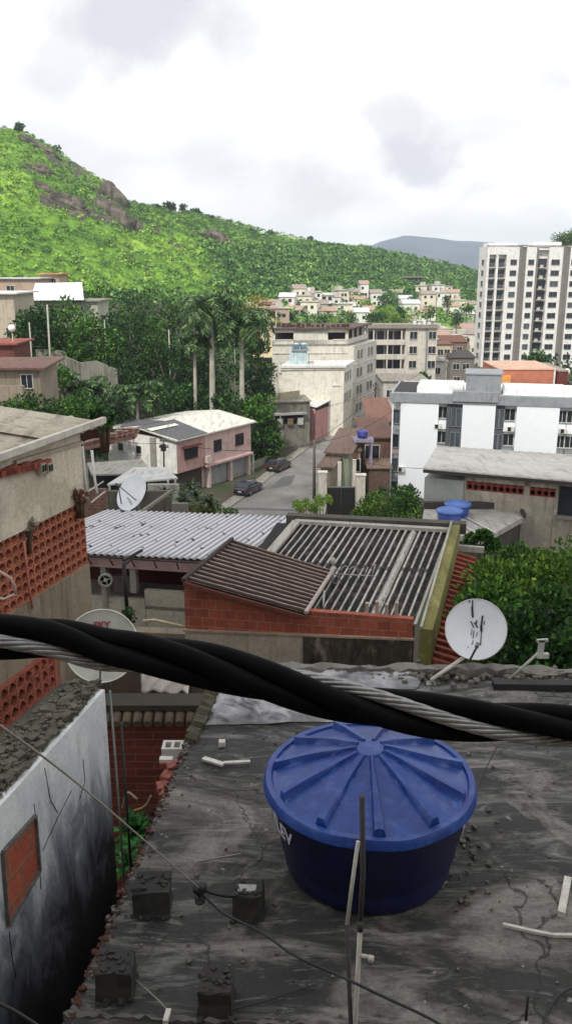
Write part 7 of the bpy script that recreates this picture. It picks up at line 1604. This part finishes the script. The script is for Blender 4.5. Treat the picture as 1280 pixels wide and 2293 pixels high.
crack([(100, 1720), (112, 1790), (130, 1822)]); crack([(160, 1770), (130, 1830), (95, 1905)]); crack([(186, 1700), (190, 1750), (178, 1790)]); crack([(20, 2085), (28, 2150), (36, 2190)]); crack([(76, 1800), (84, 1870), (92, 1990)])
m = MB(); rag(m, (wx(y0_)-.06, y0_, 0), (wx(y1_)-.06, y1_, 0), .04, .012, 80, .02, ZW); m.build('chipped_edge', WALL('chip_pale', '#7a776f', '#4a4742', .6), t)
m = MB(); m.hexa([(wx(y0_)-D_, y0_, ZW-.5), (wx(y1_)-D_, y1_+.05, ZW-.5), (wx(y1_)-.42, y1_+.15, ZW-.5), (wx(y0_)-.75, y0_, ZW-.5)], [(wx(y0_)-D_, y0_, ZW-.02), (wx(y1_)-D_, y1_+.05, ZW-.02), (wx(y1_)-.42, y1_+.15, ZW-.02), (wx(y0_)-.75, y0_, ZW-.02)]); tag(m.build('ledge_fill', PLAIN('ledge_soil', '#3b372f', .95, var=.5), loc=(wx(5)-.3, 5, ZW-.4)), 'dark earth filled ledge behind the top of the white wall', 'ledge')
m = MB()
for k in range(3200):
    y = R.uniform(3.2, 6.55); w_ = .14+(6.6-y)*.09; x = wx(y)-.06-R.random()*(w_+.12); chunk(m, Vector((x, y, ZW+R.uniform(0, .05))), R.choice([.02, .03, .04, .055]) if R.random() < .95 else .09, R.uniform(.3, .8))
tag(m.build('rubble', PLAIN('rubble_ledge', '#4c483e', .95, var=.6, scale=5), loc=(wx(5), 5, ZW)), 'loose rubble and tile shards piled on the ledge of the white wall', 'rubble', kind='stuff')
m = MB(); m.tube([Vector((wx(6.5)+.03, 6.52, -3.45)), Vector((wx(6.5)+.04, 6.54, -4.6)), Vector((wx(6.5)+.05, 6.54, -7))], .010, 8); tag(m.build('drain_pipe', PLAIN('pipe_sage', '#6f7a76', .6, var=.3), loc=(wx(6.5)+.04, 6.54, -7)), 'thin greenish pipe at the far end of the white wall', 'pipe')
m = MB(); m.tube([Vector((wx(6.5)+.09, 6.6, -3.8)), Vector((wx(6.5)+.1, 6.6, -5.2)), Vector((wx(6.5)+.08, 6.6, -7))], .012, 8); tag(m.build('drain_pipe', PLAIN('pipe_black2', '#1c1d1f', .6), loc=(wx(6.5)+.1, 6.6, -7)), 'thin black pipe beside the greenish one at the white wall end', 'pipe')
# ---- gap between the houses
m = MB(); m.smooth = True
for j in range(40):
    for i in range(12):
        x = -1.75+.95*i/11; y = 3.0+6.1*j/39; m.v.append(Vector((x, y, -6.35+.12*noise.noise(Vector((x*4, y*3, 0))))))
for j in range(39):
    for i in range(11): a = j*12+i; m.f.append((a, a+1, a+13, a+12)); m._m()
struct(m.build('gap_soil', PLAIN('wet_soil', '#2a241c', .9, var=.6, scale=7)))
m = MB(); 
for k in range(500): y = R.uniform(4, 8.9); chunk(m, Vector((R.uniform(-1.7, -.95), y, -6.28)), R.uniform(.03, .12), .7)
tag(m.build('rubble', RUBR), 'broken bricks and junk at the bottom of the gap', 'rubble', kind='stuff')
GL = LEAF('gap_leaf', '#1f5a22', .5, .2, hue='#3f8a35')
for i, (px, py, Y, r, lb) in enumerate([(300, 1815, 8.0, .55, 'lush green plant in the gap below the red brick wall'), (322, 1850, 7.4, .45, 'second green plant nearer in the gap between the houses'), (286, 1880, 7.0, .35, 'small green plant against the foot of the white wall')]):
    c = AY(px, py, Y); m = MB()
    for k in range(46):
        a = R.random()*6.28; el = R.uniform(.3, 1.3); d = Vector((cos(a)*cos(el), sin(a)*cos(el), sin(el))); s2_ = d.cross(Vector((0, 0, 1))).normalized()*r*.06; prev = None; L_ = r*R.uniform(.5, 1)
        for j in range(6): tt = j/5; p = Vector((c.x, c.y, c.z-.3))+d*L_*tt-Vector((0, 0, tt*tt*L_*.5)); w = s2_*sin(pi*(.15+.8*tt)); prev and m.face([prev[0]-prev[1], prev[0]+prev[1], p+w, p-w], R.random()); prev = (p, w)
    t = thing('plant', (c.x, c.y, -6.3), lb, 'plant'); m.build('leaves', GL, t); m = MB(); m.tube([(c.x, c.y, -6.35), (c.x, c.y, c.z-.28)], .015, 6); m.build('stem', STEM, t)
for k, (a, b, c3, lb) in enumerate([((275, 1810), (285, 1775), (308, 1790), 'left'), ((300, 1815), (325, 1805), (338, 1782), 'right')]):
    cable('dry curled stalk above the green plants in the gap, %s one' % lb, [AY(*a, 7.6), AY(*b, 7.5), AY(*c3, 7.4)], .011, PLAIN('stalk_dry', '#8a7a5c', .8), 'dry_stalk', 'stalk')

# ---- satellite dishes
def dish(name, label, C, D, nrm, up, mat, arm=True, rim=True, depth=.16):
    nrm = nrm.normalized(); X = up.cross(nrm).normalized(); Y = nrm.cross(X).normalized(); t = thing(name, C, label, 'satellite dish'); r = D/2
    pf = [(0, -depth*r*1.0)]+[(r*k/12, -depth*r+depth*r*(k/12)**2) for k in range(1, 13)]; m = MB(); m.lathe(pf+[(r*1.015, .004), (r*1.015, -.012), (r*.98, -.014)]+[(r*k/8, -depth*r-.012+depth*r*(k/8)**2) for k in range(7, -1, -1)], C, 64, (X, Y, nrm)); m.build('reflector', mat, t)
    return t, X, Y, nrm
DG = NT('dish_grey'); tc = DG.n('ShaderNodeTexCoord').outputs['Object']; c_ = DG.ramp(DG.noise(tc, 2.4, 7, .7), [(.35, lin('#8b8c82')), (.6, lin('#a5a69c'))]); c_ = DG.mix(DG.ramp(DG.noise(tc, 6, 8, .8), [(.55, (0, 0, 0)), (.8, (.5,)*3)]), c_, lin('#6e6c5c')); DG.l(c_, DG.b.inputs['Base Color']); DG.b.inputs['Roughness'].default_value = .6
DWt = PLAIN('dish_white', '#cdd0d4', .5, var=.08, scale=3); MTL = PLAIN('bracket_grey', '#8c8c88', .5, .5, .2); RIMW = PLAIN('dish_rim', '#c5c2b6', .5)
C = AY(228, 1446, 7.0); vw = -C.normalized()
t, X, Y, N = dish('satellite_dish', 'large grey satellite dish with red lettering on the white wall end, behind the thick cable', C, .645, vw+Vector((-.12, 0, .06)), Vector((0, 0, 1)), DG.m)
m = MB(); m.tube([C+X*cos(a)*.325+Y*sin(a)*.325 for a in [2*pi*k/48 for k in range(49)]], .006, 6, False); m.build('rim', RIMW, t)
vs, fs = text_mesh('SKY', .085, .001, .003); m = MB(); m.idx([C+X*(v.x*1.0+.0)+Y*(v.y+.158)+N*(.02+v.z-.052*(1-((v.x**2+(v.y+.15)**2)/.104))) for v in vs], fs); m.build('lettering', PLAIN('letter_red', '#7d1c2a', .6), t)
m = MB(); m.bar(C-N*.06-Y*.0, C-N*.12-Y*.30, .05); m.tube([C-N*.1-Y*.1, Vector((C.x+.02, C.y+.12, ZW-.3))], .022, 8); m.build('mount', MTL, t)
m = MB(); b = C-Y*.325; m.tube([C-Y*.10+N*.05, C-Y*.2+N*.10, b+N*.13, b+N*.15-Vector((0, 0, .25))], .008, 7); m.tube([b+N*.15-Vector((0, 0, .24)), b+N*.16-Vector((0, 0, .42)), b+N*.15-Vector((0, 0, .5))], .004, 6); m.lathe([(0, -.0), (.016, -.01), (.02, -.05), (0, -.07)], b+N*.15-Vector((0, 0, .5)), 10); m.build('feed_cable', PLAIN('feed_black', '#15161a', .6), t)
C = AY(1064, 1409, 8.55)
t, X, Y, N = dish('satellite_dish', 'white satellite dish with black worn strokes at the far right edge of the flat roof', C, .655, -C.normalized()+Vector((-.15, 0, .12)), Vector((.12, 0, 1)), DWt)
m = MB(); m.tube([C+X*cos(a)*.33+Y*sin(a)*.33 for a in [2*pi*k/48 for k in range(49)]], .006, 6, False); m.build('rim', PLAIN('rim_pink', '#c3bdbe', .5), t)
def onD(u_, v_, k=.006): return C+X*u_+Y*v_+N*(k-.0525*(1-(u_*u_+v_*v_)/.107))
PX_ = .655/133
def dp_(px, py): return onD((px-1064)*PX_*1.0, -(py-1409)*PX_)
m = MB()
for (x0, y0, x1, y1, w) in [(1041, 1349, 1044, 1362, .016), (1034, 1350, 1036, 1356, .012), (1043, 1362, 1050, 1385, .026), (1070, 1375, 1072, 1396, .022), (1072, 1396, 1076, 1410, .03), (1076, 1410, 1082, 1440, .012), (1048, 1394, 1058, 1406, .014), (1056, 1394, 1066, 1404, .018), (1060, 1388, 1061, 1400, .014), (1060, 1412, 1062, 1430, .01), (1068, 1412, 1068, 1424, .008), (1055, 1410, 1056, 1424, .007), (1076, 1386, 1078, 1394, .01), (1064, 1434, 1064, 1444, .008), (1056, 1450, 1058, 1452, .01)]:
    m.bar(dp_(x0, y0), dp_(x1, y1), w*.8, .004, up=N)
m.build('worn_marking', PLAIN('mark_black', '#1f2024', .8), t)
m = MB(); m.tube([C-Y*.335+X*.03+N*.02, C-Y*.20+X*.10+N*.28], .012, 8); p = C-Y*.20+X*.10+N*.28; m.build('feed_arm', PLAIN('arm_dark', '#5d5f60', .5, .4), t)
m = MB(); m.tube([p, p+Y*.05-N*.02], .022, 10); m.build('receiver_head', PLAIN('lnb', '#6f7070', .5), t)
f_ = AZ(964, 1523, ZS+.04); m = MB(); m.tube([f_, C-Y*.28-X*.02-N*.1], .022, 10); m.build('support_pole', PLAIN('pole_cream', '#b9b2a6', .6), t); m = MB(); m.obox(f_-Vector((0, 0, .05)), (1, 0), .1, .1, .02); m.build('base_plate', MTL, t)
t = thing('bracket_mast', AZ(1140, 1520, ZS), 'empty pale antenna bracket mast without a dish at the right roof edge', 'mast')
a = AZ(1138, 1522, ZS+.02); b = AY(1202, 1464, 8.3); PB = PLAIN('bracket_pale', '#a3a598', .6)
m = MB(); m.tube([a, b], .016, 8); m.build('mast', PB, t)
m = MB(); m.bar(b+Vector((-.01, 0, -.02)), b+Vector((.06, 0, -.02))+Vector((.06, 0, 0)), .05); m.bar(b+Vector((.03, 0, 0)), b+Vector((.035, 0, .16)), .06, .03); m.bar(b+Vector((-.02, 0, .15)), b+Vector((.1, 0, .16)), .03); m.build('bracket', PB, t); m = MB(); m.obox(a-Vector((0, 0, .03)), (1, 0), .12, .1, .02); m.build('base_plate', MTL, t)
C = AY(294, 1103, 27); nn_ = Vector((.35, -.75, .85))
t, X, Y, N = dish('satellite_dish', 'small tilted white satellite dish behind the corrugated white roof', C, 1.25, Vector((-.62, -.70, .62)), Vector((.75, 0, .95)), DWt, depth=.12)
m = MB(); m.tube([C-N*.1, C-N*.3-Vector((0, 0, .4)), Vector((C.x+.2, C.y+.4, gh(C.x, 27)))], .04, 8); m.build('support_pole', MTL, t)
m = MB(); m.tube([C-Y*.5+N*.0, C+N*.6], .022, 6); m.tube([C+X*.45, C+N*.6], .018, 6); m.tube([C+N*.55, C+N*.72], .05, 8); m.build('feed_arm', PLAIN('feedarm_dark', '#4a4a48', .6), t)
m = MB()
for k in range(7): u_ = -.15+.06*k; m.bar(C+X*(u_+.12)-Y*.2+N*-.04, C+X*(u_+.15)-Y*(.26-.03*(k % 2))+N*-.035, .02, .006, up=N)
m.build('worn_marking', PLAIN('mark_grey', '#55575a', .8), t)

# ---- thick twisted cable across the view
cp = [(-160, 1424), (0, 1426), (120, 1432), (228, 1457), (320, 1466), (450, 1488), (600, 1525), (750, 1562), (900, 1592), (1060, 1614), (1280, 1630), (1450, 1640)]
ax = curve([AY(a, b, .8) for a, b in cp], 30)
t = thing('overhead_cable', ax[0], 'thick black twisted power cable with a bare metal strand crossing the whole view', 'cable')
S = [0]
for a, b in zip(ax, ax[1:]): S.append(S[-1]+(b-a).length)
i0 = min(range(len(ax)), key=lambda i: abs(ax[i].x-AY(30, 1428, .8).x)); pitch = .485
def strand(phase, rad, off=0, sub=None):
    P = []
    for i, p in enumerate(ax):
        d = (ax[min(i+1, len(ax)-1)]-ax[max(i-1, 0)]).normalized(); s_ = Vector((0, -1, 0)); s_ = (s_-d*s_.dot(d)).normalized(); u_ = s_.cross(d).normalized()
        if u_.z < 0: u_ = -u_
        fi_ = 2*pi*(S[i]-S[i0])/pitch+pi/2+phase; c0 = p+(u_*cos(fi_)+s_*sin(fi_))*rad
        if sub: k_, r2 = sub; f2 = fi_*-3.2+k_; c0 = c0+(u_*cos(f2)+s_*sin(f2))*r2
        P.append(c0)
    return P
CB = NT('cable_sheath'); tc = CB.n('ShaderNodeTexCoord').outputs['Object']; CB.l(CB.ramp(CB.noise(tc, 30, 6, .7), [(.35, lin('#040405')), (.7, lin('#0b0b0e'))]), CB.b.inputs['Base Color']); CB.b.inputs['Roughness'].default_value = .62; CB.b.inputs['Specular IOR Level'].default_value = .07; CB.bump(CB.noise(tc, 120, 4), .15, .001)
for ph in (pi/2, pi, 3*pi/2): m = MB(); m.tube(strand(ph, .0132), .0108, 18); m.build('insulated_strand', CB.m, t)
AL = PLAIN('bare_aluminium', '#8c8c8c', .4, .6, .3, 90)
bare = MB()
for k in range(7): bare.tube(strand(0, .0135, sub=(2*pi*k/7, .0048)), .0024, 8)
bare.build('bare_strand', AL, t)

# ---- the house we look out from (behind the camera; shades the near roof)
t = thing('viewpoint_house', (0, -5, -11), 'tall plastered house behind the viewpoint with a flat roof slab', 'house')
m = MB(); m.box(-7, 8, -9, -.9, -12, 1.0); m.build('wall', WALL('own_house', '#a39a8b', None, .4), t)
m = MB(); m.box(-7.3, 8.3, -9.3, -.6, 1.0, 1.2); m.build('roof', CONC, t)
